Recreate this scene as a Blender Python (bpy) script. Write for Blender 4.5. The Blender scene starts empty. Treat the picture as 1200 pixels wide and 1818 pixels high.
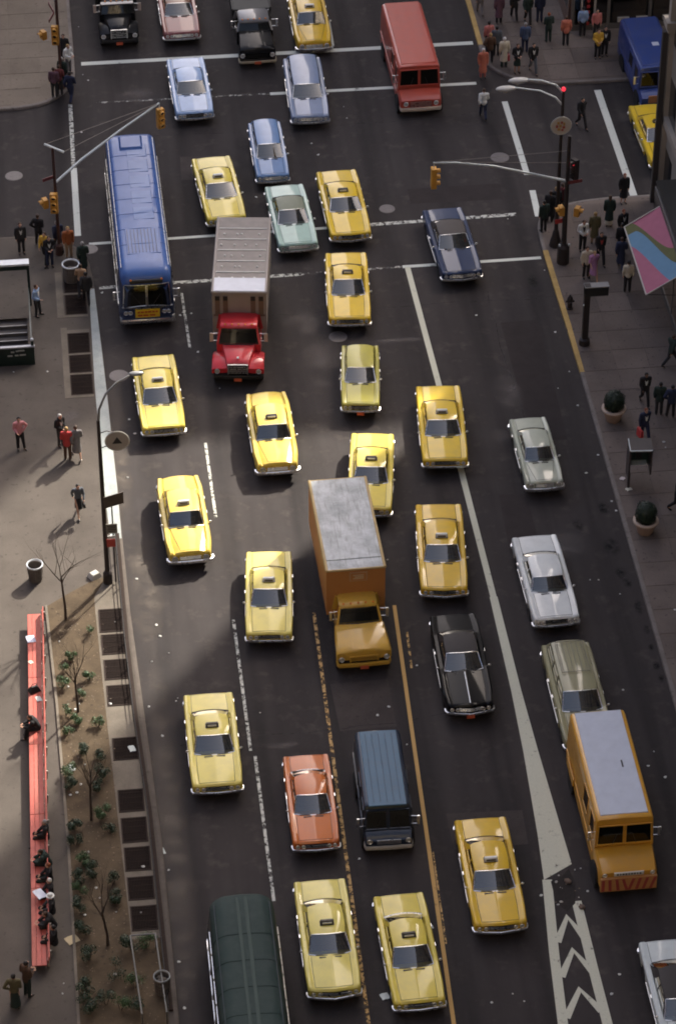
import bpy, math, random
from mathutils import Vector, Matrix

# ------------------------------------------------------------------ camera, sky, sun, exposure
SC = bpy.context.scene
COL = SC.collection
rad = math.radians
YAW, PITCH, CAM_H = rad(6.16), rad(39.0), 83.0
DIST = CAM_H / math.tan(PITCH)
cam_data = bpy.data.cameras.new('camera')
cam = bpy.data.objects.new('camera', cam_data)
COL.objects.link(cam)
cam.location = (-DIST * math.sin(YAW), -DIST * math.cos(YAW), CAM_H)
cam.rotation_euler = (rad(90) - PITCH, 0, -YAW)
cam_data.sensor_fit = 'VERTICAL'
cam_data.sensor_height = 36.0
cam_data.lens = 36.0 * 5500.0 / 1818.0
cam_data.clip_start = 1.0
cam_data.clip_end = 3000.0
SC.camera = cam

SUN_AZ, SUN_EL = rad(38.5), rad(37.0)          # azimuth measured from +Y towards +X
world = bpy.data.worlds.new('World')
SC.world = world
world.use_nodes = True
wn = world.node_tree
wn.nodes.clear()
sky = wn.nodes.new('ShaderNodeTexSky')
sky.sky_type = 'NISHITA'
sky.sun_disc = False
sky.sun_elevation = SUN_EL
sky.sun_rotation = SUN_AZ
sky.altitude = 20
sky.air_density = 0.45
sky.dust_density = 6.0
sky.ozone_density = 0.0
bg = wn.nodes.new('ShaderNodeBackground')
bg.inputs['Strength'].default_value = 0.15
wo = wn.nodes.new('ShaderNodeOutputWorld')
wn.links.new(sky.outputs[0], bg.inputs[0])
wn.links.new(bg.outputs[0], wo.inputs[0])

sun_data = bpy.data.lights.new('sun', 'SUN')
sun_data.energy = 2.75
sun_data.angle = rad(1.3)
sun_data.color = (1.0, 0.93, 0.82)
sun = bpy.data.objects.new('sun', sun_data)
COL.objects.link(sun)
sd = Vector((math.sin(SUN_AZ) * math.cos(SUN_EL), math.cos(SUN_AZ) * math.cos(SUN_EL), math.sin(SUN_EL)))
sun.location = sd * 200
sun.rotation_euler = sd.to_track_quat('Z', 'Y').to_euler()

SC.view_settings.view_transform = 'Standard'
SC.view_settings.look = 'None'
SC.view_settings.exposure = 1.78
SC.view_settings.gamma = 1.0
SC.cycles.use_denoising = True
SC.cycles.filter_width = 1.9
SC.cycles.max_bounces = 6
SC.cycles.transparent_max_bounces = 12
SC.cycles.caustics_reflective = False
SC.cycles.caustics_refractive = False

RND = random.Random(11)

# ------------------------------------------------------------------ materials
MATS = {}
def lin(c):
    return tuple(((v / 255.0) / 12.92 if v / 255.0 <= 0.04045 else ((v / 255.0 + 0.055) / 1.055) ** 2.4) for v in c)

def new_mat(name):
    m = bpy.data.materials.new(name)
    m.use_nodes = True
    nt = m.node_tree
    b = nt.nodes['Principled BSDF']
    return m, nt, b

def N(nt, kind, **kw):
    n = nt.nodes.new(kind)
    for k, v in kw.items():
        if k.startswith('in_'):
            key = k[3:]
            n.inputs[int(key) if key.isdigit() else key].default_value = v
        else:
            setattr(n, k, v)
    return n

def coords(nt, kind='Object', scale=(1, 1, 1)):
    tc = N(nt, 'ShaderNodeTexCoord')
    mp = N(nt, 'ShaderNodeMapping')
    mp.inputs['Scale'].default_value = scale
    nt.links.new(tc.outputs[kind], mp.inputs[0])
    return mp.outputs[0]

def world_coords(nt, scale=(1, 1, 1)):
    g = N(nt, 'ShaderNodeNewGeometry')
    mp = N(nt, 'ShaderNodeMapping')
    mp.inputs['Scale'].default_value = scale
    nt.links.new(g.outputs['Position'], mp.inputs[0])
    return mp.outputs[0]

def noise_tex(nt, vec, scale, detail=4.0, rough=0.55):
    n = N(nt, 'ShaderNodeTexNoise')
    n.inputs['Scale'].default_value = scale
    n.inputs['Detail'].default_value = detail
    n.inputs['Roughness'].default_value = rough
    nt.links.new(vec, n.inputs['Vector'])
    return n.outputs['Fac']

def ramp(nt, fac, stops):
    r = N(nt, 'ShaderNodeValToRGB')
    el = r.color_ramp.elements
    while len(el) < len(stops):
        el.new(0.5)
    for e, (p, c) in zip(el, stops):
        e.position = p
        e.color = (c[0], c[1], c[2], 1) if not isinstance(c, (int, float)) else (c, c, c, 1)
    nt.links.new(fac, r.inputs[0])
    return r.outputs[0]

def mixc(nt, fac, a, b, blend='MIX'):
    n = N(nt, 'ShaderNodeMix', data_type='RGBA', blend_type=blend)
    for s, v in ((0, fac), (6, a), (7, b)):
        if isinstance(v, (int, float)):
            n.inputs[s].default_value = v
        elif isinstance(v, tuple):
            n.inputs[s].default_value = (v[0], v[1], v[2], 1)
        else:
            nt.links.new(v, n.inputs[s])
    return n.outputs[2]

def bump(nt, b, height, strength=0.3, dist=0.02):
    n = N(nt, 'ShaderNodeBump')
    n.inputs['Strength'].default_value = strength
    n.inputs['Distance'].default_value = dist
    nt.links.new(height, n.inputs['Height'])
    nt.links.new(n.outputs[0], b.inputs['Normal'])

def simple(name, rgb, rough=0.6, metal=0.0, var=0.15, scale=3.0, spec=0.5):
    """plain procedural surface with a little blotchy variation"""
    if name in MATS:
        return MATS[name]
    m, nt, b = new_mat(name)
    v = coords(nt)
    f = noise_tex(nt, v, scale, 5)
    c = mixc(nt, f, tuple(x * (1 - var) for x in rgb), tuple(min(1, x * (1 + var)) for x in rgb))
    nt.links.new(c, b.inputs['Base Color'])
    b.inputs['Roughness'].default_value = rough
    b.inputs['Metallic'].default_value = metal
    b.inputs['Specular IOR Level'].default_value = spec
    MATS[name] = m
    return m

def car_paint(name, rgb, coat=0.6, rough=0.35, dust=0.16, spec=0.22):
    if name in MATS:
        return MATS[name]
    m, nt, b = new_mat(name)
    oi = N(nt, 'ShaderNodeObjectInfo')
    ofs = N(nt, 'ShaderNodeVectorMath', operation='MULTIPLY_ADD')     # every panel gets its own dirt
    nt.links.new(coords(nt), ofs.inputs[0])
    ofs.inputs[1].default_value = (1, 1, 1)
    sc_ = N(nt, 'ShaderNodeMath', operation='MULTIPLY')
    nt.links.new(oi.outputs['Random'], sc_.inputs[0])
    sc_.inputs[1].default_value = 40.0
    nt.links.new(sc_.outputs[0], ofs.inputs[2])
    v = ofs.outputs[0]
    f = noise_tex(nt, v, 2.2, 6, 0.6)
    f2 = noise_tex(nt, v, 24.0, 3, 0.6)
    dirt = ramp(nt, f, [(0.42, 0.0), (0.75, 1.0)])
    c = mixc(nt, dirt, rgb, tuple(x * (1 - dust) + 0.16 * dust for x in rgb))
    spots = ramp(nt, f2, [(0.70, 0.0), (0.78, 0.35)])
    c = mixc(nt, spots, c, tuple(x * 0.6 for x in rgb))
    nt.links.new(c, b.inputs['Base Color'])
    rr = ramp(nt, f, [(0.3, rough * 0.8), (0.8, rough * 1.5)])
    nt.links.new(rr, b.inputs['Roughness'])
    b.inputs['Specular IOR Level'].default_value = spec
    b.inputs['Coat Weight'].default_value = coat
    b.inputs['Coat Roughness'].default_value = 0.06
    MATS[name] = m
    return m

def glass_mat(name='window_glass', tint=(0.55, 0.60, 0.57), rough=0.015, ior=2.6):
    if name in MATS:
        return MATS[name]
    m = bpy.data.materials.new(name)
    m.use_nodes = True
    nt = m.node_tree
    nt.nodes.clear()
    o = N(nt, 'ShaderNodeOutputMaterial')
    mx = N(nt, 'ShaderNodeMixShader')
    fr = N(nt, 'ShaderNodeFresnel')
    fr.inputs['IOR'].default_value = ior
    t = N(nt, 'ShaderNodeBsdfTransparent')
    t.inputs[0].default_value = (*tint, 1)
    g = N(nt, 'ShaderNodeBsdfGlossy')
    g.inputs['Roughness'].default_value = rough
    g.inputs[0].default_value = (0.95, 0.90, 0.80, 1)
    nt.links.new(fr.outputs[0], mx.inputs[0])
    nt.links.new(t.outputs[0], mx.inputs[1])
    nt.links.new(g.outputs[0], mx.inputs[2])
    nt.links.new(mx.outputs[0], o.inputs[0])
    MATS[name] = m
    return m

def chrome_mat():
    if 'chrome' in MATS:
        return MATS['chrome']
    m, nt, b = new_mat('chrome')
    v = coords(nt)
    f = noise_tex(nt, v, 9.0, 4)
    nt.links.new(ramp(nt, f, [(0.3, 0.24), (0.8, 0.40)]), b.inputs['Roughness'])
    b.inputs['Base Color'].default_value = (0.88, 0.88, 0.86, 1)
    b.inputs['Metallic'].default_value = 1.0
    MATS['chrome'] = m
    return m

def worn_paint(name, rgb, wear=0.5, scale=2.4):
    """road paint with worn through patches (real holes in the paint film)"""
    if name in MATS:
        return MATS[name]
    m, nt, b = new_mat(name)
    v = world_coords(nt)
    f = noise_tex(nt, v, scale, 8, 0.7)
    f2 = noise_tex(nt, v, 14, 3, 0.6)
    c = mixc(nt, f2, tuple(x * 0.72 for x in rgb), rgb)
    nt.links.new(c, b.inputs['Base Color'])
    b.inputs['Roughness'].default_value = 0.75
    a = ramp(nt, f, [(max(0.0, wear - 0.10), 0.0), (min(1.0, wear + 0.04), 0.96)])
    nt.links.new(a, b.inputs['Alpha'])
    MATS[name] = m
    return m

def soft_spot(name, rgb, opacity=0.6, scale=1.6):
    """stain that thins out towards its rim"""
    if name in MATS:
        return MATS[name]
    m, nt, b = new_mat(name)
    tc = N(nt, 'ShaderNodeTexCoord')
    mp = N(nt, 'ShaderNodeMapping')
    mp.inputs['Location'].default_value = (-.5, -.5, -.5)
    nt.links.new(tc.outputs['Generated'], mp.inputs[0])
    mp2 = N(nt, 'ShaderNodeMapping')
    mp2.inputs['Scale'].default_value = (1, 1, 0)
    nt.links.new(mp.outputs[0], mp2.inputs[0])
    ln = N(nt, 'ShaderNodeVectorMath', operation='LENGTH')
    nt.links.new(mp2.outputs[0], ln.inputs[0])
    rim = ramp(nt, ln.outputs['Value'], [(0.10, 1.0), (0.47, 0.0)])
    f = noise_tex(nt, world_coords(nt), scale, 8, 0.65)
    a = mixc(nt, 1.0, rim, ramp(nt, f, [(0.36, 0.0), (0.66, opacity)]), 'MULTIPLY')
    b.inputs['Base Color'].default_value = (*rgb, 1)
    b.inputs['Roughness'].default_value = .9
    nt.links.new(a, b.inputs['Alpha'])
    MATS[name] = m
    return m

# ------------------------------------------------------------------ mesh building
class MB:
    def __init__(s):
        s.v, s.f, s.m = [], [], []
    def add(s, vs, fs, mi=0):
        o = len(s.v)
        s.v += [tuple(p) for p in vs]
        s.f += [tuple(i + o for i in f) for f in fs]
        s.m += [mi] * len(fs)
        return s
    def quad(s, a, b, c, d, mi=0):
        return s.add([a, b, c, d], [(0, 1, 2, 3)], mi)
    def poly(s, pts, mi=0):
        return s.add(pts, [tuple(range(len(pts)))], mi)
    def box(s, cx, cy, cz, sx, sy, sz, mi=0, tx=1.0, ty=1.0, bev=0.0):
        """box centred at cx,cy with its base at cz; top scaled by tx,ty; bev chamfers the top rim"""
        hx, hy = sx / 2, sy / 2
        def ring(kx, ky, z):
            return [(cx - hx * kx, cy - hy * ky, z), (cx + hx * kx, cy - hy * ky, z), (cx + hx * kx, cy + hy * ky, z), (cx - hx * kx, cy + hy * ky, z)]
        rs = [ring(1, 1, cz)]
        if bev > 0:
            kx, ky = (sx * tx - 2 * bev) / sx, (sy * ty - 2 * bev) / sy
            rs += [ring(tx, ty, cz + sz - bev), ring(kx, ky, cz + sz)]
        else:
            rs += [ring(tx, ty, cz + sz)]
        return s.loft(rs, mi)
    def loft(s, rings, mi=0, caps=True, closed=True):
        n = len(rings[0])
        vs = [p for r in rings for p in r]
        fs = []
        for i in range(len(rings) - 1):
            for j in range(n if closed else n - 1):
                k = (j + 1) % n
                fs.append((i * n + j, i * n + k, (i + 1) * n + k, (i + 1) * n + j))
        if caps and closed:
            fs.append(tuple(range(n - 1, -1, -1)))
            fs.append(tuple((len(rings) - 1) * n + j for j in range(n)))
        return s.add(vs, fs, mi)
    def tube(s, pts, r, n=6, mi=0, caps=True):
        pts = [Vector(p) for p in pts]
        if not isinstance(r, (list, tuple)):
            r = [r] * len(pts)
        rings = []
        ref = None
        for i, p in enumerate(pts):
            d = (pts[min(i + 1, len(pts) - 1)] - pts[max(i - 1, 0)])
            if d.length < 1e-9:
                d = Vector((0, 0, 1))
            d.normalize()
            if ref is None:
                ref = Vector((1, 0, 0)) if abs(d.x) < 0.8 else Vector((0, 1, 0))
            a = (ref - d * ref.dot(d)).normalized()
            ref = a
            b = d.cross(a)
            rings.append([tuple(p + (a * math.cos(t) + b * math.sin(t)) * r[i]) for t in [2 * math.pi * k / n for k in range(n)]])
        return s.loft(rings, mi, caps)
    def bar(s, p, q, w, h, mi=0):
        """rectangular bar from p to q, w wide (sideways), h high"""
        p, q = Vector(p), Vector(q)
        d = (q - p).normalized()
        up = Vector((0, 0, 1)) if abs(d.z) < 0.9 else Vector((0, 1, 0))
        a = d.cross(up).normalized() * (w / 2)
        b = a.cross(d).normalized() * (h / 2)
        return s.loft([[tuple(e - a - b), tuple(e + a - b), tuple(e + a + b), tuple(e - a + b)] for e in (p, q)], mi)
    def lathe(s, prof, n=16, c=(0, 0, 0), mi=0, caps=True):
        rings = [[(c[0] + r * math.cos(2 * math.pi * k / n), c[1] + r * math.sin(2 * math.pi * k / n), c[2] + z) for k in range(n)] for r, z in prof]
        return s.loft(rings, mi, caps)
    def ell(s, c, rx, ry, rz, nu=10, nv=7, mi=0):
        rings = []
        for i in range(nv + 1):
            t = -math.pi / 2 + math.pi * i / nv
            k = max(math.cos(t), 0.02)
            rings.append([(c[0] + rx * k * math.cos(2 * math.pi * j / nu), c[1] + ry * k * math.sin(2 * math.pi * j / nu), c[2] + rz * math.sin(t)) for j in range(nu)])
        return s.loft(rings, mi)
    def sweep(s, prof, path, mi=0):
        """prof: list of (outward, up); path: points in plan (x,y,z), outward is to the right of travel"""
        P = [Vector(p) for p in path]
        rings = []
        for i, p in enumerate(P):
            d = P[min(i + 1, len(P) - 1)] - P[max(i - 1, 0)]
            d.z = 0
            d.normalize()
            o = Vector((d.y, -d.x, 0))
            rings.append([tuple(p + o * a + Vector((0, 0, b))) for a, b in prof])
        return s.loft(rings, mi)
    def disc(s, c, r, n=14, axis='y', mi=0, depth=0.02):
        """short cylinder facing -axis"""
        rings = []
        for o in (0, -depth):
            ring = []
            for k in range(n):
                t = 2 * math.pi * k / n
                if axis == 'y':
                    ring.append((c[0] + r * math.cos(t), c[1] + o, c[2] + r * math.sin(t)))
                elif axis == 'x':
                    ring.append((c[0] + o, c[1] + r * math.cos(t), c[2] + r * math.sin(t)))
                else:
                    ring.append((c[0] + r * math.cos(t), c[1] + r * math.sin(t), c[2] - o))
            rings.append(ring)
        return s.loft(rings, mi)
    def mesh(s, name, mats, smooth=0):
        me = bpy.data.meshes.new(name)
        me.from_pydata(s.v, [], s.f)
        for m in (mats if isinstance(mats, (list, tuple)) else [mats]):
            me.materials.append(m)
        me.polygons.foreach_set('material_index', s.m)
        if smooth:
            me.polygons.foreach_set('use_smooth', [True] * len(me.polygons))
            me.update()
            me.set_sharp_from_angle(angle=rad(smooth))
        me.update()
        return me
    def build(s, name, mats, parent=None, loc=None, rz=0.0, smooth=0):
        return obj(name, s.mesh(name, mats, smooth), parent, loc, rz)

def obj(name, me, parent=None, loc=None, rz=0.0):
    o = bpy.data.objects.new(name, me)
    COL.objects.link(o)
    if parent is not None:
        o.parent = parent
    if loc is not None:
        o.location = loc
    if rz:
        o.rotation_euler = (0, 0, rz)
    return o

def thing(name, label, cat, loc=(0, 0, 0), rz=0.0, group=None):
    o = obj(name, None, None, loc, rz)
    o.empty_display_size = 0.3
    return tag(o, label, cat, group)

def tag(o, label, cat=None, group=None):
    o['label'] = label
    if cat:
        o['category'] = cat
    if group:
        o['group'] = group
    return o

def structure(o, label=None):
    o['kind'] = 'structure'
    if label:
        o['label'] = label
    return o

def copy_tree(o, parent=None):
    c = o.copy()
    COL.objects.link(c)
    c.parent = parent
    for ch in list(o.children):
        copy_tree(ch, c)
    return c

# ------------------------------------------------------------------ ground materials
def asphalt_mat():
    m, nt, b = new_mat('asphalt')
    v = world_coords(nt)
    vs = world_coords(nt, (1.0, 0.06, 1.0))
    big = noise_tex(nt, v, 0.16, 5, 0.6)
    mid = noise_tex(nt, v, 1.1, 7, 0.65)
    streak = noise_tex(nt, vs, 1.3, 4, 0.5)
    fine = noise_tex(nt, v, 45, 2, 0.5)
    base = ramp(nt, big, [(0.30, (0.034, 0.0288, 0.0278)), (0.72, (0.054, 0.0460, 0.0435))])
    base = mixc(nt, ramp(nt, streak, [(0.35, 0.0), (0.7, 0.65)]), base, (0.024, 0.0200, 0.0198))
    base = mixc(nt, ramp(nt, mid, [(0.54, 0.0), (0.74, 0.60)]), base, (0.100, 0.086, 0.076))
    base = mixc(nt, ramp(nt, mid, [(0.24, 0.55), (0.38, 0.0)]), base, (0.014, 0.012, 0.012))
    base = mixc(nt, fine, base, (0.5, 0.5, 0.5), 'OVERLAY')
    # oil drip down the middle of each lane
    wv = N(nt, 'ShaderNodeTexWave', wave_type='BANDS', bands_direction='X')
    wv.inputs['Scale'].default_value = 0.1013
    wv.inputs['Distortion'].default_value = 0.9
    wv.inputs['Detail'].default_value = 3
    wv.inputs['Detail Scale'].default_value = 0.6
    nt.links.new(v, wv.inputs['Vector'])
    oil = mixc(nt, 1.0, ramp(nt, wv.outputs['Fac'], [(0.72, 0.0), (0.98, 0.55)]), ramp(nt, streak, [(0.3, 0.3), (0.6, 1.0)]), 'MULTIPLY')
    base = mixc(nt, oil, base, (0.014, 0.0118, 0.012))
    nt.links.new(base, b.inputs['Base Color'])
    nt.links.new(ramp(nt, mid, [(0.2, 0.72), (0.8, 0.95)]), b.inputs['Roughness'])
    b.inputs['Specular IOR Level'].default_value = 0.25
    bump(nt, b, fine, 0.35, 0.008)
    return m

def paving_mat(name, c0, c1, stain=(0.05, 0.042, 0.038), sc=0.5):
    m, nt, b = new_mat(name)
    v = world_coords(nt)
    big = noise_tex(nt, v, sc, 6, 0.62)
    fine = noise_tex(nt, v, 22, 3, 0.6)
    gum = noise_tex(nt, v, 5.5, 2, 0.4)
    oi = N(nt, 'ShaderNodeObjectInfo')
    base = mixc(nt, ramp(nt, big, [(0.3, 0.0), (0.7, 1.0)]), c0, c1)
    tone = mixc(nt, oi.outputs['Random'], (0.40, 0.40, 0.40), (0.60, 0.60, 0.60))
    base = mixc(nt, 0.55, base, tone, 'OVERLAY')
    base = mixc(nt, ramp(nt, gum, [(0.66, 0.0), (0.72, 0.6)]), base, stain)
    base = mixc(nt, ramp(nt, big, [(0.62, 0.0), (0.8, 0.45)]), base, stain)
    base = mixc(nt, 0.6, base, ramp(nt, fine, [(0.2, 0.38), (0.8, 0.62)]), 'OVERLAY')
    nt.links.new(base, b.inputs['Base Color'])
    b.inputs['Roughness'].default_value = 0.9
    b.inputs['Specular IOR Level'].default_value = 0.2
    bump(nt, b, fine, 0.3, 0.006)
    return m

ASPHALT = asphalt_mat()
PLAZA = paving_mat('plaza_paving', (0.071, 0.0608, 0.052), (0.102, 0.088, 0.075))
TAN = paving_mat('tan_paving', (0.165, 0.138, 0.108), (0.220, 0.184, 0.145), (0.09, 0.075, 0.062))
MAUVE = paving_mat('mauve_paving', (0.115, 0.093, 0.080), (0.165, 0.134, 0.115))
CONC = paving_mat('pale_concrete', (0.125, 0.108, 0.086), (0.185, 0.161, 0.130), (0.14, 0.12, 0.10), 1.2)
KERB_W = paving_mat('white_kerb', (0.30, 0.335, 0.325), (0.44, 0.47, 0.45), (0.30, 0.30, 0.27), 1.8)
KERB_G = paving_mat('grey_kerb', (0.15, 0.132, 0.118), (0.23, 0.205, 0.185), (0.08, 0.07, 0.06), 1.5)
KERB_Y = paving_mat('yellow_kerb', (0.36, 0.24, 0.085), (0.48, 0.33, 0.13), (0.20, 0.15, 0.09), 2.0)
KERB_B = paving_mat('brown_kerb', (0.075, 0.063, 0.054), (0.115, 0.098, 0.084), (0.06, 0.05, 0.044), 1.5)
SOIL = paving_mat('bare_soil', (0.062, 0.045, 0.028), (0.120, 0.088, 0.055), (0.035, 0.026, 0.017), 1.1)
GROUND_FAR = paving_mat('far_ground', (0.10, 0.09, 0.085), (0.14, 0.125, 0.115))
JOINT = simple('joint_grout', (0.05, 0.042, 0.038), 0.95)

HX0, HX1, HY0, HY1 = -17.6, -12.72, 11.95, 15.5          # stairwell of the subway entrance
gm = MB()
for x0, x1, y0, y1 in ((-1500, 1500, HY1, 1500), (-1500, 1500, -1500, HY0), (-1500, HX0, HY0, HY1), (HX1, 1500, HY0, HY1)):
    gm.quad((x0, y0, -.06), (x1, y0, -.06), (x1, y1, -.06), (x0, y1, -.06))
structure(gm.build('ground', GROUND_FAR))
gm = MB()
for x0, x1, y0, y1 in ((-12.0, 12.6, -140, 20.0), (-160, 160, 20.0, 36.5), (-12.0, 12.6, 36.5, 320)):
    gm.quad((x0, y0, 0), (x1, y0, 0), (x1, y1, 0), (x0, y1, 0))
structure(gm.build('road', ASPHALT))

def offset_line(line, d):
    """shift an open polyline sideways (positive: to the left of travel)"""
    out = []
    for i, p in enumerate(line):
        a = Vector(line[max(i - 1, 0)]); b = Vector(line[min(i + 1, len(line) - 1)])
        t = (b - a).normalized()
        out.append((p[0] - t.y * d, p[1] + t.x * d))
    return out

def smooth_line(line, n=4):
    """Chaikin corner cutting, ends kept"""
    for _ in range(n):
        out = [line[0]]
        for a, b in zip(line[:-1], line[1:]):
            out.append((a[0] * .75 + b[0] * .25, a[1] * .75 + b[1] * .25))
            out.append((a[0] * .25 + b[0] * .75, a[1] * .25 + b[1] * .75))
        out.append(line[-1])
        line = out
    return line

SLAB_MESH = {}
def slab_mesh(key, sx, sy, m):
    if key not in SLAB_MESH:
        SLAB_MESH[key] = MB().box(0, 0, 0, sx, sy, 0.012, 0, bev=0.004).mesh('paving_slab', m)
    return SLAB_MESH[key]

def pavement(name, edge, rest, m, kerb_m, side, h=0.14, kw=0.17, slabs=None, slab_m=None):
    """edge: kerb polyline; rest: remaining outline; side: +1 when the pavement lies left of the kerb's travel"""
    inner = offset_line(edge, kw * side)
    top = MB()
    outline = inner + rest
    top.poly([(x, y, h) for x, y in (outline if side > 0 else outline[::-1])])
    base = structure(top.build(name, m))
    k = MB()
    n = len(edge)
    vs = [(x, y, -0.01) for x, y in edge] + [(x, y, h - 0.015) for x, y in edge] + \
         [(x, y, h + 0.006) for x, y in offset_line(edge, 0.02 * side)] + [(x, y, h + 0.006) for x, y in inner] + [(x, y, h - 0.03) for x, y in inner]
    fs = []
    for r in range(4):
        for i in range(n - 1):
            f = (r * n + i, r * n + i + 1, (r + 1) * n + i + 1, (r + 1) * n + i)
            fs.append(f if side > 0 else f[::-1])
    k.add(vs, fs)
    k.build('kerb', kerb_m, base, smooth=50)
    if slabs:
        x0, y0, nx, ny, s, inside = slabs
        for i in range(nx):
            for j in range(ny):
                cx, cy = x0 + (i + .5) * s, y0 + (j + .5) * s
                if all(inside(cx + a * s / 2, cy + b * s / 2) for a in (-1, 1) for b in (-1, 1)):
                    obj('slab', slab_mesh(name, s - 0.028, s - 0.028, slab_m or m), base, (cx, cy, h + 0.001 + RND.random() * 0.004))
    return base

# left plaza with the planted strip: its kerb runs up the avenue, then turns into the side street
L_edge = [(-8.66, -140), (-8.66, -28), (-8.68, -19), (-8.9, -12.8), (-9.14, -5.7), (-9.21, -0.9)] + \
         [(-9.22, 2.6), (-9.33, 9.8), (-9.5, 17.2)] + smooth_line([(-9.55, 18.2), (-9.75, 20.6), (-11.0, 21.9), (-12.6, 22.25)], 3) + [(-16, 22.3), (-160, 22.3)]
plaza = pavement('plaza', L_edge, [(-160, HY1), (HX1, HY1), (HX1, HY0), (-160, HY0), (-160, -140)], PLAZA, KERB_B, 1)
MB().quad((-160, HY0, .14), (HX0, HY0, .14), (HX0, HY1, .14), (-160, HY1, .14)).build('paving', PLAZA, plaza)
# broad white kerb band beside the crossing
wb = MB()
pts = [(-9.24, -0.95), (-9.25, 2.6), (-9.36, 9.8), (-9.53, 17.5)]
inn = [(-9.70, -0.95), (-9.82, 2.6), (-9.86, 9.8), (-9.78, 17.5)]
for i in range(3):
    wb.quad((*pts[i], .151), (*pts[i + 1], .151), (*inn[i + 1], .151), (*inn[i], .151))
    wb.quad((pts[i][0] + .022, pts[i][1], 0.03), (pts[i + 1][0] + .022, pts[i + 1][1], 0.03), (*pts[i + 1], .151), (*pts[i], .151))
wb.build('kerb_band', KERB_W, plaza)

# far left pavement
TL_edge = [(-9.6, 320), (-9.6, 40)] + smooth_line([(-9.6, 38.2), (-9.62, 36.4), (-10.2, 35.2), (-11.2, 34.2), (-12.6, 33.9)], 3) + [(-16, 33.9), (-160, 33.9)]
pav_tl = pavement('pavement_far_left', TL_edge, [(-160, 320)], TAN, KERB_G, -1,
                  slabs=(-19.0, 34.2, 6, 9, 1.52, lambda x, y: x < -9.85 and y > 34.15 and (x + 12.6) + (35.9 - y) < 1.6))
# near right pavement
R_edge = [(11.88, -140), (11.88, 8.6), (11.75, 18.6)] + smooth_line([(11.76, 19.4), (11.85, 21.0), (12.7, 22.0), (14.2, 22.5), (15.6, 22.62)], 3) + [(60, 22.75), (160, 22.75)]
pav_r = pavement('pavement_right', R_edge, [(160, -140)], MAUVE, KERB_G, -1,
                 slabs=(12.06, -12.4, 4, 24, 1.5, lambda x, y: x > 12.0 and (y < 20.3 or (y < 22.4 and x > 13.4))))
yk = MB()
yp = [(11.88, 8.6), (11.84, 12), (11.78, 16), (11.75, 18.4)]
for a, b in zip(yp[:-1], yp[1:]):
    for q in ([(a[0] - .004, .02), (b[0] - .004, .02), (b[0] - .004, .148), (a[0] - .004, .148)],):
        yk.quad((q[0][0], a[1], q[0][1]), (q[1][0], b[1], q[1][1]), (q[2][0], b[1], q[2][1]), (q[3][0], a[1], q[3][1]))
    yk.quad((a[0] - .004, a[1], .150), (b[0] - .004, b[1], .150), (b[0] + .24, b[1], .150), (a[0] + .24, a[1], .150))
yk.build('kerb_paint', KERB_Y, pav_r)
# far right pavement
TR_edge = [(11.42, 320), (11.42, 38)] + smooth_line([(11.42, 37.0), (11.5, 35.6), (12.4, 34.3), (13.6, 33.6), (15.2, 33.35)], 3) + [(60, 33.45), (160, 33.45)]
pav_tr = pavement('pavement_far_right', TR_edge, [(160, 320)], MAUVE, KERB_G, 1,
                  slabs=(11.6, 33.7, 8, 7, 1.5, lambda x, y: x > 11.6 and y > 33.6 and (x > 13.6 or y > 36.5 or (x - 11.5) + (y - 34.2) * .8 > 1.6)))
yk = MB()
yk.quad((11.416, 37.6, .02), (11.416, 60, .02), (11.416, 60, .15), (11.416, 37.6, .15))
yk.quad((11.416, 37.6, .150), (11.66, 37.6, .150), (11.66, 60, .150), (11.416, 60, .150))
yk.build('kerb_paint', KERB_Y, pav_tr)

# planted strip
bed = [(-12.5, -5.0), (-12.28, -11), (-12.14, -19), (-12.12, -45), (-9.02, -45), (-9.02, -23.95), (-10.10, -23.9), (-10.42, -12), (-10.56, -5.6), (-10.56, -4.6), (-10.0, -3.4), (-10.6, -3.6), (-11.6, -4.3)]
soil = structure(MB().poly([(x, y, .158) for x, y in bed]).build('soil_bed', SOIL))
ed = MB()
for a, b in zip(bed[:3], bed[1:4]):
    ed.bar((a[0] - .05, a[1], .17), (b[0] - .05, b[1], .17), .10, .10)
ed.build('edging', CONC, soil)
pth = MB().poly([(-10.56, -4.6, .152), (-10.56, -5.6, .152), (-10.42, -12, .152), (-10.10, -23.9, .152), (-9.0, -23.9, .152), (-9.14, -17.5, .152), (-9.36, -12.3, .152), (-9.47, -4.0, .152), (-10.0, -3.4, .152)])
structure(pth.build('path', CONC))

# ------------------------------------------------------------------ road markings (film 4 mm above the road)
WHITE = worn_paint('white_road_paint', (0.72, 0.75, 0.68), 0.36, 1.6)
WHITE_W = worn_paint('white_road_paint_worn', (0.66, 0.67, 0.60), 0.50, 4.5)
WHITE_VW = worn_paint('white_road_paint_faint', (0.5, 0.49, 0.45), 0.56, 2.6)
YELLOW = worn_paint('yellow_road_paint', (0.62, 0.38, 0.12), 0.36, 2.0)
YELLOW_W = worn_paint('yellow_road_paint_worn', (0.60, 0.38, 0.14), 0.52, 3.6)
CREAM = worn_paint('cream_road_paint', (0.68, 0.68, 0.54), 0.36, 2.6)

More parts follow.
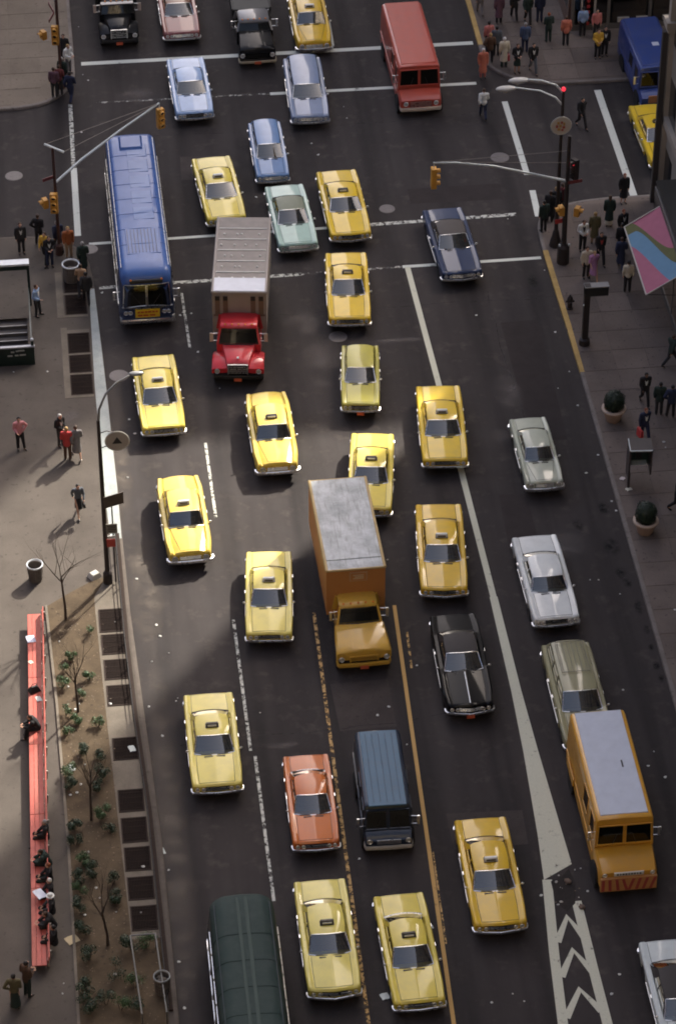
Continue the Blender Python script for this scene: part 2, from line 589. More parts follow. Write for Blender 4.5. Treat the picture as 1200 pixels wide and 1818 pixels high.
def stripe(name, pts, w, m, parent=None, z=0.004):
    mb = MB()
    l, r = offset_line(pts, w / 2), offset_line(pts, -w / 2)
    for i in range(len(pts) - 1):
        mb.quad((*r[i], z), (*r[i + 1], z), (*l[i + 1], z), (*l[i], z))
    return structure(mb.build(name, m))
stripe('stop_line', [(-9.25, 38.12), (11.2, 38.05)], .34, WHITE)
stripe('crosswalk_line', [(-8.6, 34.2), (0.2, 34.15)], .14, WHITE_VW)
stripe('crosswalk_line', [(0.2, 34.12), (10.8, 34.02)], .26, WHITE)
stripe('crosswalk_line', [(-9.6, 21.45), (2.0, 21.6)], .20, WHITE)
stripe('crosswalk_line', [(2.0, 21.62), (11.0, 21.8)], .26, WHITE_W)
stripe('crosswalk_line', [(-9.3, 17.75), (0.2, 17.85)], .24, WHITE_W)
stripe('crosswalk_line', [(0.2, 17.86), (5.0, 17.96)], .16, WHITE_VW)
stripe('crosswalk_line', [(5.0, 17.95), (11.6, 18.0)], .22, WHITE)
stripe('crosswalk_line', [(11.98, 32.1), (12.06, 25.2)], .30, WHITE)
stripe('crosswalk_line', [(12.1, 23.8), (12.02, 21.5)], .30, WHITE)
stripe('crosswalk_line', [(16.87, 32.7), (16.93, 22.7)], .36, WHITE)
stripe('crosswalk_line', [(-9.98, 34.2), (-10.05, 28.3)], .20, WHITE_W)
stripe('crosswalk_line', [(-10.05, 28.2), (-10.1, 22.2)], .30, WHITE)
for y in (16.9, 5.4, -6.5, -14.6):
    stripe('lane_line', [(-5.5 + (16.9 - y) * .022, y), (-5.42 + (16.9 - y) * .020, y - (4.4 if y > 10 else 5.2 if y > 0 else 7.8))], .12, WHITE_W)
stripe('lane_line', [(-1.68, -6.4), (-1.86, -18), (-2.02, -29.5)], .13, YELLOW_W)
stripe('lane_line', [(1.64, -6.3), (1.38, -15), (0.97, -29.4)], .15, YELLOW)
stripe('lane_line', [(1.95, -8.0), (1.86, -10.2)], .09, YELLOW_W)
stripe('lane_line', [(1.36, -20.5), (1.22, -25.2)], .07, YELLOW_W)
stripe('lane_line', [(0.7, 38.4), (0.72, 40.6)], .16, YELLOW)
stripe('lane_line', [(3.9, 38.5), (3.95, 41.0)], .12, WHITE)
# long line that opens into a hatched gore
stripe('gore_line', [(5.22, 17.9), (5.46, 8.7), (5.60, 2.1), (5.76, -6.2)], .26, CREAM)
g = MB()
lft = [(5.60, -6.2), (5.62, -12), (5.56, -15.5), (5.40, -20.0), (5.26, -22.4)]
rgt = [(5.92, -6.2), (6.02, -12), (6.14, -15.5), (6.34, -20.0), (6.42, -21.7)]
for i in range(4):
    g.quad((*lft[i], .0042), (*lft[i + 1], .0042), (*rgt[i + 1], .0042), (*rgt[i], .0042))
structure(g.build('gore_fill', CREAM))
stripe('gore_line', [(5.38, -22.4), (5.05, -26.0), (4.70, -31)], .36, CREAM)
stripe('gore_line', [(6.28, -23.6), (6.32, -27.0), (6.40, -31)], .36, CREAM)
for y in (-24.35, -26.0, -27.9):
    k = (y + 22.4) / 8.0
    xl, xr = 5.45 + k * .62, 6.22
    mx = (xl + xr) / 2 + .05
    stripe('gore_chevron', [(xl - .05, y - 1.15 + k * .2), (mx, y), (xr + .05, y - 1.1)], .29, CREAM, z=.0046)

# utility cuts and tar seams in the road
CUT = [paving_mat('road_cut_%d' % k, c, tuple(x * 1.35 for x in c), (0.03, 0.026, 0.025), 1.3) for k, c in enumerate(((0.032, 0.0265, 0.0255), (0.050, 0.042, 0.039)))]
for i, (x0, x1, y0, y1) in enumerate(((6.0, 10.6, 23.2, 24.6), (-4.8, -2.6, 26.5, 28.6), (8.9, 10.6, 4.0, 13.0), (2.2, 5.0, -20.5, -18.6), (6.9, 8.2, -3.6, 0.4), (-1.4, .8, -13.6, -10.8))):
    rr_ = random.Random(i)
    j = lambda: rr_.uniform(-.08, .08)
    structure(MB().poly([(x0 + j(), y0 + j(), .0016), (x1 + j(), y0 + j(), .0016), (x1 + j(), y1 + j(), .0016), (x0 + j(), y1 + j(), .0016)]).build('road_cut', CUT[i % 2]))
TAR = worn_paint('tar_seam', (0.016, 0.014, 0.014), .46, 1.2)
for i, (x, y, dx, dy, n) in enumerate(((-9.0, 14.4, 21, .5, 30), (-8.8, -13.8, 14, .9, 24), (8.6, 15.5, .4, -14, 16), (-8.6, 30.6, 20, .4, 26))):
    rr_ = random.Random(20 + i)
    a_, b_ = 0.0, []
    for k in range(n + 1):
        a_ = a_ * .8 + rr_.uniform(-.10, .10)
        b_.append((x + dx * k / n + (a_ if abs(dy) > abs(dx) else 0), y + dy * k / n + (a_ if abs(dx) >= abs(dy) else 0)))
    stripe('tar_seam', b_, .03, TAR, z=.0022)
# dust that gathers along the left gutter
DUST = soft_spot('gutter_dust', (0.15, 0.127, 0.104), .8, 1.1)
for x0, x1, y0, y1 in ((-9.3, -7.6, -9.0, 1.0), (-9.1, -7.5, -30, -7), (-9.6, -8.4, -2, 12)):
    structure(MB().quad((x0, y0, .0028), (x1, y0, .0028), (x1, y1, .0028), (x0, y1, .0028)).build('gutter_dust', DUST))

# manhole covers
COVER = simple('cast_iron_cover', (0.15, 0.135, 0.13), 0.6, 0.2, 0.3, 8)
for (x, y, r, lab) in ((-13.0, 27.8, .43, 'round iron manhole cover in side street by left edge'), (4.86, 22.93, .38, 'round iron manhole cover between yellow taxi and navy car'),
                  (-8.74, 10.75, .44, 'round iron manhole cover beside white kerb near three gratings'), (10.96, 26.9, .46, 'round iron manhole cover under right traffic light arm'),
                  (-9.6, 21.0, .40, 'round iron manhole cover by street corner beside blue bus'), (1.37, 12.67, .42, 'round iron manhole cover set in patched asphalt beside grey truck')):
    mb = MB().lathe([(r, 0.0), (r, .010), (r * .93, .014), (r * .93, .009), (r * .9, .009), (r * .9, .014), (0.02, .014)], 28)
    for k in range(6):
        a = k * math.pi / 3
        mb.bar((r * .2 * math.cos(a), r * .2 * math.sin(a), .016), (r * .82 * math.cos(a), r * .82 * math.sin(a), .016), .03, .006)
    tag(mb.build('manhole_cover', COVER, loc=(x, y, .001)), lab, 'manhole cover', 'manhole covers')

# storm drains
IRON = simple('dark_iron', (0.022, 0.020, 0.020), 0.6, 0.3)
# ------------------------------------------------------------------ buildings
STONE = simple('limestone', (0.34, 0.30, 0.245), 0.85, 0, 0.22, 0.9)
BRICK = simple('brown_brickwork', (0.16, 0.095, 0.07), 0.9, 0, 0.25, 2.0)
GREYW = simple('grey_facing', (0.19, 0.18, 0.17), 0.85, 0, 0.2, 1.0)
DARKF = simple('black_shopfront', (0.012, 0.013, 0.013), 0.35, 0, 0.3, 3)
GLASS = glass_mat()
BGLASS = glass_mat('building_glass', (0.05, 0.06, 0.06))
FRAME = simple('window_frame', (0.12, 0.11, 0.10), 0.5)

def facade_mat(name, wall, bay, storey):
    """masonry with a regular grid of windows, for blocks too far off the frame to show single windows"""
    m, nt, b = new_mat(name)
    g = N(nt, 'ShaderNodeNewGeometry')
    sp = N(nt, 'ShaderNodeSeparateXYZ')
    nt.links.new(g.outputs['Position'], sp.inputs[0])
    def mth(op, a, v=None, c=None):
        n = N(nt, 'ShaderNodeMath', operation=op)
        for i, q in enumerate((a, v, c)):
            if q is None:
                continue
            if isinstance(q, (int, float)):
                n.inputs[i].default_value = q
            else:
                nt.links.new(q, n.inputs[i])
        return n.outputs[0]
    u = mth('FRACT', mth('DIVIDE', mth('ADD', sp.outputs[0], sp.outputs[1]), bay))
    w = mth('FRACT', mth('DIVIDE', sp.outputs[2], storey))
    inu = mth('MULTIPLY', mth('GREATER_THAN', u, .28), mth('LESS_THAN', u, .74))
    inw = mth('MULTIPLY', mth('GREATER_THAN', w, .30), mth('LESS_THAN', w, .85))
    win = mth('MULTIPLY', inu, inw)
    v = world_coords(nt)
    f = noise_tex(nt, v, .4, 5)
    c = mixc(nt, f, tuple(x * .7 for x in wall), tuple(x * 1.2 for x in wall))
    nt.links.new(mixc(nt, win, c, (0.02, 0.022, 0.025)), b.inputs['Base Color'])
    nt.links.new(ramp(nt, win, [(0, .9), (1, .12)]), b.inputs['Roughness'])
    return m

def tower(label, x0, x1, y0, y1, h, m, cat='building'):
    """block with base course, cornice, parapet and roof house"""
    cx, cy = (x0 + x1) / 2, (y0 + y1) / 2
    t = thing('building', label, cat, (cx, cy, 0))
    sx, sy = x1 - x0, y1 - y0
    wm = MB().box(0, 0, 0, sx, sy, h)
    wm.build('wall', m, t)
    for z, o, hh in ((h - 1.2, .35, .5), (h - .698, .55, .35), (4.6, .22, .45)):
        c = MB().box(0, 0, z, sx + 2 * o, sy + 2 * o, hh)
        c.build('cornice' if z > 5 else 'base_course', STONE, t)
    r = MB().box(0, 0, h + .002, sx - .8, sy - .8, .3)
    r.box(sx * .1, sy * .1, h + .3, sx * .3, sy * .25, 3.2)
    r.build('roof', GREYW, t)
    return t

F_STONE = facade_mat('stone_facade', (0.30, 0.27, 0.22), 3.4, 3.9)
F_BRICK = facade_mat('brick_facade', (0.13, 0.08, 0.06), 3.2, 3.7)
F_GREY = facade_mat('grey_facade', (0.14, 0.135, 0.13), 2.8, 3.8)
# near right block: its corner pilaster shows at the right edge of the photograph
near = tower('tall beige corner building whose stone pilaster rises at the right edge', 18.1, 62, -110, 22.0, 78, F_STONE)
near_c = (near.location.x, near.location.y)
pil = MB()
pil.box(18.06 - near_c[0], 22.0 - near_c[1], 0, .5, .5, 1.0)
pil.box(18.06 - near_c[0], 22.0 - near_c[1], 1.0, .36, .36, 8.6)
pil.box(18.06 - near_c[0], 22.0 - near_c[1], 9.6, .6, .6, .25)
pil.box(18.06 - near_c[0], 22.0 - near_c[1], 9.85, .8, .8, .35)
pil.box(18.06 - near_c[0], 22.0 - near_c[1], 10.2, .42, .42, 66)
pil.build('pilaster', STONE, near)
MB().box(17.70 - near_c[0], 22.0 - near_c[1], 0, .26, .26, 9.6).build('side_post', simple('bronze_post', (0.05, 0.043, 0.038), .6), near)
shop = MB()
shop.box(17.42 - near_c[0], 9.5 - near_c[1], 0, 1.36, 16, 4.3)
shop.build('shopfront', DARKF, near)
sf = MB()
for yy in (2.5, 5.8, 9.0, 12.2, 15.4):
    sf.box(16.71 - near_c[0], yy - near_c[1], 0, .06, .14, 3.6)
sf.box(16.71 - near_c[0], 9.5 - near_c[1], 3.6, .08, 15.6, .5)
sf.box(16.71 - near_c[0], 9.5 - near_c[1], 0, .08, 15.6, .5)
sf.build('shopfront_frame', FRAME, near)
for yy in (4.15, 7.4, 10.6, 13.8):
    MB().quad((16.70, yy - 1.5, .5), (16.70, yy + 1.5, .5), (16.70, yy + 1.5, 3.6), (16.70, yy - 1.5, 3.6)).build('shop_pane', BGLASS, near, loc=(-near_c[0], -near_c[1], 0))

# far right block: closes the side street, its roof line cuts the sun patch
far = tower('dark fronted corner building behind the crowd at the upper right', 16.3, 70, 38.7, 46.5, 31.7, F_BRICK)
fc = (far.location.x, far.location.y)
def fbox(mb, x, y, z, sx, sy, sz, mi=0):
    return mb.box(x - fc[0], y - fc[1], z, sx, sy, sz, mi)
ff = MB()
fbox(ff, 43, 38.62, 0, 53, .1, 4.4)
ff.build('shopfront', DARKF, far)
ff = MB()
for x in (16.5, 18.4, 20.6, 22.8, 25, 28, 31):
    fbox(ff, x, 38.52, 0, .16, .12, 3.9)
fbox(ff, 24, 38.5, 3.9, 15.6, .16, .5)
fbox(ff, 24, 38.53, .0, 15.6, .1, .45)
ff.build('shopfront_frame', FRAME, far)
for x in (17.45, 19.5, 21.7, 23.9, 26.5, 29.5):
    q = MB().quad((x - .9, 38.5, .5), (x + .9, 38.5, .5), (x + .9, 38.5, 3.85), (x - .9, 38.5, 3.85))
    q.build('shop_pane', BGLASS, far, loc=(-fc[0], -fc[1], 0))
PALE = simple('pale_trim', (0.36, 0.33, 0.29), 0.7)
REDT = simple('red_trim', (0.35, 0.03, 0.03), 0.6)
tr = MB()
for x in (16.95, 17.65):
    fbox(tr, x, 38.42, 0.1, .10, .10, 3.0)
fbox(tr, 17.3, 38.42, 2.9, .8, .1, .12)
tr.build('door_frame', PALE, far)
tr = MB()
for i in range(7):
    fbox(tr, 17.3, 38.4, .5 + i * .34, .16, .06, .16)
tr.build('door_sign', REDT, far)
tr = MB()
for x in (19.2, 20.2, 21.6):
    fbox(tr, x, 38.46, .55, .62, .10, .26)
fbox(tr, 20.6, 38.46, 2.9, 1.5, .1, .22)
tr.build('sill_panel', PALE, far)

# unseen towers up the avenue, the first two shaped for shade and paintwork reflections
tower('unseen tall grey tower added up the avenue on the right for reflections', 16.5, 21.5, 47.0, 84, 135, F_GREY)
tower('unseen brown brick tower added for reflections beyond grey tower', 16.5, 50, 90, 140, 95, F_BRICK)
tower('stone block at the far end of avenue', 17.0, 52, 146, 230, 70, F_STONE)
tower('low stone block on far left pavement up the avenue', -60, -24.5, 52, 120, 34, F_STONE)
# the block the photographer looks out from, and an added one across the plaza
tower('tall stone building behind the camera facing up the avenue', -58, 17.5, -150, -107, 118, F_STONE)
tower('unseen brown brick block added beyond the plaza to cut skylight', -110, -46, -140, 12, 62, F_BRICK)  # unseen block put in to cut skylight from the left

# ------------------------------------------------------------------ vehicle materials
CHROME = chrome_mat()
RUBBER = simple('tyre_rubber', (0.012, 0.012, 0.012), 0.85)
UNDER = simple('underbody', (0.010, 0.010, 0.010), 0.9)
INTERIOR = simple('car_interior', (0.06, 0.054, 0.050), 0.8)
SEAT = simple('seat_vinyl', (0.09, 0.075, 0.065), 0.55)
DARK_TRIM = simple('dark_trim', (0.015, 0.015, 0.016), 0.5)
LAMP = simple('headlamp_glass', (0.42, 0.43, 0.40), 0.12)
AMBER = simple('amber_lens', (0.7, 0.22, 0.02), 0.25)
REDL = simple('red_lens', (0.45, 0.02, 0.02), 0.25)
PLATE = simple('orange_number_plate', (0.62, 0.13, 0.06), 0.5)
SIGN_W = simple('roof_light_white', (0.82, 0.82, 0.76), 0.35)
SIGN_D = simple('roof_light_dark', (0.06, 0.05, 0.03), 0.4)
HUB = simple('hub_cap', (0.55, 0.55, 0.55), 0.25, 0.9)
BLACKP = simple('black_lettering', (0.02, 0.018, 0.016), 0.6)

P_LEMON = car_paint('paint_lemon_yellow', (0.74, 0.59, 0.085))
P_PALE = car_paint('paint_pale_yellow', (0.76, 0.64, 0.13))
P_AMBER = car_paint('paint_amber_yellow', (0.74, 0.47, 0.028))
P_CHECK = car_paint('paint_warm_yellow', (0.74, 0.54, 0.080))
P_GOLD = car_paint('paint_golden_yellow', (0.73, 0.50, 0.030))

WHEELS = {}
def wheel(parent, x, y, r=0.34, w=0.2, rim=None):
    key = (r, w)
    if key not in WHEELS:
        t = MB()
        prof = [(-w / 2, r * .62), (-w / 2, r * .93), (-w * .36, r), (w * .36, r), (w / 2, r * .93), (w / 2, r * .62)]
        n = 18
        rings = [[(a, q * math.cos(2 * math.pi * k / n), q * math.sin(2 * math.pi * k / n)) for k in range(n)] for a, q in prof]
        t.loft(rings)
        h = MB()
        for s in (-1, 1):
            prof = [(s * w * .40, r * .62), (s * w * .47, r * .58), (s * w * .36, r * .45), (s * w * .5, r * .2), (s * w * .52, .01)]
            h.loft([[(a, q * math.cos(2 * math.pi * k / n), q * math.sin(2 * math.pi * k / n)) for k in range(n)] for a, q in prof])
        WHEELS[key] = (t.mesh('wheel', RUBBER, 40), h.mesh('rim', HUB, 40))
    a, b = WHEELS[key]
    o = obj('wheel', a, parent, (x, y, r))
    obj('rim', b, o)
    return o

def sstep(a, b, t):
    t = max(0.0, min(1.0, (t - a) / (b - a)))
    return t * t * (3 - 2 * t)

def car(name, label, cat, F, h, L=5.2, W=1.95, hood=1.62, trunk=1.15, paint=None, roof_m=None, style='sedan', roof=1.38, zh=0.90, zd=0.92,
        crown=0.035, fr=0.028, prow=0.05, taxi=None, plate=False, group=None, rake=0.62, rrake=0.60, sail=0.82, rack=False, grille='dark',
        bow=0.14, nose_drop=0.10, ridge=0.012, taper=0.035, hub_y=None, decal=None, trim=True, strip=False, rtrim=False):
    """American car of about 1970. F = (x, y) of the middle of the front bumper on the ground, h = heading (0 faces -y)."""
    d = Vector((math.sin(h), -math.cos(h), 0))
    c = Vector((F[0], F[1], 0)) - d * (L / 2)
    t = thing(name, label, cat, c, h, group)
    hw0 = W / 2
    yf, yr = -L / 2, L / 2
    y0 = yf + hood                      # windscreen base
    y3 = yr - trunk                     # rear window base
    wag = style == 'wagon'
    if wag:
        y3 = yr - 0.10
    y1, y2 = y0 + rake, y3 - (0.34 if wag else rrake)
    wheel_r = 0.335
    ax_f, ax_r = yf + 0.92, yr - 1.12
    def hw(y):
        k = 1 - taper * (1 - sstep(yf, yf + 0.9, y)) - (taper * .8) * sstep(yr - 0.9, yr, y)
        return hw0 * k
    def top(y):
        if y < y0:
            u = (y - yf) / hood
            return zh - nose_drop * (1 - u) ** 1.6
        if y > y3 and not wag:
            u = (y - y3) / max(trunk, .1)
            return zd - 0.05 * u * u
        return zh + (zd - zh) * (y - y0) / max(0.1, y3 - y0)
    def bot(y):
        z = 0.26 + .16 * (1 - sstep(yf, yf + .45, y)) + .12 * sstep(yr - .4, yr, y)
        for a in (ax_f, ax_r):
            q = abs(y - a)
            if q < 0.40:
                z = max(z, 0.335 + math.sqrt(max(0.0, 0.38 ** 2 - min(q, .38) ** 2)))
        return z
    c0, c1 = y0 + 0.12, y3 - 0.12
    ys = sorted(set([round(yf + L * i / 34, 4) for i in range(35)] + [round(yf + .03, 4), round(yf + .06, 4), round(yr - .025, 4), round(yr - .05, 4)] + [round(a + s, 4) for a in (ax_f, ax_r) for s in (-.40, -.34, -.2, 0, .2, .34, .40)]))
    ys = [y for y in ys if abs(y - c0) > .03 and abs(y - c1) > .03]
    st = [(y, (c0 < y < c1)) for y in ys] + [(c0 - .001, False), (c0, True), (c1, True), (c1 + .001, False)]
    st.sort()
    def sect(y, tub):
        w, tz, b = hw(y), top(y), bot(y)
        e = sstep(yf, yf + .06, y) * sstep(yr, yr - .05, y)         # round the ends over
        tz -= (1 - e) * .045
        w *= .980 + .020 * e
        cr = crown * (0.35 + .65 * e) * (1 if y < y0 or y > y3 else 0)
        q = [(0, tz + cr + ridge * (y < y0)), (.40 * w, tz + cr * .82), (.69 * w, tz + cr * .30), (.745 * w, tz), (.81 * w, tz + fr), (.945 * w, tz + fr * .9), (.992 * w, tz - .025), (w, tz - .17),
             (w, max(.50, b + .06)), (.985 * w, max(.40, b + .03)), (.95 * w, b), (0, b)]
        if tub:
            q[0:4] = [(0, .40), (.40 * w, .40), (.72 * w, .42), (.735 * w, tz - .03)]
        full = [(x, z) for x, z in q] + [(-x, z) for x, z in q[-2:0:-1]]
        ring = []
        for x, z in full:
            k = (1 - sstep(yf, yf + .7, y)) * prow * (1 - abs(x) / max(w, .01))
            ring.append((x, y - k, z))
        return ring
    rings = [sect(y, tb) for y, tb in st]
    body = MB().loft(rings, 0)
    n = len(rings[0])
    for i in range(len(rings) - 1):
        for j in range(n):
            jj = j if j < n / 2 else n - 1 - j
            if st[i][1] or st[i + 1][1]:
                if jj in (0, 1, 2):
                    body.m[i * n + j] = 1
            if jj == 10:
                body.m[i * n + j] = 2
    body.build('body', [paint, INTERIOR, UNDER], t, smooth=38)
    # bonnet and boot lid: panels standing a few millimetres proud, so that their shut lines read
    def lid(nm, ya, yb, wk):
        m = MB()
        S = [-1, -.72, -.36, -.08, 0, .08, .36, .72, 1]
        rows = []
        for i in range(7):
            y = ya + (yb - ya) * i / 6
            w = hw(y) * (wk if not (style == 'round' and nm == 'bonnet') else .44 + .26 * i / 6)
            r = []
            for s in S:
                x = s * w
                cr = crown
                a = abs(x) / hw(y)
                zz = top(y) + (cr * (1 - .18 * (a / .40)) if a < .40 else cr * (.82 - .52 * (a - .4) / .29))
                if nm == 'bonnet':
                    zz += ridge * max(0, 1 - a / .40)
                k = (1 - sstep(yf, yf + .7, y)) * prow * (1 - a)
                r.append((x, y - k, zz + .009))
            rows.append([(r[0][0] - .004, r[0][1], r[0][2] - .02)] + r + [(r[-1][0] + .004, r[-1][1], r[-1][2] - .02)])
        first = [(x, y - .004, z - .02) for x, y, z in rows[0]]
        last = [(x, y + .004, z - .02) for x, y, z in rows[-1]]
        m.loft([first] + rows + [last], 0, caps=False, closed=False)
        lo_ = m.build(nm, paint, t, smooth=30)
        ring = [r[1] for r in rows] + rows[-1][2:-1] + [r[-2] for r in rows[::-1]] + rows[0][1:-1][::-1]
        MB().tube([(x * 1.01, y, z - .006) for x, y, z in ring], .009, 4).build('shut_line', DARK_TRIM, lo_)
    lid('bonnet', yf + .13, y0 - .10, .70)
    if not wag and trunk > .6:
        lid('boot_lid', y3 + .06, yr - .10, .70)
    # cowl vent and wipers at the foot of the windscreen
    for s in (-1, 1):
        m = MB()
        m.bar((s * .10, y0 - .02 - bow, top(y0) + crown + .022), (s * .52, y0 - .005 - bow * .7, top(y0) + crown * .8 + .022), .018, .014)
        m.build('wiper', DARK_TRIM, t)
    for s in (-1, 1):
        MB().box(s * W * .12, y0 - .13 - bow * .7, top(y0) + crown * .92, W * .17, .045, .022).build('cowl_vent', DARK_TRIM, t)
    # glasshouse
    wb, wt = hw0 * .785, hw0 * .650
    if wag:
        wt = hw0 * .685
        wb = hw0 * .80
    zb, zr = zh + .01, roof
    zbr = zd + .01
    side_z = zr - .055
    roof_m = roof_m or paint
    S = [-1, -.86, -.6, -.3, 0, .3, .6, .86, 1]
    rows = []
    for i in range(9):
        v = i / 8
        row = []
        for s in S:
            ya = y1 - bow * .55 * (1 - s * s)
            yb = y2 + (.05 if wag else .10) * (1 - s * s)
            y = ya + (yb - ya) * v
            z = zr - .055 * abs(s) ** 3.2 - .028 * (2 * v - 1) ** 2 - .02 * max(0, v - .85) * 4 - .02 * max(0, .12 - v) * 4
            row.append((s * wt * (1 - .03 * (2 * v - 1) ** 2), y, z))
        rows.append([(row[0][0] * 1.015, row[0][1], row[0][2] - .035)] + row + [(row[-1][0] * 1.015, row[-1][1], row[-1][2] - .035)])
    r = MB()
    first = [(x, y + .01, z - .03) for x, y, z in rows[0]]
    last = [(x, y - .01, z - .03) for x, y, z in rows[-1]]
    r.loft([first] + rows + [last], 0, caps=False, closed=False)
    # pillars and window frames
    def P(side, u, v):
        bt = Vector((side * wb, y0 + (y3 - y0) * u, zb + (zbr - zb) * u))
        tp = Vector((side * wt * 1.005, y1 + (y2 - y1) * u, side_z - .01))
        k = .035 * math.sin(math.pi * v)
        q = bt.lerp(tp, v)
        return (q.x + side * k, q.y, q.z)
    def patch(side, u0, u1, v0, v1, mb, mi=0, inset=0.0):
        g = [[P(side, u0 + (u1 - u0) * a / 2, v0 + (v1 - v0) * b / 3) for a in range(3)] for b in range(4)]
        g = [[(x - side * inset, y, z) for x, y, z in rw] for rw in g]
        mb.loft(g, mi, caps=False, closed=False)
    if wag:
        splits = [(.04, .33), (.36, .62), (.66, .955)]
    elif style == 'coupe':
        splits = [(.05, .50), (.515, sail)]
    else:
        splits = [(.045, .45), (.48, sail)]
    for side in (-1, 1):
        e = [0.0] + [q for ab in splits for q in ab] + [1.0]
        for i in range(0, len(e), 2):
            patch(side, e[i], e[i + 1], 0, 1, r)
        patch(side, 0, 1, .93, 1.0, r, inset=-.003)
        patch(side, 0, 1, -.02, .05, r, inset=-.003)
    # short deck panel closing the sides of the rear window base, and the rear header
    r.build('roof', roof_m, t, smooth=40)
    for side in (-1, 1):
        for ab in splits:
            g = MB()
            patch(side, ab[0], ab[1], .05, .93, g, inset=.02)
            g.build('side_window', GLASS, t, smooth=60)
    def screen(nm, front):
        g = MB()
        rw = []
        for i in range(5):
            v = i / 4
            row = []
            for k in range(9):
                s = -1 + k / 4
                if front:
                    p0 = Vector((s * wb * .985, y0 - bow * (1 - s * s), zb + crown * .9 * (1 - s * s)))
                    p1 = Vector((s * wt * .97, y1 - bow * .55 * (1 - s * s), zr - .055 * abs(s) ** 3.2 - .05))
                else:
                    p0 = Vector((s * wb * .93, y3 + .10 * (1 - s * s), zbr + crown * .8 * (1 - s * s)))
                    p1 = Vector((s * wt * .93, y2 + (.05 if wag else .10) * (1 - s * s), zr - .055 * abs(s) ** 3.2 - .09))
                row.append(tuple(p0.lerp(p1, v)))
            rw.append(row)
        g.loft(rw, 0, caps=False, closed=False)
        g.build(nm, GLASS, t, smooth=60)
        if trim:
            lo, hi = rw[0], rw[-1]
            path = lo + [q[-1] for q in rw[1:-1]] + hi[::-1] + [q[0] for q in rw[-2:0:-1]] + [lo[0]]
            path = [(x * 1.004, y - (.012 if front else -.012), z + .006) for x, y, z in path]
            MB().tube(path, .015 if front else .012, 5).build(nm + '_trim', CHROME if front or rtrim else DARK_TRIM, t, smooth=60)
    screen('windscreen', True)
    screen('rear_window', False)
    # seats, dash, steering wheel
    for yy, nm in ((y1 + .45, 'front_seat'), (y1 + 1.30, 'rear_seat')):
        if yy + .5 < c1 + .4:
            s = MB().box(0, yy, .40, W * .66, .52, .18, bev=.05)
            s.box(0, yy + .28, .50, W * .66, .16, .52, ty=.7, bev=.05)
            s.build(nm, SEAT, t)
    MB().box(0, y0 + .30, .66, W * .70, .34, .20, ty=.8, bev=.04).build('dashboard', INTERIOR, t)
    sw = MB().tube([(W * .19 + .19 * math.cos(a), y0 + .60 + .07 * math.sin(a), .86 + .17 * math.sin(a)) for a in [2 * math.pi * k / 12 for k in range(13)]], .013, 5)
    sw.tube([(W * .19, y0 + .60, .86), (W * .19, y0 + .36, .74)], .018, 5)
    sw.build('steering_wheel', DARK_TRIM, t)
    # bumpers
    fz, wf = .46, hw(yf) * 1.02
    bk_ = 1.55 if style == 'round' else 1.0
    prof = [(a * bk_, b * bk_) for a, b in ((0, -.055), (.035, -.045), (.045, 0), (.035, .045), (0, .055), (-.02, .04), (-.02, -.04))]
    wfr = hw(yf + .5) * 1.0
    path = [(-wfr, yf + .20, fz), (-wfr, yf + .08, fz), (-wf * .97, yf - .015, fz), (-wf * .6, yf - .05 - prow * .4, fz), (0, yf - .055 - prow, fz), (wf * .6, yf - .05 - prow * .4, fz), (wf * .97, yf - .015, fz), (wfr, yf + .08, fz), (wfr, yf + .20, fz)]
    MB().sweep([(-a, b) for a, b in prof], path[::-1]).build('front_bumper', CHROME, t, smooth=50)
    wr = hw(yr) * 1.02
    path = [(wr * .99, yr - .18, .50), (wr * .99, yr - .08, .50), (wr * .95, yr + .02, .50), (0, yr + .06, .50), (-wr * .95, yr + .02, .50), (-wr * .99, yr - .08, .50), (-wr * .99, yr - .18, .50)]
    MB().sweep([(-a, b) for a, b in prof], path[::-1]).build('rear_bumper', CHROME, t, smooth=50)
    # nose: grille between paired lamps
    gz = .56
    gw = W * .46
    gm = MB()
    def fy(x):
        return yf - prow * (1 - abs(x) / hw(yf)) - .012
    for s in (-1, 1):
        gm.loft([[(0, fy(0) - .012, gz), (s * gw / 2, fy(gw / 2) - .012, gz), (s * gw / 2, fy(gw / 2) - .012, gz + .17), (0, fy(0) - .012, gz + .17)],
                 [(0, fy(0) + .03, gz), (s * gw / 2, fy(gw / 2) + .03, gz), (s * gw / 2, fy(gw / 2) + .03, gz + .17), (0, fy(0) + .03, gz + .17)]])
    go = gm.build('grille', CHROME if grille == 'chrome' else DARK_TRIM, t)
    gb = MB()
    for i in range(3):
        z = gz + .03 + i * .055
        for s in (-1, 1):
            gb.bar((0, fy(0) - .022, z), (s * gw / 2, fy(gw / 2) - .022, z), .012, .016)
    gb.build('grille_bar', CHROME, go)
    lxs = (.56, .80) if style != 'round' else (.74,)
    for s in (-1, 1):
        for k in lxs:
            x = s * k * hw(yf)
            rr = .068 if style != 'round' else .12
            l = MB().disc((x, fy(x) - .002, gz + .085), rr, 12, 'y', 0, .035)
            lo = l.build('headlight', LAMP, t)
            MB().tube([(x + (rr + .01) * math.cos(a), fy(x) - .032, gz + .085 + (rr + .01) * math.sin(a)) for a in [2 * math.pi * k2 / 12 for k2 in range(13)]], .012, 4).build('bezel', CHROME, lo)
        tl = MB().box(s * hw(yr) * .66, yr + .005, .62, hw(yr) * .5, .03, .13)
        tl.build('tail_light', REDL, t)
        mx = s * (hw(y0) * .985 + .06)
        mm = MB().tube([(s * hw(y0) * .95, y0 + .12, zh + .02), (mx, y0 + .08, zh + .10)], .012, 5)
        mm.ell((mx, y0 + .07, zh + .12), .065, .035, .05, 8, 5)
        mm.build('side_mirror', CHROME, t, smooth=60)
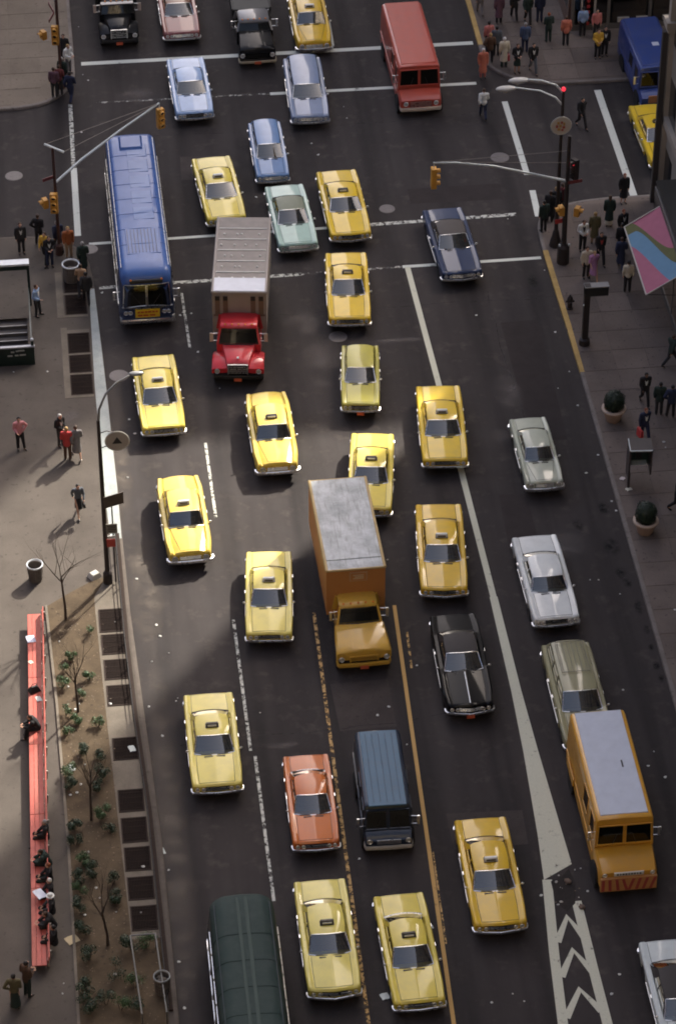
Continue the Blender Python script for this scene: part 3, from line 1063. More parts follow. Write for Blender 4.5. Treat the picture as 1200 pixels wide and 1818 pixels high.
        for yy in ((y0 + 1.25,) if style == 'coupe' else (y0 + 1.05, y0 + 2.0)):
            MB().box(s * (hw(yy) + .012), yy, zh - .15, .03, .16, .03).build('door_handle', CHROME, t)
        sm = MB().bar((s * (hw(0) + .004), ax_f + .5, .50), (s * (hw(0) + .004), ax_r - .5, .50), .012, .035)
        sm.build('side_trim', CHROME, t)
    for yy in (ax_f, ax_r):
        for s in (-1, 1):
            wheel(t, s * (hw(yy) - .13), yy, wheel_r, .19)
    if plate:
        MB().box(0, yf - .10 - prow, .30, .32, .02, .16).build('number_plate', PLATE, t)
    if strip:
        pts_ = [(0, yf + .12 + i * (hood - .35) / 6 - (1 - sstep(yf, yf + .7, yf + .12 + i * (hood - .35) / 6)) * prow, top(yf + .12 + i * (hood - .35) / 6) + crown + ridge + .018) for i in range(7)]
        MB().tube(pts_, .014, 5).build('bonnet_strip', CHROME, t)
    if rack:
        k = MB()
        for s in (-.62, -.37, -.12, .12, .37, .62):
            k.bar((s * wt * 1.1, y1 + 1.0, zr + .015), (s * wt * 1.1, y2 - .12, zr + .01), .02, .02)
        k.bar((-wt * .8, y1 + .95, zr + .05), (wt * .8, y1 + .95, zr + .05), .025, .025)
        k.bar((-wt * .8, y2 - .12, zr + .04), (wt * .8, y2 - .12, zr + .04), .025, .025)
        for s in (-1, 1):
            k.bar((s * wt * .8, y1 + .95, zr + .05), (s * wt * .8, y2 - .12, zr + .04), .025, .025)
        k.build('roof_rack', simple('dull_rack', (0.22, 0.21, 0.15), .5), t)
    if taxi:
        ty = y1 + (.42 if taxi in ('white', 'dark') else .3)
        m = SIGN_W if taxi == 'white' else SIGN_D
        s = MB().box(0, ty, zr - .01, .46, .20, .16, ty=.6, bev=.025)
        so = s.build('roof_light', m, t)
        lt = MB().box(0, ty - .098, zr + .035, .34, .012, .075)
        lt.build('lens', SIGN_D if taxi == 'white' else SIGN_W, so)
        MB().box(0, ty, zr - .03, .52, .26, .035).build('mount', DARK_TRIM, so)
    if decal:
        for s in (-1, 1):
            MB().box(s * (hw(0) + .006), y0 + 1.2, .58, .006, .9, .14).build('door_lettering', BLACKP, t)
    return t

TAXI_G = 'yellow taxis in the traffic'
def taxi(label, F, h, paint, light='white', **kw):
    return car('taxi', label, 'taxi', F, rad(h), paint=paint, taxi=light, group=TAXI_G, decal=True, **kw)
CHECKER = dict(L=5.05, W=1.93, hood=1.62, trunk=1.05, roof=1.55, zh=.98, zd=.98, crown=.11, fr=.06, prow=.02, style='round', rake=.45, rrake=.55, taper=.10, grille='chrome', nose_drop=.14, bow=.10, ridge=.0)

# ------------------------------------------------------------------ taxis
taxi('rounded amber taxi at top edge with its nose over the stop line', (2.82, 37.55), 0, P_AMBER, 'white', **CHECKER)
taxi('yellow taxi half hidden behind the grey truck, beside the blue bus', (-2.99, 21.81), 3.9, P_LEMON, 'white', L=5.3, rake=.7)
taxi('golden taxi in the crossing beside the mint green car', (2.76, 19.84), 1.5, P_GOLD, 'dark', L=5.4, W=2.0, prow=.12, hood=1.78, trunk=1.2, rrake=.62)
taxi('yellow taxi straddling the near crosswalk line, beside grey truck', (1.94, 12.95), -4.2, P_GOLD, 'dark', L=5.2, W=1.98, hood=1.72, rake=.7)
taxi('yellow taxi in the left lane just behind the blue bus', (-7.02, 5.67), 1.7, P_LEMON, 'white', L=5.25, rake=.66)
taxi('old rounded taxi with chrome grille just ahead of red cab truck', (-2.34, 2.44), .7, P_CHECK, 'dark', **CHECKER)
taxi('golden taxi on the long cream line, directly above another golden taxi', (4.87, 2.06), -4.0, P_GOLD, 'white', L=5.25, W=2.0, trunk=1.25, prow=.02)
taxi('pale yellow taxi partly hidden behind the orange box truck', (1.25, -0.88), -8.0, P_LEMON, 'dark', L=5.1, W=1.9)
taxi('old rounded taxi casting a shadow on the sunlit left lane', (-6.48, -3.11), 2.1, P_CHECK, 'white', **CHECKER)
taxi('amber taxi with pointed hood between orange box truck and cream line', (3.68, -6.38), -5.0, P_AMBER, 'white', L=5.4, W=1.98, prow=.12)
taxi('yellow taxi left of the orange box truck at the sun patch edge', (-3.69, -8.43), -5.0, P_PALE, 'white', L=5.1, W=1.92, prow=.0)
taxi('lone yellow taxi in left lane beside the planted strip', (-6.42, -16.88), -.2, P_PALE, 'dark', L=5.1, W=1.98, hood=1.66)
taxi('amber taxi with white roof light beside the hatched gore', (3.21, -25.15), 0, P_AMBER, 'white', L=5.35, W=2.0, prow=.10)
taxi('lemon taxi with split chrome nose beside the dark green bus', (-3.1, -27.65), 0, P_PALE, 'dark', L=5.3, W=1.95, prow=.14, ridge=.03, rrake=.58)
taxi('yellow taxi at the bottom, second of the pair beside green bus', (-.18, -28.57), 1.5, P_LEMON, 'dark', L=5.2, W=1.90, rtrim=True)
taxi('yellow taxi waiting in side street by the stone pilaster', (18.95, 24.55), 2, P_GOLD, 'dark', L=5.1, W=1.9)

# ------------------------------------------------------------------ private cars
CARS = 'private cars in the traffic'
def pcar(label, F, h, rgb, nm, **kw):
    return car('car', label, 'car', F, rad(h), paint=car_paint('paint_' + nm, rgb, .18 if nm == 'black' else .6, dust=.03 if nm in ('black', 'navy') else .16, spec=.08 if nm == 'black' else .22), group=CARS, **kw)
VINYL_B = simple('black_vinyl_roof', (0.075, 0.066, 0.062), 0.6, 0, .15, 12, .25)
VINYL_D = simple('brown_vinyl_roof', (0.050, 0.044, 0.042), 0.6, 0, .15, 12, .25)
pcar('dusty maroon sedan with white bumper at the top edge', (-3.92, 39.35), 1.0, (0.26, 0.075, 0.065), 'maroon', L=5.3, roof_m=car_paint('paint_rust_roof', (0.25, 0.12, 0.06)), grille='chrome')
pcar('light blue sedan behind the stop line beside the blue bus', (-3.81, 31.45), 1.6, (0.30, 0.44, 0.68), 'light_blue', L=5.2, W=1.95)
pcar('grey blue station wagon crossing the far crosswalk line', (1.9, 30.46), -1.0, (0.21, 0.27, 0.40), 'grey_blue', style='wagon', L=5.5, W=1.95, roof=1.42, grille='chrome')
pcar('small blue station wagon in the middle of the crossing', (-.45, 25.26), .3, (0.14, 0.25, 0.46), 'mid_blue', style='wagon', L=4.7, W=1.66, hood=1.45, roof=1.40, grille='chrome')
pcar('mint green sedan just right of the grey truck', (.2, 19.21), 2.6, (0.36, 0.52, 0.45), 'mint', L=5.0, W=1.93, roof_m=simple('olive_vinyl_roof', (0.17, 0.19, 0.13), .5), grille='chrome')
pcar('navy coupe with dark vinyl roof on right side of crossing', (7.55, 16.07), 2.7, (0.022, 0.038, 0.09), 'navy', L=5.3, W=1.98, hood=1.85, style='coupe', sail=.70, roof_m=VINYL_B, prow=.12, ridge=.03, grille='chrome')
pcar('small olive yellow hatchback ahead of a straight yellow taxi', (1.69, 6.41), -6.2, (0.42, 0.38, 0.055), 'olive_yellow', style='wagon', L=4.25, W=1.72, hood=1.5, roof=1.30, rake=.70, plate=True)
pcar('small pale green sedan alone in the right hand lane', (8.88, 0.1), .9, (0.48, 0.51, 0.40), 'pale_green', L=4.45, W=1.66, hood=1.38, trunk=.95, roof=1.40, rake=.45, style='round', grille='chrome')
pcar('pale blue white sedan in right lane behind olive wagon', (7.95, -8.71), 1.3, (0.76, 0.79, 0.76), 'ice_blue', L=5.2, W=1.94, hood=1.6, trunk=1.25, rake=.5, plate=False)
pcar('shiny black coupe left of the widening cream line', (3.75, -13.46), -.3, (0.004, 0.004, 0.005), 'black', L=5.35, W=1.97, hood=1.95, style='coupe', sail=.72, prow=.14, ridge=.05, taper=.09, strip=True, roof_m=VINYL_D, plate=True, grille='chrome')
pcar('olive station wagon with roof rack tucked behind the step van', (8.05, -15.95), .5, (0.30, 0.285, 0.16), 'olive', style='wagon', L=5.55, W=2.0, roof=1.48, rack=True)
pcar('orange sedan between two lane lines ahead of lemon taxi', (-3.0, -20.33), -.7, (0.60, 0.155, 0.022), 'orange', L=4.65, W=1.80, hood=1.45, trunk=1.0, plate=False, rtrim=True)
pcar('white car with dark vinyl roof cut off at lower right', (8.98, -32.05), .3, (0.66, 0.72, 0.70), 'white', L=5.4, W=2.0, style='coupe', sail=.74, roof_m=VINYL_D)

# ------------------------------------------------------------------ vans, trucks and buses
PANE_BACK = simple('dark_behind_glass', (0.012, 0.012, 0.012), .8)
FGLASS = glass_mat('flat_glass', (0.40, 0.44, 0.42), .02, 1.55)
def rsect(w, z0, z1, r, n=5, tumble=0.0):
    """closed cross-section in x,z: square foot, rounded roof corners; tumble narrows the top"""
    pts = [(-w, z0), (w, z0), (w, z0 + (z1 - z0) * .45)]
    wt = w - tumble
    for i in range(n + 1):
        a = math.pi / 2 * i / n
        pts.append((wt - r + r * math.cos(a), z1 - r + r * math.sin(a)))
    pts.append((0, z1 + .03))
    for i in range(n + 1):
        a = math.pi / 2 + math.pi / 2 * i / n
        pts.append((-wt + r + r * math.cos(a), z1 - r + r * math.sin(a)))
    pts.append((-w, z0 + (z1 - z0) * .45))
    return pts

def place(name, label, cat, F, h, L, group):
    d = Vector((math.sin(h), -math.cos(h), 0))
    return thing(name, label, cat, Vector((F[0], F[1], 0)) - d * (L / 2), h, group)

def pane(parent, pts, nm='window', m=None, frame=None, fw=0.03):
    """glass panel through four corners, with a dark backing set behind it and an optional frame"""
    P = [Vector(p) for p in pts]
    nrm = (P[1] - P[0]).cross(P[3] - P[0]).normalized()
    g = MB().poly([tuple(p + nrm * .012) for p in P])
    g.poly([tuple(p + nrm * .003) for p in P], 1)
    o = g.build(nm, [m or FGLASS, PANE_BACK], parent)
    if frame:
        f = MB()
        for a, b in zip(P, P[1:] + P[:1]):
            f.tube([tuple(a + nrm * .015), tuple(b + nrm * .015)], fw, 5)
        f.build('window_frame', frame, o, smooth=60)
    return o

def lamp_pair(t, xs, y, z, r=.1, m=None, nm='headlight'):
    for x in xs:
        o = MB().disc((x, y, z), r, 12, 'y', 0, .04).build(nm, m or LAMP, t)
        MB().tube([(x + (r + .012) * math.cos(a), y - .035, z + (r + .012) * math.sin(a)) for a in [2 * math.pi * k / 12 for k in range(13)]], .014, 4).build('bezel', CHROME, o)

def bumper(t, y, z, w, m=None, hgt=.09, nm='front_bumper', dep=.08, wrap=.35):
    prof = [(0, -hgt), (dep * .7, -hgt * .85), (dep, 0), (dep * .7, hgt * .85), (0, hgt), (-.02, hgt * .7), (-.02, -hgt * .7)]
    sg = -1 if nm == 'front_bumper' else 1
    path = [(-w, y - sg * wrap, z), (-w, y - sg * .08, z), (-w * .95, y + sg * .02, z), (0, y + sg * .05, z), (w * .95, y + sg * .02, z), (w, y - sg * .08, z), (w, y - sg * wrap, z)]
    if sg < 0:
        path = path[::-1]
        prof = [(-a, b) for a, b in prof]
        prof = [(-a, b) for a, b in prof]
    MB().sweep(prof if sg < 0 else [(-a, b) for a, b in prof], path).build(nm, m or CHROME, t, smooth=50)

def mirrors(t, xw, y, z, m=None, big=False):
    for s in (-1, 1):
        k = MB()
        k.tube([(s * (xw - .05), y, z - .25), (s * (xw + .22), y - .05, z - .22)], .012, 5)
        k.tube([(s * (xw - .05), y, z + .15), (s * (xw + .22), y - .05, z + .16)], .012, 5)
        k.build('mirror_arm', CHROME, t)
        MB().box(s * (xw + .22), y - .05, z - .25, .16 if big else .10, .05, .44, bev=.01).build('side_mirror', m or CHROME, t)

# ---- blue city bus
def bus(label, F, h, L, W, H, roof_m, side_m, rc=.34):
    t = place('bus', label, 'bus', F, h, L, 'city buses')
    hw_, yf, yr = W / 2, -L / 2, L / 2
    rings, prof = [], [(0, .80, .72), (.10, .90, .86), (.28, .97, .95), (.6, 1, .99), (1.1, 1, 1)]
    st = [(yf + a, k, q) for a, k, q in prof] + [(yf + 1.1 + (L - 1.9) * i / 10, 1, 1) for i in range(1, 10)] + [(yr - .7, 1, 1), (yr - .30, .98, .97), (yr - .08, .93, .90), (yr, .86, .84)]
    for y, k, q in st:
        rings.append([(x, y, z) for x, z in rsect(hw_ * k, .34, .34 + (H - .34) * q, rc, 7, .10)])
    b = MB().loft(rings)
    n = len(rings[0])
    for f in range(len(rings) - 1):
        for j in range(n):
            zc = sum(b.v[i][2] for i in b.f[f * n + j]) / 4
            if zc < H - .75:
                b.m[f * n + j] = 1
    b.m[-1] = b.m[-2] = 1
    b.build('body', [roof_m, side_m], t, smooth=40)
    for i in range(1, 8):
        y = yf + 1.2 + i * (L - 2.2) / 8
        m = MB()
        path = [(x * 1.003, y, z + .006) for x, z in rsect(hw_, .34, H, rc, 7, .10) if z > H - .6]
        m.tube(path, .012, 4)
        m.build('roof_seam', roof_m, t)
    for s in (-1, 1):
        MB().tube([(s * (hw_ - .10 - rc * .28), yf + .8, H - rc * .28), (s * (hw_ - .10 - rc * .28), yr - .6, H - rc * .28)], .018, 5).build('drip_rail', CHROME if rc < .5 else side_m, t)
        MB().bar((s * (hw_ + .01), yf + .7, .95), (s * (hw_ + .01), yr - .5, .95), .02, .10).build('side_moulding', CHROME, t)
        nb = 8
        for i in range(nb):
            y0_ = yf + 1.6 + i * (L - 2.8) / nb
            y1_ = y0_ + (L - 2.8) / nb - .12
            pts = [(s * (hw_ + .004), y0_, 1.35), (s * (hw_ + .004), y1_, 1.35), (s * (hw_ - .065), y1_, 2.30), (s * (hw_ - .065), y0_, 2.30)]
            pane(t, pts if s > 0 else pts[::-1], 'side_window', None, CHROME, .018)
    for yy in (yf + 2.2, yr - 2.6):
        for s in (-1, 1):
            wheel(t, s * (hw_ - .17), yy, .50, .28)
            k = MB()
            k.box(s * (hw_ - .06), yy, .30, .16, 1.15, .62, bev=.05)
            k.build('wheel_arch', UNDER, t)
    return t, yf, yr, hw_

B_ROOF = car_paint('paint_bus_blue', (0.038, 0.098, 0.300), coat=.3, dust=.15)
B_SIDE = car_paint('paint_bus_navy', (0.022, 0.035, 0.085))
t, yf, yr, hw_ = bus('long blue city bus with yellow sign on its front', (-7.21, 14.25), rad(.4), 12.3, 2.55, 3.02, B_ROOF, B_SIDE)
# split curved windscreen laid just in front of the nose, near-black sheet behind it paints the unlit cab
for s in (-1, 1):
    rows = []
    for i in range(5):
        v = i / 4
        z = 1.32 + v * 1.12
        row = []
        for k in range(7):
            u = k / 6
            x = s * (.03 + u * (hw_ * .86 - .03 - v * .08))
            y = yf - .045 + .10 * u ** 4 + .16 * max(0.0, v - .72)
            row.append((x, y, z - .12 * (1 - v) * u * u))
        rows.append(row)
    w_ = MB().loft(rows, 0, caps=False, closed=False).build('windscreen', FGLASS, t, smooth=60)
    MB().loft([[(x, y + .022, z) for x, y, z in r] for r in rows], 0, caps=False, closed=False).build('cab_interior', PANE_BACK, w_, smooth=60)
    path = rows[0] + [r[-1] for r in rows[1:-1]] + rows[-1][::-1] + [r[0] for r in rows[-2:0:-1]] + [rows[0][0]]
    MB().tube([(x, y - .012, z) for x, y, z in path], .020, 5).build('windscreen_trim', CHROME, w_, smooth=60)
    MB().tube([(s * .25, yf - .08, 1.36), (s * .62, yf - .05, 1.92)], .014, 5).build('wiper', DARK_TRIM, t)
MB().box(0, yf + .09, 2.50, 1.5, .14, .18, bev=.03).build('route_sign', DARK_TRIM, t)
MB().tube([(-hw_ * .9, yf + .05, 1.22), (-hw_ * .5, yf - .03, 1.19), (0, yf - .05, 1.18), (hw_ * .5, yf - .03, 1.19), (hw_ * .9, yf + .05, 1.22)], .02, 5).build('front_moulding', CHROME, t)
bumper(t, yf - .03, .46, hw_ * .97, None, .11, 'front_bumper', .10, .7)
sg = MB().box(0, yf - .035, .68, 1.12, .06, .44)
so = sg.build('advert_board', simple('advert_yellow', (0.75, 0.50, 0.03), .5), t)
AD_RED = simple('advert_red', (0.52, 0.10, 0.02), .5)
for i, (x, z, w) in enumerate([(-.40, .98, .12), (-.24, .98, .14), (-.07, .98, .12), (.09, .98, .15), (.27, .98, .12), (.42, .98, .10), (-.34, .80, .20), (-.08, .80, .24), (.22, .80, .26)]):
    MB().box(x, yf - .07, z - .045, w, .012, .09).build('advert_letter', AD_RED, so)
lamp_pair(t, (-.98, -.78, .78, .98), yf + .03, .92, .085)
for x in (-hw_ * .55, hw_ * .55):
    MB().disc((x, yf + .02, 2.72), .05, 10, 'y', 0, .03).build('marker_lamp', AMBER, t)
mirrors(t, hw_ - .02, yf + .35, 1.75, CHROME)
lv = MB()
for i in range(9):
    lv.box(-.64 + i * .16, yf + 2.7, 3.035, .035, 1.9, .03)
lv.build('roof_louvre', simple('louvre_navy', (0.03, 0.05, 0.12), .5), t)
hp = MB().box(.05, yf + 2.7, 3.0, 1.55, 2.1, .045, bev=.015)
hp.build('roof_hatch', B_ROOF, t)
for i in range(5):  # raised panels painted paler to stand for a building reflected in the roof
    MB().box(.22, yf + 5.0 + i * 1.35, 3.0, .95, 1.05, .05, bev=.02).build('roof_panel', car_paint('paint_bus_reflection', (0.055, 0.125, 0.33), coat=.3), t)
MB().box(0, yr - 1.2, 2.98, 1.2, 1.3, .16, tx=.85, ty=.8, bev=.04).build('rear_pod', B_ROOF, t)

G_ROOF = car_paint('paint_bus_green', (0.032, 0.052, 0.048), coat=.0, rough=.6, dust=.2, spec=.12)
G_SIDE = car_paint('paint_bus_darkgreen', (0.012, 0.018, 0.018))
t, yf, yr, hw_ = bus('dark green bus with rounded roof cut off at the bottom', (-6.2, -36.75), rad(-.2), 12.2, 2.52, 3.05, G_ROOF, G_SIDE, .62)
for s, w in ((-.16, .12), (.14, .14)):  # two lighter strips put the roof's reflections into the colour
    MB().box(s, 0, 3.072, w, 11.2, .022, bev=.006).build('roof_reflection', simple('painted_roof_reflection', (0.044, 0.068, 0.060), .6, 0, .15, 3, .2), t)
MB().box(0, yr - .05, 1.6, 1.6, .12, .8, bev=.03).build('rear_window', GLASS, t)
bumper(t, yr + .02, .5, hw_ * .95, None, .1, 'rear_bumper')

# ---- box truck with a conventional cab
def box_truck(label, F, h, cab_m, box_m, roof_m, L, box_len, box_h, W=2.44, hood_l=1.15, cab_l=1.35, cab_z=2.25, wide=False, cab_w=1.95, group='trucks and vans', rail_m=None):
    t = place('truck', label, 'truck', F, h, L, group)
    yf, yr, hw_ = -L / 2, L / 2, W / 2
    fr_ = MB()
    for s in (-.42, .42):
        fr_.box(s, .2, .62, .14, L - .6, .22)
    fr_.build('chassis', UNDER, t)
    cw = cab_w / 2
    yb = yf + hood_l                # windscreen base
    yc = yb + cab_l                 # back of cab
    hz = 1.32 if wide else 1.38
    # bonnet
    hood = MB()
    nw = hw_ * .93 if wide else cw * .52
    bw = hw_ * .84 if wide else cw * .80
    rr = []
    for i in range(7):
        u = i / 6
        y = yf + .06 + (hood_l - .02) * u
        w = nw + (bw - nw) * u
        z1 = hz - .16 * (1 - u) ** 2 + .06 * u
        rr.append([(-w, y, .72), (w, y, .72), (w, y, z1 - .12), (w * .93, y, z1 - .03), (w * .6, y, z1 + .02), (0, y, z1 + .045), (-w * .6, y, z1 + .02), (-w * .93, y, z1 - .03), (-w, y, z1 - .12)])
    r0 = [(x * .97, y - .06, min(z, hz - .22)) for x, y, z in rr[0]]
    hood.loft([r0] + rr)
    hood.build('bonnet', cab_m, t, smooth=40)
    for q in ((-.42, 0, .42) if wide else (0,)):
        MB().bar((q, yf + .1, hz - .105), (q * .9, yb, hz + .10), .03, .02).build('bonnet_ridge', cab_m, t)
    # front wings arching over the wheels
    for s in (() if wide else (-1, 1)):
        wg = MB()
        rings = []
        xo = hw_ * (.95 if not wide else .93) * s
        xi = (nw * .9) * s
        for i in range(11):
            u = i / 10
            y = yf - .02 + (hood_l + .35) * u
            z = .62 + (.52 if not wide else .60) * math.sin(math.pi * min(1, .18 + u * .74)) ** .8
            k = xi + (bw * .8 * s - xi) * u
            rings.append([(k, y, z - .22), (xo, y, z - .26), (xo, y, z - .07), (xo - s * .08, y, z), (k, y, z + .02)])
        if s > 0:
            rings = [r[::-1] for r in rings]
        wg.loft(rings)
        wg.build('wing', cab_m, t, smooth=45)
    # cab
    c = MB()
    sec = [(yb, 1.0, hz + .04), (yb + .001, 1.0, hz + .05), (yc, 1.0, hz + .05)]
    c.loft([[(-cw, y, .62), (cw, y, .62), (cw, y, z), (-cw, y, z)] for y, k, z in sec])
    yw = yb + .34                   # windscreen top
    tw = cw * .86
    # roof cap
    rc = []
    for y, k, z in ((yw - .08, .90, cab_z - .09), (yw - .02, .97, cab_z - .03), (yw + .15, 1, cab_z), (yc - .15, 1, cab_z), (yc + .02, .96, cab_z - .05)):
        rc.append([(-tw * k, y, cab_z - .14), (tw * k, y, cab_z - .14), (tw * k, y, z - .06), (tw * k * .9, y, z), (0, y, z + .025), (-tw * k * .9, y, z), (-tw * k, y, z - .06)])
    rf = MB().loft(rc)
    for s in (-1, 1):
        for (ya, yt, wd) in ((yb + .02, yw - .02, .09), (yc - .08, yc - .08, .22)):
            q = [Vector((s * cw * .97, ya, hz + .03)), Vector((s * tw * .97, yt, cab_z - .10))]
            rf.bar(tuple(q[0]), tuple(q[1]), wd, .07)
    c.build('cab', cab_m, t)
    rf.build('cab_roof', cab_m, t, smooth=45)
    bwall = MB().quad((-cw, yc - .01, hz), (cw, yc - .01, hz), (tw, yc - .01, cab_z - .1), (-tw, yc - .01, cab_z - .1))
    bwall.quad((-cw * .95, yb + .1, hz + .055), (cw * .95, yb + .1, hz + .055), (cw * .95, yc - .02, hz + .055), (-cw * .95, yc - .02, hz + .055))
    bwall.box(0, yc - .35, hz + .06, cw * 1.6, .22, .40)
    bwall.build('cab_interior', INTERIOR, t)
    g = MB()
    rows = []
    for i in range(3):
        v = i / 2
        rows.append([((-1 + k / 3) * (cw * .95 + (tw * .93 - cw * .95) * v), yb + .03 - .10 * (1 - (-1 + k / 3) ** 2) + (yw - yb - .07) * v, hz + .07 + (cab_z - .13 - hz - .07) * v) for k in range(7)])
    g.loft(rows, 0, caps=False, closed=False)
    w_ = g.build('windscreen', FGLASS, t, smooth=60)
    path = rows[0] + [rows[1][-1]] + rows[-1][::-1] + [rows[1][0], rows[0][0]]
    MB().tube([(x, y - .012, z) for x, y, z in path], .016, 5).build('windscreen_trim', DARK_TRIM, w_)
    MB().tube([(-cw * .6, yb - .04, hz + .09), (-.05, yb - .09, hz + .10), (cw * .6, yb - .04, hz + .09)], .02, 5).build('wiper', DARK_TRIM, t)
    for s in (-1, 1):
        pts = [(s * cw * .985, yb + .16, hz + .07), (s * cw * .985, yc - .18, hz + .07), (s * tw * .985, yc - .18, cab_z - .15), (s * tw * .985, yw + .06, cab_z - .15)]
        MB().poly(pts).build('side_window', GLASS, t)
        MB().box(s * (cw + .012), yb + .85, 1.16, .03, .14, .04).build('door_handle', CHROME, t)
    for i in range(5):
        MB().ell(((i - 2) * .30, yw + .03, cab_z + .02), .045, .06, .035, 8, 5).build('roof_marker_lamp', AMBER, t)
    # nose
    gw = (nw * .86 if not wide else cw * .62)
    gm = MB().box(0, yf - .015, .66, gw * 2, .06, .50 if not wide else .26)
    go = gm.build('grille', DARK_TRIM, t)
    gb = MB()
    gh = .50 if not wide else .26
    for i in range(5):
        z = .68 + gh * (i + .5) / 5
        gb.bar((-gw, yf - .055, z), (gw, yf - .055, z), .02, gh * .06)
    for s in (-1, 1):
        gb.bar((s * gw, yf - .05, .66), (s * gw, yf - .05, .66 + gh), .05, .05)
    gb.bar((-gw, yf - .05, .66 + gh), (gw, yf - .05, .66 + gh), .05, .05)
    gb.build('grille_bar', CHROME if not wide else cab_m, go)
    lamp_pair(t, (-hw_ * .76, hw_ * .76), yf - .01, .80, .10)
    bumper(t, yf - .06, .50, hw_ * .90, cab_m if wide else DARK_TRIM, .10, 'front_bumper', .09, .3)
    MB().box(0, yf - .17, .34, .34, .02, .16).build('number_plate', PLATE, t)
    for x, y, r in ((hw_ - .22, yf + .62, .44), (hw_ - .25, yr - box_len * .32, .46)):
        for s in (-1, 1):
            wheel(t, s * x, y, r, .26)
    for s in (-1, 1):
        wheel(t, s * (hw_ - .54), yr - box_len * .32, .46, .26)
    mirrors(t, cw + .02, yb + .2, 1.75, simple('pale_mirror', (0.5, 0.42, 0.36), .5) if not wide else CHROME, not wide)
    # cargo box
    y0 = yr - box_len
    z0 = .98
    wl = MB()
    wl.box(0, (y0 + yr) / 2, z0, W - .02, box_len - .02, .14)
    for s in (-1, 1):
        wl.box(s * (hw_ - .03), (y0 + yr) / 2, z0 + .14, .06, box_len, box_h - z0 - .20)
    wl.box(0, y0 + .03, z0 + .14, W - .12, .06, box_h - z0 - .20)
    wl.box(0, yr - .03, z0 + .14, W - .12, .06, box_h - z0 - .20)
    wl.build('cargo_box', box_m, t)
    rfm = MB().box(0, (y0 + yr) / 2, box_h - .06, W, box_len, .055, tx=.985, ty=.995, bev=.012)
    ro = rfm.build('cargo_roof', roof_m, t)
    rim = MB()
    for s in (-1, 1):
        rim.tube([(s * (hw_ - .03), y0, box_h - .035), (s * (hw_ - .03), yr, box_h - .035)], .07, 6)
    rim.tube([(-hw_, y0 + .01, box_h - .04), (hw_, y0 + .01, box_h - .04)], .05, 6)
    rim.tube([(-hw_, yr - .01, box_h - .04), (hw_, yr - .01, box_h - .04)], .045, 6)
    rim.build('roof_rail', rail_m or box_m, t, smooth=50)
    return t, ro, yf, yr, y0, hw_

RED_CAB = car_paint('paint_truck_red', (0.55, 0.026, 0.034))
GREY_BOX = simple('aluminium_box', (0.27, 0.24, 0.22), .55, .0, .18, 1.6)
GREY_ROOF = simple('weathered_roof', (0.22, 0.20, 0.185), .7, .0, .35, 2.4)
t, ro, yf, yr, y0, hw_ = box_truck('grey box truck with bright red cab and round headlights', (-3.47, 9.45), rad(-7.0), RED_CAB, GREY_BOX, GREY_ROOF, 8.5, 6.0, 3.35, 2.44)
RIB = simple('white_roof_rib', (0.52, 0.52, 0.50), .5)
for i in range(5):
    MB().box(0, y0 + 1.55 + i * .88, 3.345, 2.2, .05, .035).build('roof_rib', RIB, ro)
for i in range(5):
    for k, x in enumerate((-.85, -.35, .05, .75)):
        MB().lathe([(.055, 0), (.05, .04), (.02, .05)], 8, (x + .1 * ((i * 7 + k) % 3 - 1), y0 + 1.1 + i * .88, 3.345)).build('roof_vent', RIB, ro)
MB().box(0, y0 + .55, 3.345, 2.30, 1.05, .04, bev=.012).build('roof_cap', simple('pale_roof_cap', (0.50, 0.53, 0.60), .4), ro)
BROWN = simple('bulkhead_slats', (0.15, 0.10, 0.07), .7)
for x in (-.98, -.62, .62, .98):
    MB().box(x, y0 - .012, 2.15, .22, .03, .95).build('bulkhead_panel', BROWN, t)
    MB().box(x, y0 - .035, 2.90, .20, .03, .22).build('bulkhead_vent', DARK_TRIM, t)
MB().box(0, y0 - .015, 2.05, 2.3, .04, .07).build('bulkhead_rail', BROWN, t)
MB().box(0, yf + .2, 1.36, .10, .10, .06, bev=.02).build('bonnet_badge', CHROME, t)

OR_BOX = simple('orange_box_paint', (0.48, 0.215, 0.065), .5, 0, .12, 1.2)
OR_CAB = car_paint('paint_truck_ochre', (0.68, 0.40, 0.055))
def weathered_roof():
    m, nt, b = new_mat('mottled_silver_roof')
    v = coords(nt)
    f = noise_tex(nt, v, 1.1, 12, .72)
    f2 = noise_tex(nt, coords(nt, 'Object', (6, .7, 1)), 1.4, 8, .65)
    f3 = noise_tex(nt, v, 9, 6, .7)
    c = mixc(nt, ramp(nt, f, [(.32, 0.0), (.66, 1.0)]), (0.30, 0.32, 0.32), (0.60, 0.63, 0.64))
    c = mixc(nt, ramp(nt, f2, [(.50, 0.0), (.72, .7)]), c, (0.20, 0.20, 0.18))
    c = mixc(nt, ramp(nt, f3, [(.62, 0.0), (.72, .8)]), c, (0.20, 0.14, 0.09))
    nt.links.new(c, b.inputs['Base Color'])
    nt.links.new(ramp(nt, f, [(.3, .75), (.7, .45)]), b.inputs['Roughness'])
    return m
SILVER_ROOF = weathered_roof()
t, ro, yf, yr, y0, hw_ = box_truck('orange box truck with mottled silver roof and ochre cab', (-.06, -10.25), rad(1.2), OR_CAB, OR_BOX, SILVER_ROOF, 8.4, 5.85, 3.30, 2.38, wide=True, cab_z=2.1, cab_w=1.80, hood_l=1.45, cab_l=1.10, rail_m=simple('worn_tan_rail', (0.46, 0.33, 0.14), .6, 0, .25, 3))
MB().box(.10, y0 - .012, 2.66, .72, .02, .46).build('box_badge', simple('badge_frame', (0.46, 0.30, 0.17), .6), t)
MB().box(.10, y0 - .026, 2.71, .62, .02, .36).build('badge_panel', OR_BOX, t)
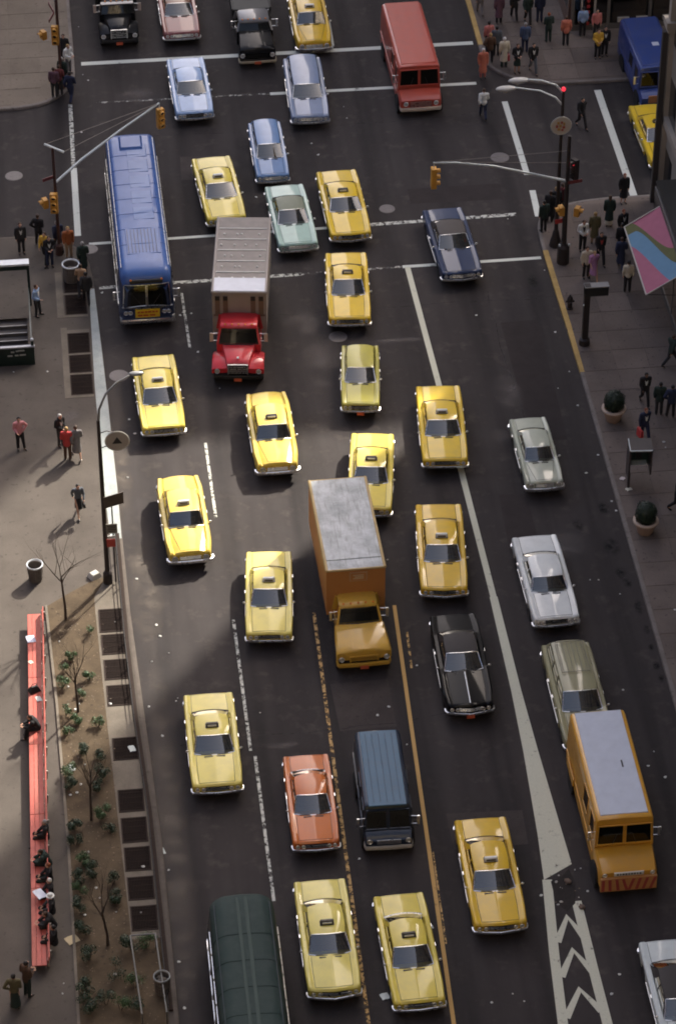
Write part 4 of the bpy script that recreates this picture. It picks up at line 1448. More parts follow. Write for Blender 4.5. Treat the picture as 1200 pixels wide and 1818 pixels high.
for z, w in ((2.95, .44), (2.86, .36), (2.78, .44)):
    MB().box(.10 + (.04 if w < .4 else 0), y0 - .040, z, w, .015, .05).build('badge_mark', simple('badge_mark', (0.55, 0.42, 0.26), .6), t)
MB().box(0, yr - 5.2, 3.292, 2.2, .05, .03).build('roof_seam', SILVER_ROOF, ro)

# ---- walk-in vans
def step_van(label, F, h, L, W, H, nose, nz, body_m, roof_m, nm='van', cat='van', rc=.16, wz=(1.45, 2.3), group='trucks and vans', slant=.10):
    t = place(nm, label, cat, F, h, L, group)
    yf, yr, hw_ = -L / 2, L / 2, W / 2
    ym = yf + nose
    rings = []
    for y, q in ((ym, 0.985), (ym + .05, 1.0), (ym + .6, 1.0), (0, 1.0), (yr - .2, 1.0), (yr, .985)):
        ring = []
        for x, z in rsect(hw_ * q, .42, .42 + (H - .42) * q, rc, 5, .05):
            yy = y + (slant * max(0, (z - wz[0])) / (H - wz[0]) if y < ym + .3 else 0)
            ring.append((x, yy, z))
        rings.append(ring)
    MB().loft(rings).build('body', body_m, t, smooth=40)
    rp = MB().box(0, (ym + yr) / 2 + .12, H - .005, W - .44, yr - ym - .34, .05, bev=.02)
    ro = rp.build('roof_panel', roof_m, t)
    nr = []
    for i in range(6):
        u = i / 5
        y = yf + nose * u + .02
        z = nz - .20 * (1 - u) ** 2
        w = hw_ * (.95 + .04 * u)
        nr.append([(-w, y, .44), (w, y, .44), (w, y, z - .10), (w * .94, y, z), (0, y, z + .03), (-w * .94, y, z), (-w, y, z - .10)])
    MB().loft([[(x * .97, y - .05, z - .03 if z > .6 else z) for x, y, z in nr[0]]] + nr).build('bonnet', body_m, t, smooth=40)
    for s in (-1, 1):
        zl, zh_ = wz
        yl, yh = ym - .02, ym + slant * (zh_ - wz[0]) / (H - wz[0]) - .02
        pts = [(s * .04, yl, zl), (s * (hw_ - .09), yl, zl), (s * (hw_ - .13), yh, zh_), (s * .04, yh, zh_)]
        pane(t, pts if s > 0 else pts[::-1], 'windscreen', None, body_m, .03)
        MB().tube([(s * .45, ym - .05, zl - .02), (s * .30, ym + .0, zl + .42)], .013, 5).build('wiper', DARK_TRIM, t)
        for (ya, yb_, nm2) in ((ym + .35, ym + 1.05, 'door_window'), (ym + 1.6, ym + 2.4, 'side_window')):
            pts = [(s * (hw_ - .012), ya, wz[0]), (s * (hw_ - .012), yb_, wz[0]), (s * (hw_ - .05), yb_, wz[1]), (s * (hw_ - .05), ya, wz[1])]
            pane(t, pts if s > 0 else pts[::-1], nm2, None, body_m, .02)
        MB().bar((s * (hw_ + .01), ym + .3, .95), (s * (hw_ + .01), yr - .1, .95), .03, .06).build('rub_rail', body_m, t)
    for x, y in ((hw_ - .24, yf + .75), (hw_ - .24, yr - 1.3)):
        for s in (-1, 1):
            wheel(t, s * x, y, .38, .24)
            MB().lathe([(.50, -.12), (.52, 0), (.50, .12)], 16).build('wheel_arch', UNDER, t, loc=(s * (hw_ - .06), y, .42)).rotation_euler = (0, math.pi / 2, 0)
    mirrors(t, hw_ - .02, ym + .1, (wz[0] + wz[1]) / 2, None)
    return t, ro, yf, yr, ym, hw_

RED_VAN = car_paint('paint_van_red', (0.47, 0.085, 0.055))
t, ro, yf, yr, ym, hw_ = step_van('red delivery van with pale bumper in the far crosswalk', (7.55, 31.1), rad(1.0), 7.2, 2.18, 2.50, .72, 1.22, RED_VAN, RED_VAN)
bumper(t, yf - .05, .50, hw_ * .95, simple('cream_bumper', (0.62, 0.52, 0.42), .4), .11)
lamp_pair(t, (-hw_ * .70, hw_ * .70), yf - .03, .82, .10)
g = MB()
for i in range(4):
    g.bar((-hw_ * .5, yf - .05, .66 + i * .08), (hw_ * .5, yf - .05, .66 + i * .08), .03, .03)
g.build('grille', CHROME, t)

YEL_VAN = car_paint('paint_van_yellow', (0.66, 0.335, 0.035))
WH_ROOF = simple('white_van_roof', (0.52, 0.56, 0.64), .5, 0, .14, 2.2)
t, ro, yf, yr, ym, hw_ = step_van('yellow step van with white roof and red striped bumper', (8.20, -23.4), rad(.3), 7.0, 2.22, 2.72, 1.1, 1.38, YEL_VAN, WH_ROOF, wz=(1.55, 2.42), rc=.12)
st_w = simple('stripe_buff', (0.50, 0.24, 0.08), .6)
st_r = simple('stripe_red', (0.36, 0.06, 0.045), .6)
bp = MB().box(0, yf - .10, .32, 2.10, .10, .64)
bo = bp.build('striped_bumper', st_w, t)
for i, (x, tilt) in enumerate([(-.95, .0), (-.70, .03), (-.42, .08), (-.14, .16), (.10, -.16), (.36, -.12), (.62, -.14), (.90, -.16)]):
    MB().loft([[(x - .055 - tilt * .5, yf - .155, .92), (x + .055 - tilt * .5, yf - .155, .92), (x + .055 - tilt * .5, yf - .165, .92), (x - .055 - tilt * .5, yf - .165, .92)],
               [(x - .055 + tilt * .5, yf - .155, .36), (x + .055 + tilt * .5, yf - .155, .36), (x + .055 + tilt * .5, yf - .165, .36), (x - .055 + tilt * .5, yf - .165, .36)]]).build('bumper_stripe', st_r, bo)
so = MB().box(0, yf - .055, 1.02, 1.10, .05, .15).build('name_plate', simple('plate_white', (0.70, 0.68, 0.60), .5), t)
for i in range(9):
    MB().box(-.42 + i * .105, yf - .085, 1.06, .07 - .02 * (i % 3 == 1), .01, .07).build('plate_letter', BLACKP, so)
lamp_pair(t, (-hw_ * .80, hw_ * .80), yf - .0, 1.05, .07)
MB().box(.40, yr - 3.0, 2.755, .06, .36, .03).build('roof_scuff', DARK_TRIM, ro)
for s in (-1, 1):
    MB().box(s * (hw_ + .05), yr - 1.3, .75, .10, 1.3, .34, tx=.6, bev=.03).build('wheel_flare', YEL_VAN, t)

BV_BODY = car_paint('paint_van_navy', (0.020, 0.030, 0.050))
BV_ROOF = car_paint('paint_van_bluegrey', (0.055, 0.135, 0.22), coat=.12, rough=.45, dust=.2, spec=.15)
t, ro, yf, yr, ym, hw_ = step_van('dark blue window van with ribbed blue grey roof', (-.30, -20.5), rad(-1.3), 4.75, 1.86, 1.95, .34, 1.02, BV_BODY, BV_ROOF, wz=(1.08, 1.74), rc=.18, slant=.42)
for x in (-.5, -.25, 0, .25, .5):
    MB().box(x, .3, 1.985, .03, 3.7, .018).build('roof_rib', simple('rib_navy', (0.03, 0.07, 0.12), .6), ro)
bumper(t, yf - .04, .46, hw_ * .97, simple('dull_white_bumper', (0.50, 0.47, 0.42), .4), .10)
lamp_pair(t, (-hw_ * .78, hw_ * .78), yf - .03, .80, .09)
MB().box(0, yf - .05, .66, .9, .03, .18).build('grille', CHROME, t)

BL_VAN = car_paint('paint_truck_blue', (0.035, 0.065, 0.23))
t, ro, yf, yr, ym, hw_ = step_van('blue van with brown front board behind stone pilaster', (19.6, 30.2), rad(1.5), 5.6, 2.1, 2.3, .55, 1.12, BL_VAN, BL_VAN, wz=(1.25, 2.05))
bumper(t, yf - .05, .46, hw_ * .98, None, .09)
MB().box(.12, yf - .07, .66, 1.5, .05, .40).build('front_board', simple('brown_board', (0.34, 0.17, 0.09), .6), t)
MB().box(.25, 0, 2.345, .34, .34, .02).build('roof_sticker', simple('pale_sticker', (0.5, 0.55, 0.66), .5), ro)

# ---- two dark trucks at the top edge
BLK = car_paint('paint_truck_black', (0.009, 0.009, 0.010), .35, dust=.04, spec=.1)
GRY = car_paint('paint_cab_grey', (0.15, 0.15, 0.15))
t, ro, yf, yr, y0, hw_ = box_truck('black pickup truck with grey cab roof at top edge', (-.2, 36.7), rad(.5), BLK, simple('black_bed', (0.014, 0.015, 0.014), .6), simple('black_cover', (0.02, 0.022, 0.02), .6), 6.6, 3.4, 1.70, 2.02, hood_l=1.45, cab_l=1.5, cab_z=1.85, wide=True, cab_w=1.86, group='trucks and vans')
for o in t.children:
    if o.name.split('.')[0] == 'cab_roof':
        o.data.materials[0] = GRY
bumper(t, yf - .08, .44, hw_ * .95, simple('worn_cream_bumper', (0.40, 0.34, 0.24), .5), .08)
t, ro, yf, yr, y0, hw_ = box_truck('dark truck with split windscreen and red plate in top left lane', (-7.18, 39.4), rad(.3), BLK, simple('black_bed', (0.014, 0.015, 0.014), .6), simple('black_cover', (0.02, 0.022, 0.02), .6), 6.6, 3.9, 2.3, 2.15, hood_l=1.15, cab_l=1.3, cab_z=2.0, wide=False, cab_w=1.85)
MB().bar((0, yf + 1.13, 1.45), (0, yf + 1.45, 1.92), .06, .05).build('windscreen_post', BLK, t)
MB().box(0, yf + 1.36, 1.94, 1.7, .30, .05, bev=.015).build('sun_visor', GRY, t)

# ------------------------------------------------------------------ people
SKIN_A = simple('skin_light', (0.50, 0.29, 0.20), .6)
SKIN_B = simple('skin_dark', (0.16, 0.085, 0.055), .6)
SHOE = simple('shoe_leather', (0.018, 0.014, 0.012), .45)
HAIR = {'black': simple('hair_black', (0.012, 0.010, 0.010), .6), 'brown': simple('hair_brown', (0.06, 0.032, 0.018), .6),
        'grey': simple('hair_grey', (0.30, 0.29, 0.28), .7), 'white': simple('hair_white', (0.62, 0.61, 0.58), .7), 'red': simple('hair_red', (0.20, 0.055, 0.02), .6), 'fair': simple('hair_fair', (0.36, 0.23, 0.09), .6)}
FACE = simple('face_features', (0.06, 0.02, 0.018), .6)
CLOTH = {}
def cloth(name, rgb):
    if name not in CLOTH:
        CLOTH[name] = simple('cloth_' + name, rgb, .9, 0, .2, 9)
    return CLOTH[name]

def pose(kind):
    """joints of a 1.75 m figure facing -y"""
    j = dict(head=(0, -.02, 1.63), neck=(0, 0, 1.48), chest=(0, .01, 1.28), waist=(0, 0, 1.06), pelvis=(0, .01, .94))
    for s, k in ((-1, 'r'), (1, 'l')):
        j['sh' + k] = (s * .185, 0, 1.42)
        j['el' + k] = (s * .235, .03, 1.14)
        j['wr' + k] = (s * .225, -.04, .90)
        j['hp' + k] = (s * .095, 0, .90)
        j['kn' + k] = (s * .10, -.015, .49)
        j['an' + k] = (s * .105, .02, .085)
        j['to' + k] = (s * .125, -.14, .035)
    if kind in ('walk', 'walk_bag'):
        j.update(knl=(.10, -.20, .50), anl=(.10, -.34, .10), tol=(.11, -.50, .05), knr=(-.09, .05, .49), anr=(-.09, .33, .17), tor=(-.10, .22, .045),
                 ell=(.24, .14, 1.16), wrl=(.22, .10, .92), elr=(-.24, -.06, 1.15), wrr=(-.20, -.24, .98), head=(0, -.05, 1.62), neck=(0, -.02, 1.47), chest=(0, -.01, 1.28))
    if kind == 'walk_bag':
        j.update(elr=(-.25, .0, 1.13), wrr=(-.24, -.05, .86))
    if kind == 'stride':
        j.update(knr=(-.10, -.22, .50), anr=(-.10, -.40, .11), tor=(-.11, -.55, .07), knl=(.09, .06, .49), anl=(.10, .40, .20), tol=(.10, .30, .06),
                 elr=(-.24, .16, 1.17), wrr=(-.21, .20, .93), ell=(.24, -.08, 1.15), wrl=(.19, -.28, 1.02), head=(0, -.07, 1.61), neck=(0, -.03, 1.47), chest=(0, -.02, 1.28))
    if kind == 'hold':
        j.update(ell=(.23, .02, 1.15), wrl=(.10, -.26, 1.14), elr=(-.23, .02, 1.15), wrr=(-.09, -.27, 1.10), head=(0, -.05, 1.62))
    if kind == 'hip':
        j.update(ell=(.34, .10, 1.18), wrl=(.19, .0, 1.00), elr=(-.23, .04, 1.14), wrr=(-.15, -.22, 1.08), knl=(.13, -.05, .50), anl=(.16, -.06, .085), tol=(.21, -.20, .035))
    if kind in ('sit', 'sit_lean'):
        for k in ('head', 'neck', 'chest', 'waist', 'pelvis', 'shl', 'shr', 'ell', 'elr', 'wrl', 'wrr', 'hpl', 'hpr'):
            x, y, z = j[k]
            j[k] = (x, y, z - .41)
        for s, k in ((-1, 'r'), (1, 'l')):
            j['hp' + k] = (s * .10, -.02, .535)
            j['kn' + k] = (s * .13, -.44, .53)
            j['an' + k] = (s * .14, -.46 - .05 * s, .10)
            j['to' + k] = (s * .15, -.62 - .05 * s, .04)
            j['el' + k] = (s * .24, -.08, .78)
            j['wr' + k] = (s * .12, -.30, .66)
        if kind == 'sit_lean':
            for k, dy, dz in (('head', -.26, -.12), ('neck', -.20, -.08), ('chest', -.13, -.03), ('shl', -.19, -.06), ('shr', -.19, -.06), ('ell', -.24, -.06), ('elr', -.24, -.06), ('wrl', -.22, .03), ('wrr', -.22, .03)):
                x, y, z = j[k]
                j[k] = (x, y + dy, z + dz)
    return {k: Vector(v) for k, v in j.items()}

def capsule(mb, p, q, r1, r2, n=10, sq=1.0):
    """tapered limb with rounded ends; sq flattens it front to back"""
    p, q = Vector(p), Vector(q)
    d = (q - p)
    L = max(d.length, 1e-4)
    d = d / L
    ref = Vector((1, 0, 0)) if abs(d.x) < .8 else Vector((0, 1, 0))
    a = (ref - d * ref.dot(d)).normalized()
    b = d.cross(a)
    rings = []
    for t, k in ((-1.0, .12), (-.8, .6), (-.45, .89), (0, 1)):
        rings.append((p + d * (t * r1), r1 * k))
    rings.append((p.lerp(q, .5), (r1 + r2) / 2 * 1.02))
    for t, k in ((0, 1), (.45, .89), (.8, .6), (1.0, .12)):
        rings.append((q + d * (t * r2), r2 * k))
    mb.loft([[tuple(c + a * (r * math.cos(2 * math.pi * i / n)) + b * (r * sq * math.sin(2 * math.pi * i / n))) for i in range(n)] for c, r in rings])

def remeshed(mb, name, mat, voxel=.02, extra=None):
    """fuse overlapping volumes into one continuous skin"""
    me = mb.mesh(name, mat)
    o = bpy.data.objects.new('tmp', me)
    COL.objects.link(o)
    md = o.modifiers.new('r', 'REMESH')
    md.mode = 'VOXEL'
    md.voxel_size = voxel
    md.use_smooth_shade = True
    sm = o.modifiers.new('s', 'SMOOTH')
    sm.iterations = 3
    sm.factor = .5
    dg = bpy.context.evaluated_depsgraph_get()
    ev = o.evaluated_get(dg)
    out = bpy.data.meshes.new_from_object(ev, preserve_all_data_layers=False, depsgraph=dg)
    bpy.data.objects.remove(o)
    if extra is not None:
        v = [tuple(x.co) for x in out.vertices]
        f = [tuple(p.vertices) for p in out.polygons]
        k = MB()
        k.add(v, f)
        k.add(extra.v, extra.f)
        bpy.data.meshes.remove(out)
        out = k.mesh(name, mat)
    out.name = name
    if not out.materials:
        out.materials.append(mat)
    out.polygons.foreach_set('use_smooth', [True] * len(out.polygons))
    out.update()
    return out

PCACHE = {}
def body_mesh(kind):
    key = ('body', kind)
    if key in PCACHE:
        return PCACHE[key]
    j = pose(kind)
    m = MB()
    h = j['head']
    m.ell(h, .076, .096, .120, 14, 10)
    m.ell((h.x, h.y - .02, h.z - .06), .055, .07, .07, 10, 7)
    m.ell((h.x, h.y - .10, h.z - .015), .016, .028, .03, 8, 5)
    for s in (-1, 1):
        m.ell((h.x + s * .08, h.y + .01, h.z), .014, .025, .036, 8, 5)
    capsule(m, j['neck'] - Vector((0, 0, .04)), (h.x, h.y + .01, h.z - .06), .060, .052)
    capsule(m, j['shl'], j['shr'], .075, .075)
    capsule(m, j['chest'] + Vector((0, 0, .08)), j['waist'], .155, .125, 14, .68)
    capsule(m, j['waist'], j['pelvis'], .125, .145, 14, .75)
    fing = MB()
    for s, k in ((-1, 'r'), (1, 'l')):
        capsule(m, j['sh' + k], j['el' + k], .055, .042)
        capsule(m, j['el' + k], j['wr' + k], .042, .028)
        capsule(m, j['hp' + k], j['kn' + k], .088, .058)
        capsule(m, j['kn' + k], j['an' + k], .056, .036)
        capsule(m, j['an' + k] - Vector((0, -.02, .03)), j['to' + k], .040, .034)
        d = (j['wr' + k] - j['el' + k]).normalized()
        palm = j['wr' + k] + d * .055
        capsule(m, j['wr' + k], palm + d * .025, .028, .036, 10, .62)
        sd = Vector((0, -1, 0)) - d * (-d.y)
        sd = sd.normalized() if sd.length > .1 else Vector((0, 0, 1))
        inw = Vector((-s, 0, 0))
        for i, ln in enumerate((.070, .080, .074, .056)):
            a = palm + d * .045 + sd * (.024 - i * .016)
            b = a + d * ln * .55 + inw * .008
            c = b + d * ln * .42 + inw * .022
            fing.tube([tuple(a - d * .02), tuple(b), tuple(c)], [.009, .0085, .006], 5)
        a = palm - d * .01 + sd * .030
        fing.tube([tuple(a - sd * .012), tuple(a + sd * .022 + d * .03), tuple(a + sd * .020 + d * .062)], [.011, .010, .007], 5)
    PCACHE[key] = remeshed(m, 'body', SKIN_A, .019, fing)
    return PCACHE[key]

def garment(kind, what):
    key = (what, kind)
    if key in PCACHE:
        return PCACHE[key]
    j = pose(kind)
    m = MB()
    g = .020 if what == 'shirt' else .032
    sit = kind.startswith('sit')
    if what in ('shirt', 'jacket', 'coat', 'tee', 'dress'):
        capsule(m, j['shl'] * .94 + j['shr'] * .06, j['shr'] * .94 + j['shl'] * .06, .062 + g, .062 + g)
        capsule(m, j['chest'] + Vector((0, 0, .08)), j['waist'], .155 + g, .130 + g, 16, .72)
        capsule(m, j['waist'], j['pelvis'] + Vector((0, 0, .02 if what in ('shirt', 'tee') else -.06)), .130 + g, .150 + g, 16, .80)
        m.lathe([(.075, 0), (.07, .05)], 12, tuple(j['neck'] - Vector((0, 0, .05))))
        for k in ('l', 'r'):
            end = j['wr' + k] if what not in ('tee', 'dress') else j['el' + k]
            capsule(m, j['sh' + k], j['el' + k], .060 + g, .048 + g * .8)
            if what not in ('tee', 'dress'):
                capsule(m, j['el' + k], end, .048 + g * .8, .036 + g * .5)
    if what in ('coat', 'skirt', 'dress', 'long_skirt'):
        p = j['pelvis']
        ln = {'coat': .55, 'skirt': .46, 'dress': .50, 'long_skirt': .78}[what]
        if sit:
            capsule(m, p, (0, -.36, .55), .17, .19, 14, .7)
        else:
            mid = (j['knl'] + j['knr']) / 2
            rings = []
            for i in range(7):
                u = i / 6
                cz = p.z + .10 - (ln + .10) * u
                cy = p.y + (mid.y - p.y) * u * .5
                rx = .140 + .055 * u + (.02 if what == 'coat' else 0)
                ry = .115 + .085 * u + (abs(j['knl'].y - j['knr'].y) * .22 * u)
                rings.append([(p.x + rx * math.cos(2 * math.pi * q / 16), cy + ry * math.sin(2 * math.pi * q / 16), cz) for q in range(16)])
            m.loft(rings[::-1])
    if what == 'trousers':
        capsule(m, j['waist'] - Vector((0, 0, .02)), j['pelvis'], .138, .158, 14, .78)
        for k in ('l', 'r'):
            capsule(m, j['hp' + k], j['kn' + k], .104, .078)
            capsule(m, j['kn' + k], j['an' + k] + Vector((0, 0, .02)), .078, .066)
    if what in ('shoe_l', 'shoe_r'):
        for k in (what[-1],):
            capsule(m, j['an' + k] - Vector((0, -.035, .04)), j['to' + k], .047, .042, 10, .9)
    if what in ('hair', 'long_hair'):
        h = j['head']
        m.ell((h.x, h.y + .022, h.z + .030), .088, .098, .108, 14, 9)
        if what == 'long_hair':
            capsule(m, (h.x, h.y + .045, h.z), (h.x, h.y + .075, h.z - .17), .085, .075, 12, .7)
    if what == 'hat':
        h = j['head']
        m.lathe([(.16, .05), (.17, .06), (.10, .075), (.098, .15), (.06, .175)], 16, tuple(h))
    PCACHE[key] = remeshed(m, what, CLOTH_ANY, .021 if what not in ('shoe_l', 'shoe_r', 'hair', 'long_hair', 'hat') else .016)
    return PCACHE[key]
CLOTH_ANY = simple('cloth_plain', (0.05, 0.05, 0.05), .9)

def face_mesh(kind):
    key = ('face', kind)
    if key not in PCACHE:
        h = pose(kind)['head']
        m = MB()
        for s in (-1, 1):
            m.ell((h.x + s * .032, h.y - .088, h.z + .008), .012, .008, .007, 6, 4)
            m.box(h.x + s * .032, h.y - .090, h.z + .026, .034, .012, .007)
        m.box(h.x, h.y - .088, h.z - .066, .045, .012, .010)
        PCACHE[key] = m.mesh('face', FACE)
    return PCACHE[key]

def shirt_front(kind):
    key = ('shirt_front', kind)
    if key not in PCACHE:
        j = pose(kind)
        c = j['chest']
        m = MB()
        m.loft([[(c.x - w, c.y - .128 + dy, c.z + dz), (c.x + w, c.y - .128 + dy, c.z + dz), (c.x + w, c.y - .10 + dy, c.z + dz), (c.x - w, c.y - .10 + dy, c.z + dz)] for w, dz, dy in ((.02, -.16, .0), (.055, -.02, -.012), (.07, .10, .005), (.045, .17, .04))])
        PCACHE[key] = m.mesh('shirt_front', CLOTH_ANY)
    return PCACHE[key]

def put(me, name, parent, mat):
    o = obj(name, me, parent)
    o.material_slots[0].link = 'OBJECT'
    o.material_slots[0].material = mat
    return o

BAGS = {}
def person(label, xy, h=0.0, kind='stand', top=None, bottom=None, hair='black', skin='a', scale=1.0, z=.14, bag=None, front=None, hat=None, group='pedestrians', long_hair=False, shoes=None):
    t = thing('person', label, 'person', (xy[0], xy[1], z), rad(h), group)
    t.scale = (scale, scale, scale)
    put(body_mesh(kind), 'body', t, SKIN_A if skin == 'a' else SKIN_B)
    obj('face', face_mesh(kind), t)
    if top:
        put(garment(kind, top[0]), {'tee': 'shirt'}.get(top[0], top[0]), t, cloth(top[1], PAL[top[1]]))
    if bottom:
        put(garment(kind, bottom[0]), 'skirt' if 'skirt' in bottom[0] else bottom[0], t, cloth(bottom[1], PAL[bottom[1]]))
    for k in ('shoe_l', 'shoe_r'):
        put(garment(kind, k), 'shoe', t, shoes or SHOE)
    if hat:
        put(garment(kind, 'hat'), 'hat', t, cloth(hat, PAL[hat]))
    put(garment(kind, 'long_hair' if long_hair else 'hair'), 'hair', t, HAIR[hair])
    if front:
        put(shirt_front(kind), 'shirt_front', t, cloth(front, PAL[front]))
    return t

def carried_bag(label, p, kind, side, rgb, size=(.36, .12, .30), h=0.0, scale=1.0, xy=(0, 0), z=.14, drop=.06, cat='bag'):
    """bag hanging from a hand of a figure placed with the same xy, h and scale"""
    j = pose(kind)
    w = j['wr' + side] + (j['wr' + side] - j['el' + side]).normalized() * .10
    rot = Matrix.Rotation(rad(h), 4, 'Z')
    o = rot @ (w * scale)
    m = MB()
    sx, sy, sz = size
    m.box(0, 0, -sz - drop, sy, sx, sz, tx=.8, bev=.02)
    t = thing('bag', label, cat, (xy[0] + o.x, xy[1] + o.y, z + o.z), rad(h), 'carried bags')
    m.build('body', simple('bag_%s' % label[:12].replace(' ', '_'), rgb, .6), t)
    MB().tube([(0, -sx * .22, -drop), (0, -sx * .16, drop * .3), (0, sx * .16, drop * .3), (0, sx * .22, -drop)], .010, 5).build('handle', DARK_TRIM, t)
    return t

PAL = dict(black=(0.014, 0.013, 0.014), charcoal=(0.030, 0.029, 0.030), navy=(0.018, 0.024, 0.055), darkgreen=(0.016, 0.030, 0.024), brown=(0.075, 0.040, 0.022), tan=(0.36, 0.235, 0.14), cream=(0.56, 0.50, 0.38),
           white=(0.68, 0.69, 0.66), pink=(0.60, 0.25, 0.27), rose=(0.50, 0.17, 0.15), lilac=(0.40, 0.20, 0.36), red=(0.42, 0.045, 0.04), rust=(0.36, 0.11, 0.035), gold=(0.60, 0.36, 0.05), blue=(0.25, 0.36, 0.55), denim=(0.06, 0.085, 0.15),
           grey=(0.16, 0.15, 0.15), slate=(0.09, 0.10, 0.115), olive=(0.10, 0.085, 0.04), maroon=(0.13, 0.030, 0.030), plum=(0.11, 0.055, 0.075), coral=(0.52, 0.16, 0.10))

# far left corner
person('person in black with bare head behind signal post, farthest on left corner', (-10.10, 38.0), -10, 'stand', ('jacket', 'black'), ('trousers', 'black'), 'brown')
person('person in white jacket bending by the left signal post', (-9.92, 37.0), 40, 'hold', ('jacket', 'white'), ('trousers', 'grey'), 'fair')
person('person in plum top at outer side of far left corner group', (-10.72, 34.75), 170, 'stand', ('shirt', 'plum'), ('trousers', 'charcoal'), 'brown')
person('person in long dark green coat amid far left corner group', (-10.25, 35.7), 150, 'stand', ('coat', 'darkgreen'), ('trousers', 'black'), 'grey')
person('person in navy suit stepping off the far left kerb', (-9.93, 34.45), 160, 'walk', ('jacket', 'navy'), ('trousers', 'navy'), 'black', z=.0)
person('person in maroon top behind the stepping navy suit', (-10.45, 34.95), 170, 'hold', ('shirt', 'maroon'), ('trousers', 'charcoal'), 'brown')
# near left corner
person('person in dark suit with pale shirt, leftmost at the left corner', (-12.8, 20.8), 10, 'stand', ('jacket', 'charcoal'), ('trousers', 'charcoal'), 'brown', front='white')
person('person in dark jacket standing behind one in gold top', (-11.95, 21.4), 160, 'hip', ('jacket', 'black'), ('trousers', 'black'), 'brown')
person('person in gold top and black trousers at the left corner', (-11.68, 19.9), -20, 'walk', ('shirt', 'gold'), ('trousers', 'black'), 'brown')
person('person in black jacket holding a pale paper, left corner', (-11.50, 19.55), 10, 'hold', ('jacket', 'black'), ('trousers', 'navy'), 'brown', front='white')
person('bald person in navy coat under the left traffic signals', (-11.05, 20.75), 200, 'walk', ('jacket', 'navy'), ('trousers', 'black'), 'grey')
person('person in rust jacket and tan trousers by the wire basket', (-10.58, 20.2), 10, 'stand', ('jacket', 'rust'), ('trousers', 'tan'), 'fair')
person('grey haired person in dark coat beside the wire basket', (-9.95, 18.85), 180, 'walk', ('coat', 'darkgreen'), ('trousers', 'black'), 'grey')
person('person in pink shirt walking away over the pavement gratings', (-10.12, 17.0), 175, 'stride', ('shirt', 'tan'), ('trousers', 'black'), 'brown')
person('person in dark clothes with brown bag on white kerb band', (-9.92, 16.35), 180, 'walk_bag', ('jacket', 'charcoal'), ('trousers', 'black'), 'black')
person('person in light blue shirt leaning by the subway railing', (-12.22, 15.6), 60, 'hip', ('shirt', 'blue'), ('trousers', 'charcoal'), 'brown', front='white')
# plaza
person('person in pink shirt and black trousers alone on the plaza', (-13.28, 5.65), 10, 'hip', ('shirt', 'pink'), ('trousers', 'black'), 'black')
person('white haired person in dark suit with two others on plaza', (-11.52, 5.7), 40, 'hold', ('jacket', 'black'), ('trousers', 'charcoal'), 'white', front='white')
person('person in red jacket between suit and grey coat on plaza', (-11.26, 4.7), 170, 'hold', ('jacket', 'red'), ('trousers', 'brown'), 'fair')
person('person in grey coat and pale shoes, right of plaza trio', (-10.85, 4.75), 190, 'walk', ('coat', 'grey'), None, 'brown', shoes=simple('pale_shoe', (0.6, 0.56, 0.5), .5))
person('person in black skirt and print blouse walking in the sun', (-10.94, .85), 10, 'stride', ('shirt', 'slate'), ('skirt', 'black'), 'black', scale=.96)
carried_bag('black handbag carried by the person in black skirt', None, 'stride', 'l', (0.02, 0.018, 0.018), (.28, .10, .20), 10, .96, (-10.94, .85))
# right pavement
person('person in black suit, open white shirt, near first planter', (14.29, 5.95), 5, 'walk', ('jacket', 'black'), ('trousers', 'black'), 'black', 'b', front='white')
person('person in dark jacket, left of the pair near planter', (14.79, 5.15), 170, 'stand', ('jacket', 'darkgreen'), ('trousers', 'charcoal'), 'black', 'a')
person('person in navy jacket, right of the pair near planter', (15.28, 4.9), 175, 'hip', ('jacket', 'navy'), ('trousers', 'black'), 'black')
person('person in dark jacket striding at the right edge', (16.0, 8.6), 120, 'stride', ('jacket', 'darkgreen'), ('trousers', 'charcoal'), 'brown', front='white')
person('person in navy suit carrying a red shopping bag', (13.80, 3.4), 15, 'walk_bag', ('jacket', 'navy'), ('trousers', 'navy'), 'red', front='white')
carried_bag('red shopping bag carried by person in navy suit', None, 'walk_bag', 'r', (0.55, 0.05, 0.045), (.42, .14, .42), 15, 1, (13.80, 3.4))
person('person in black cut by right edge beside second planter', (14.28, -1.6), 60, 'walk', ('jacket', 'black'), ('trousers', 'black'), 'black')
# right corner crowd
person('person in black at the kerb, leftmost at the right corner', (12.02, 20.0), 200, 'stand', ('jacket', 'darkgreen'), ('trousers', 'black'), 'black')
person('person in dark coat behind the one at right corner kerb', (12.45, 20.8), 160, 'stand', ('coat', 'black'), ('trousers', 'black'), 'brown')
person('fair haired person in black suit beside the lamp post', (12.78, 21.1), 190, 'stand', ('jacket', 'black'), ('trousers', 'black'), 'fair', front='white')
person('person in maroon top half hidden by two corner posts', (13.12, 21.4), 170, 'stand', ('shirt', 'maroon'), ('trousers', 'black'), 'brown')
person('person in white shirt with dark tie at right corner', (13.6, 18.2), 10, 'hold', ('shirt', 'white'), ('trousers', 'black'), 'brown', front='charcoal')
person('person in gold brown coat in the right corner crowd', (14.25, 18.75), 175, 'stand', ('coat', 'olive'), ('trousers', 'tan'), 'fair')
person('person in black jacket over red top in corner crowd', (14.25, 17.1), 5, 'walk', ('jacket', 'black'), ('trousers', 'black'), 'brown', front='red')
person('person in lilac dress behind the grey sign pylon', (13.68, 15.7), 10, 'walk', ('dress', 'lilac'), None, 'fair', scale=.95)
person('person in white jacket beside the lilac dress', (13.38, 15.95), 10, 'stand', ('jacket', 'cream'), ('trousers', 'black'), 'brown')
person('person in black shawl and long cream skirt at right corner', (15.2, 20.1), 175, 'stand', ('coat', 'darkgreen'), ('long_skirt', 'cream'), 'brown', long_hair=True)
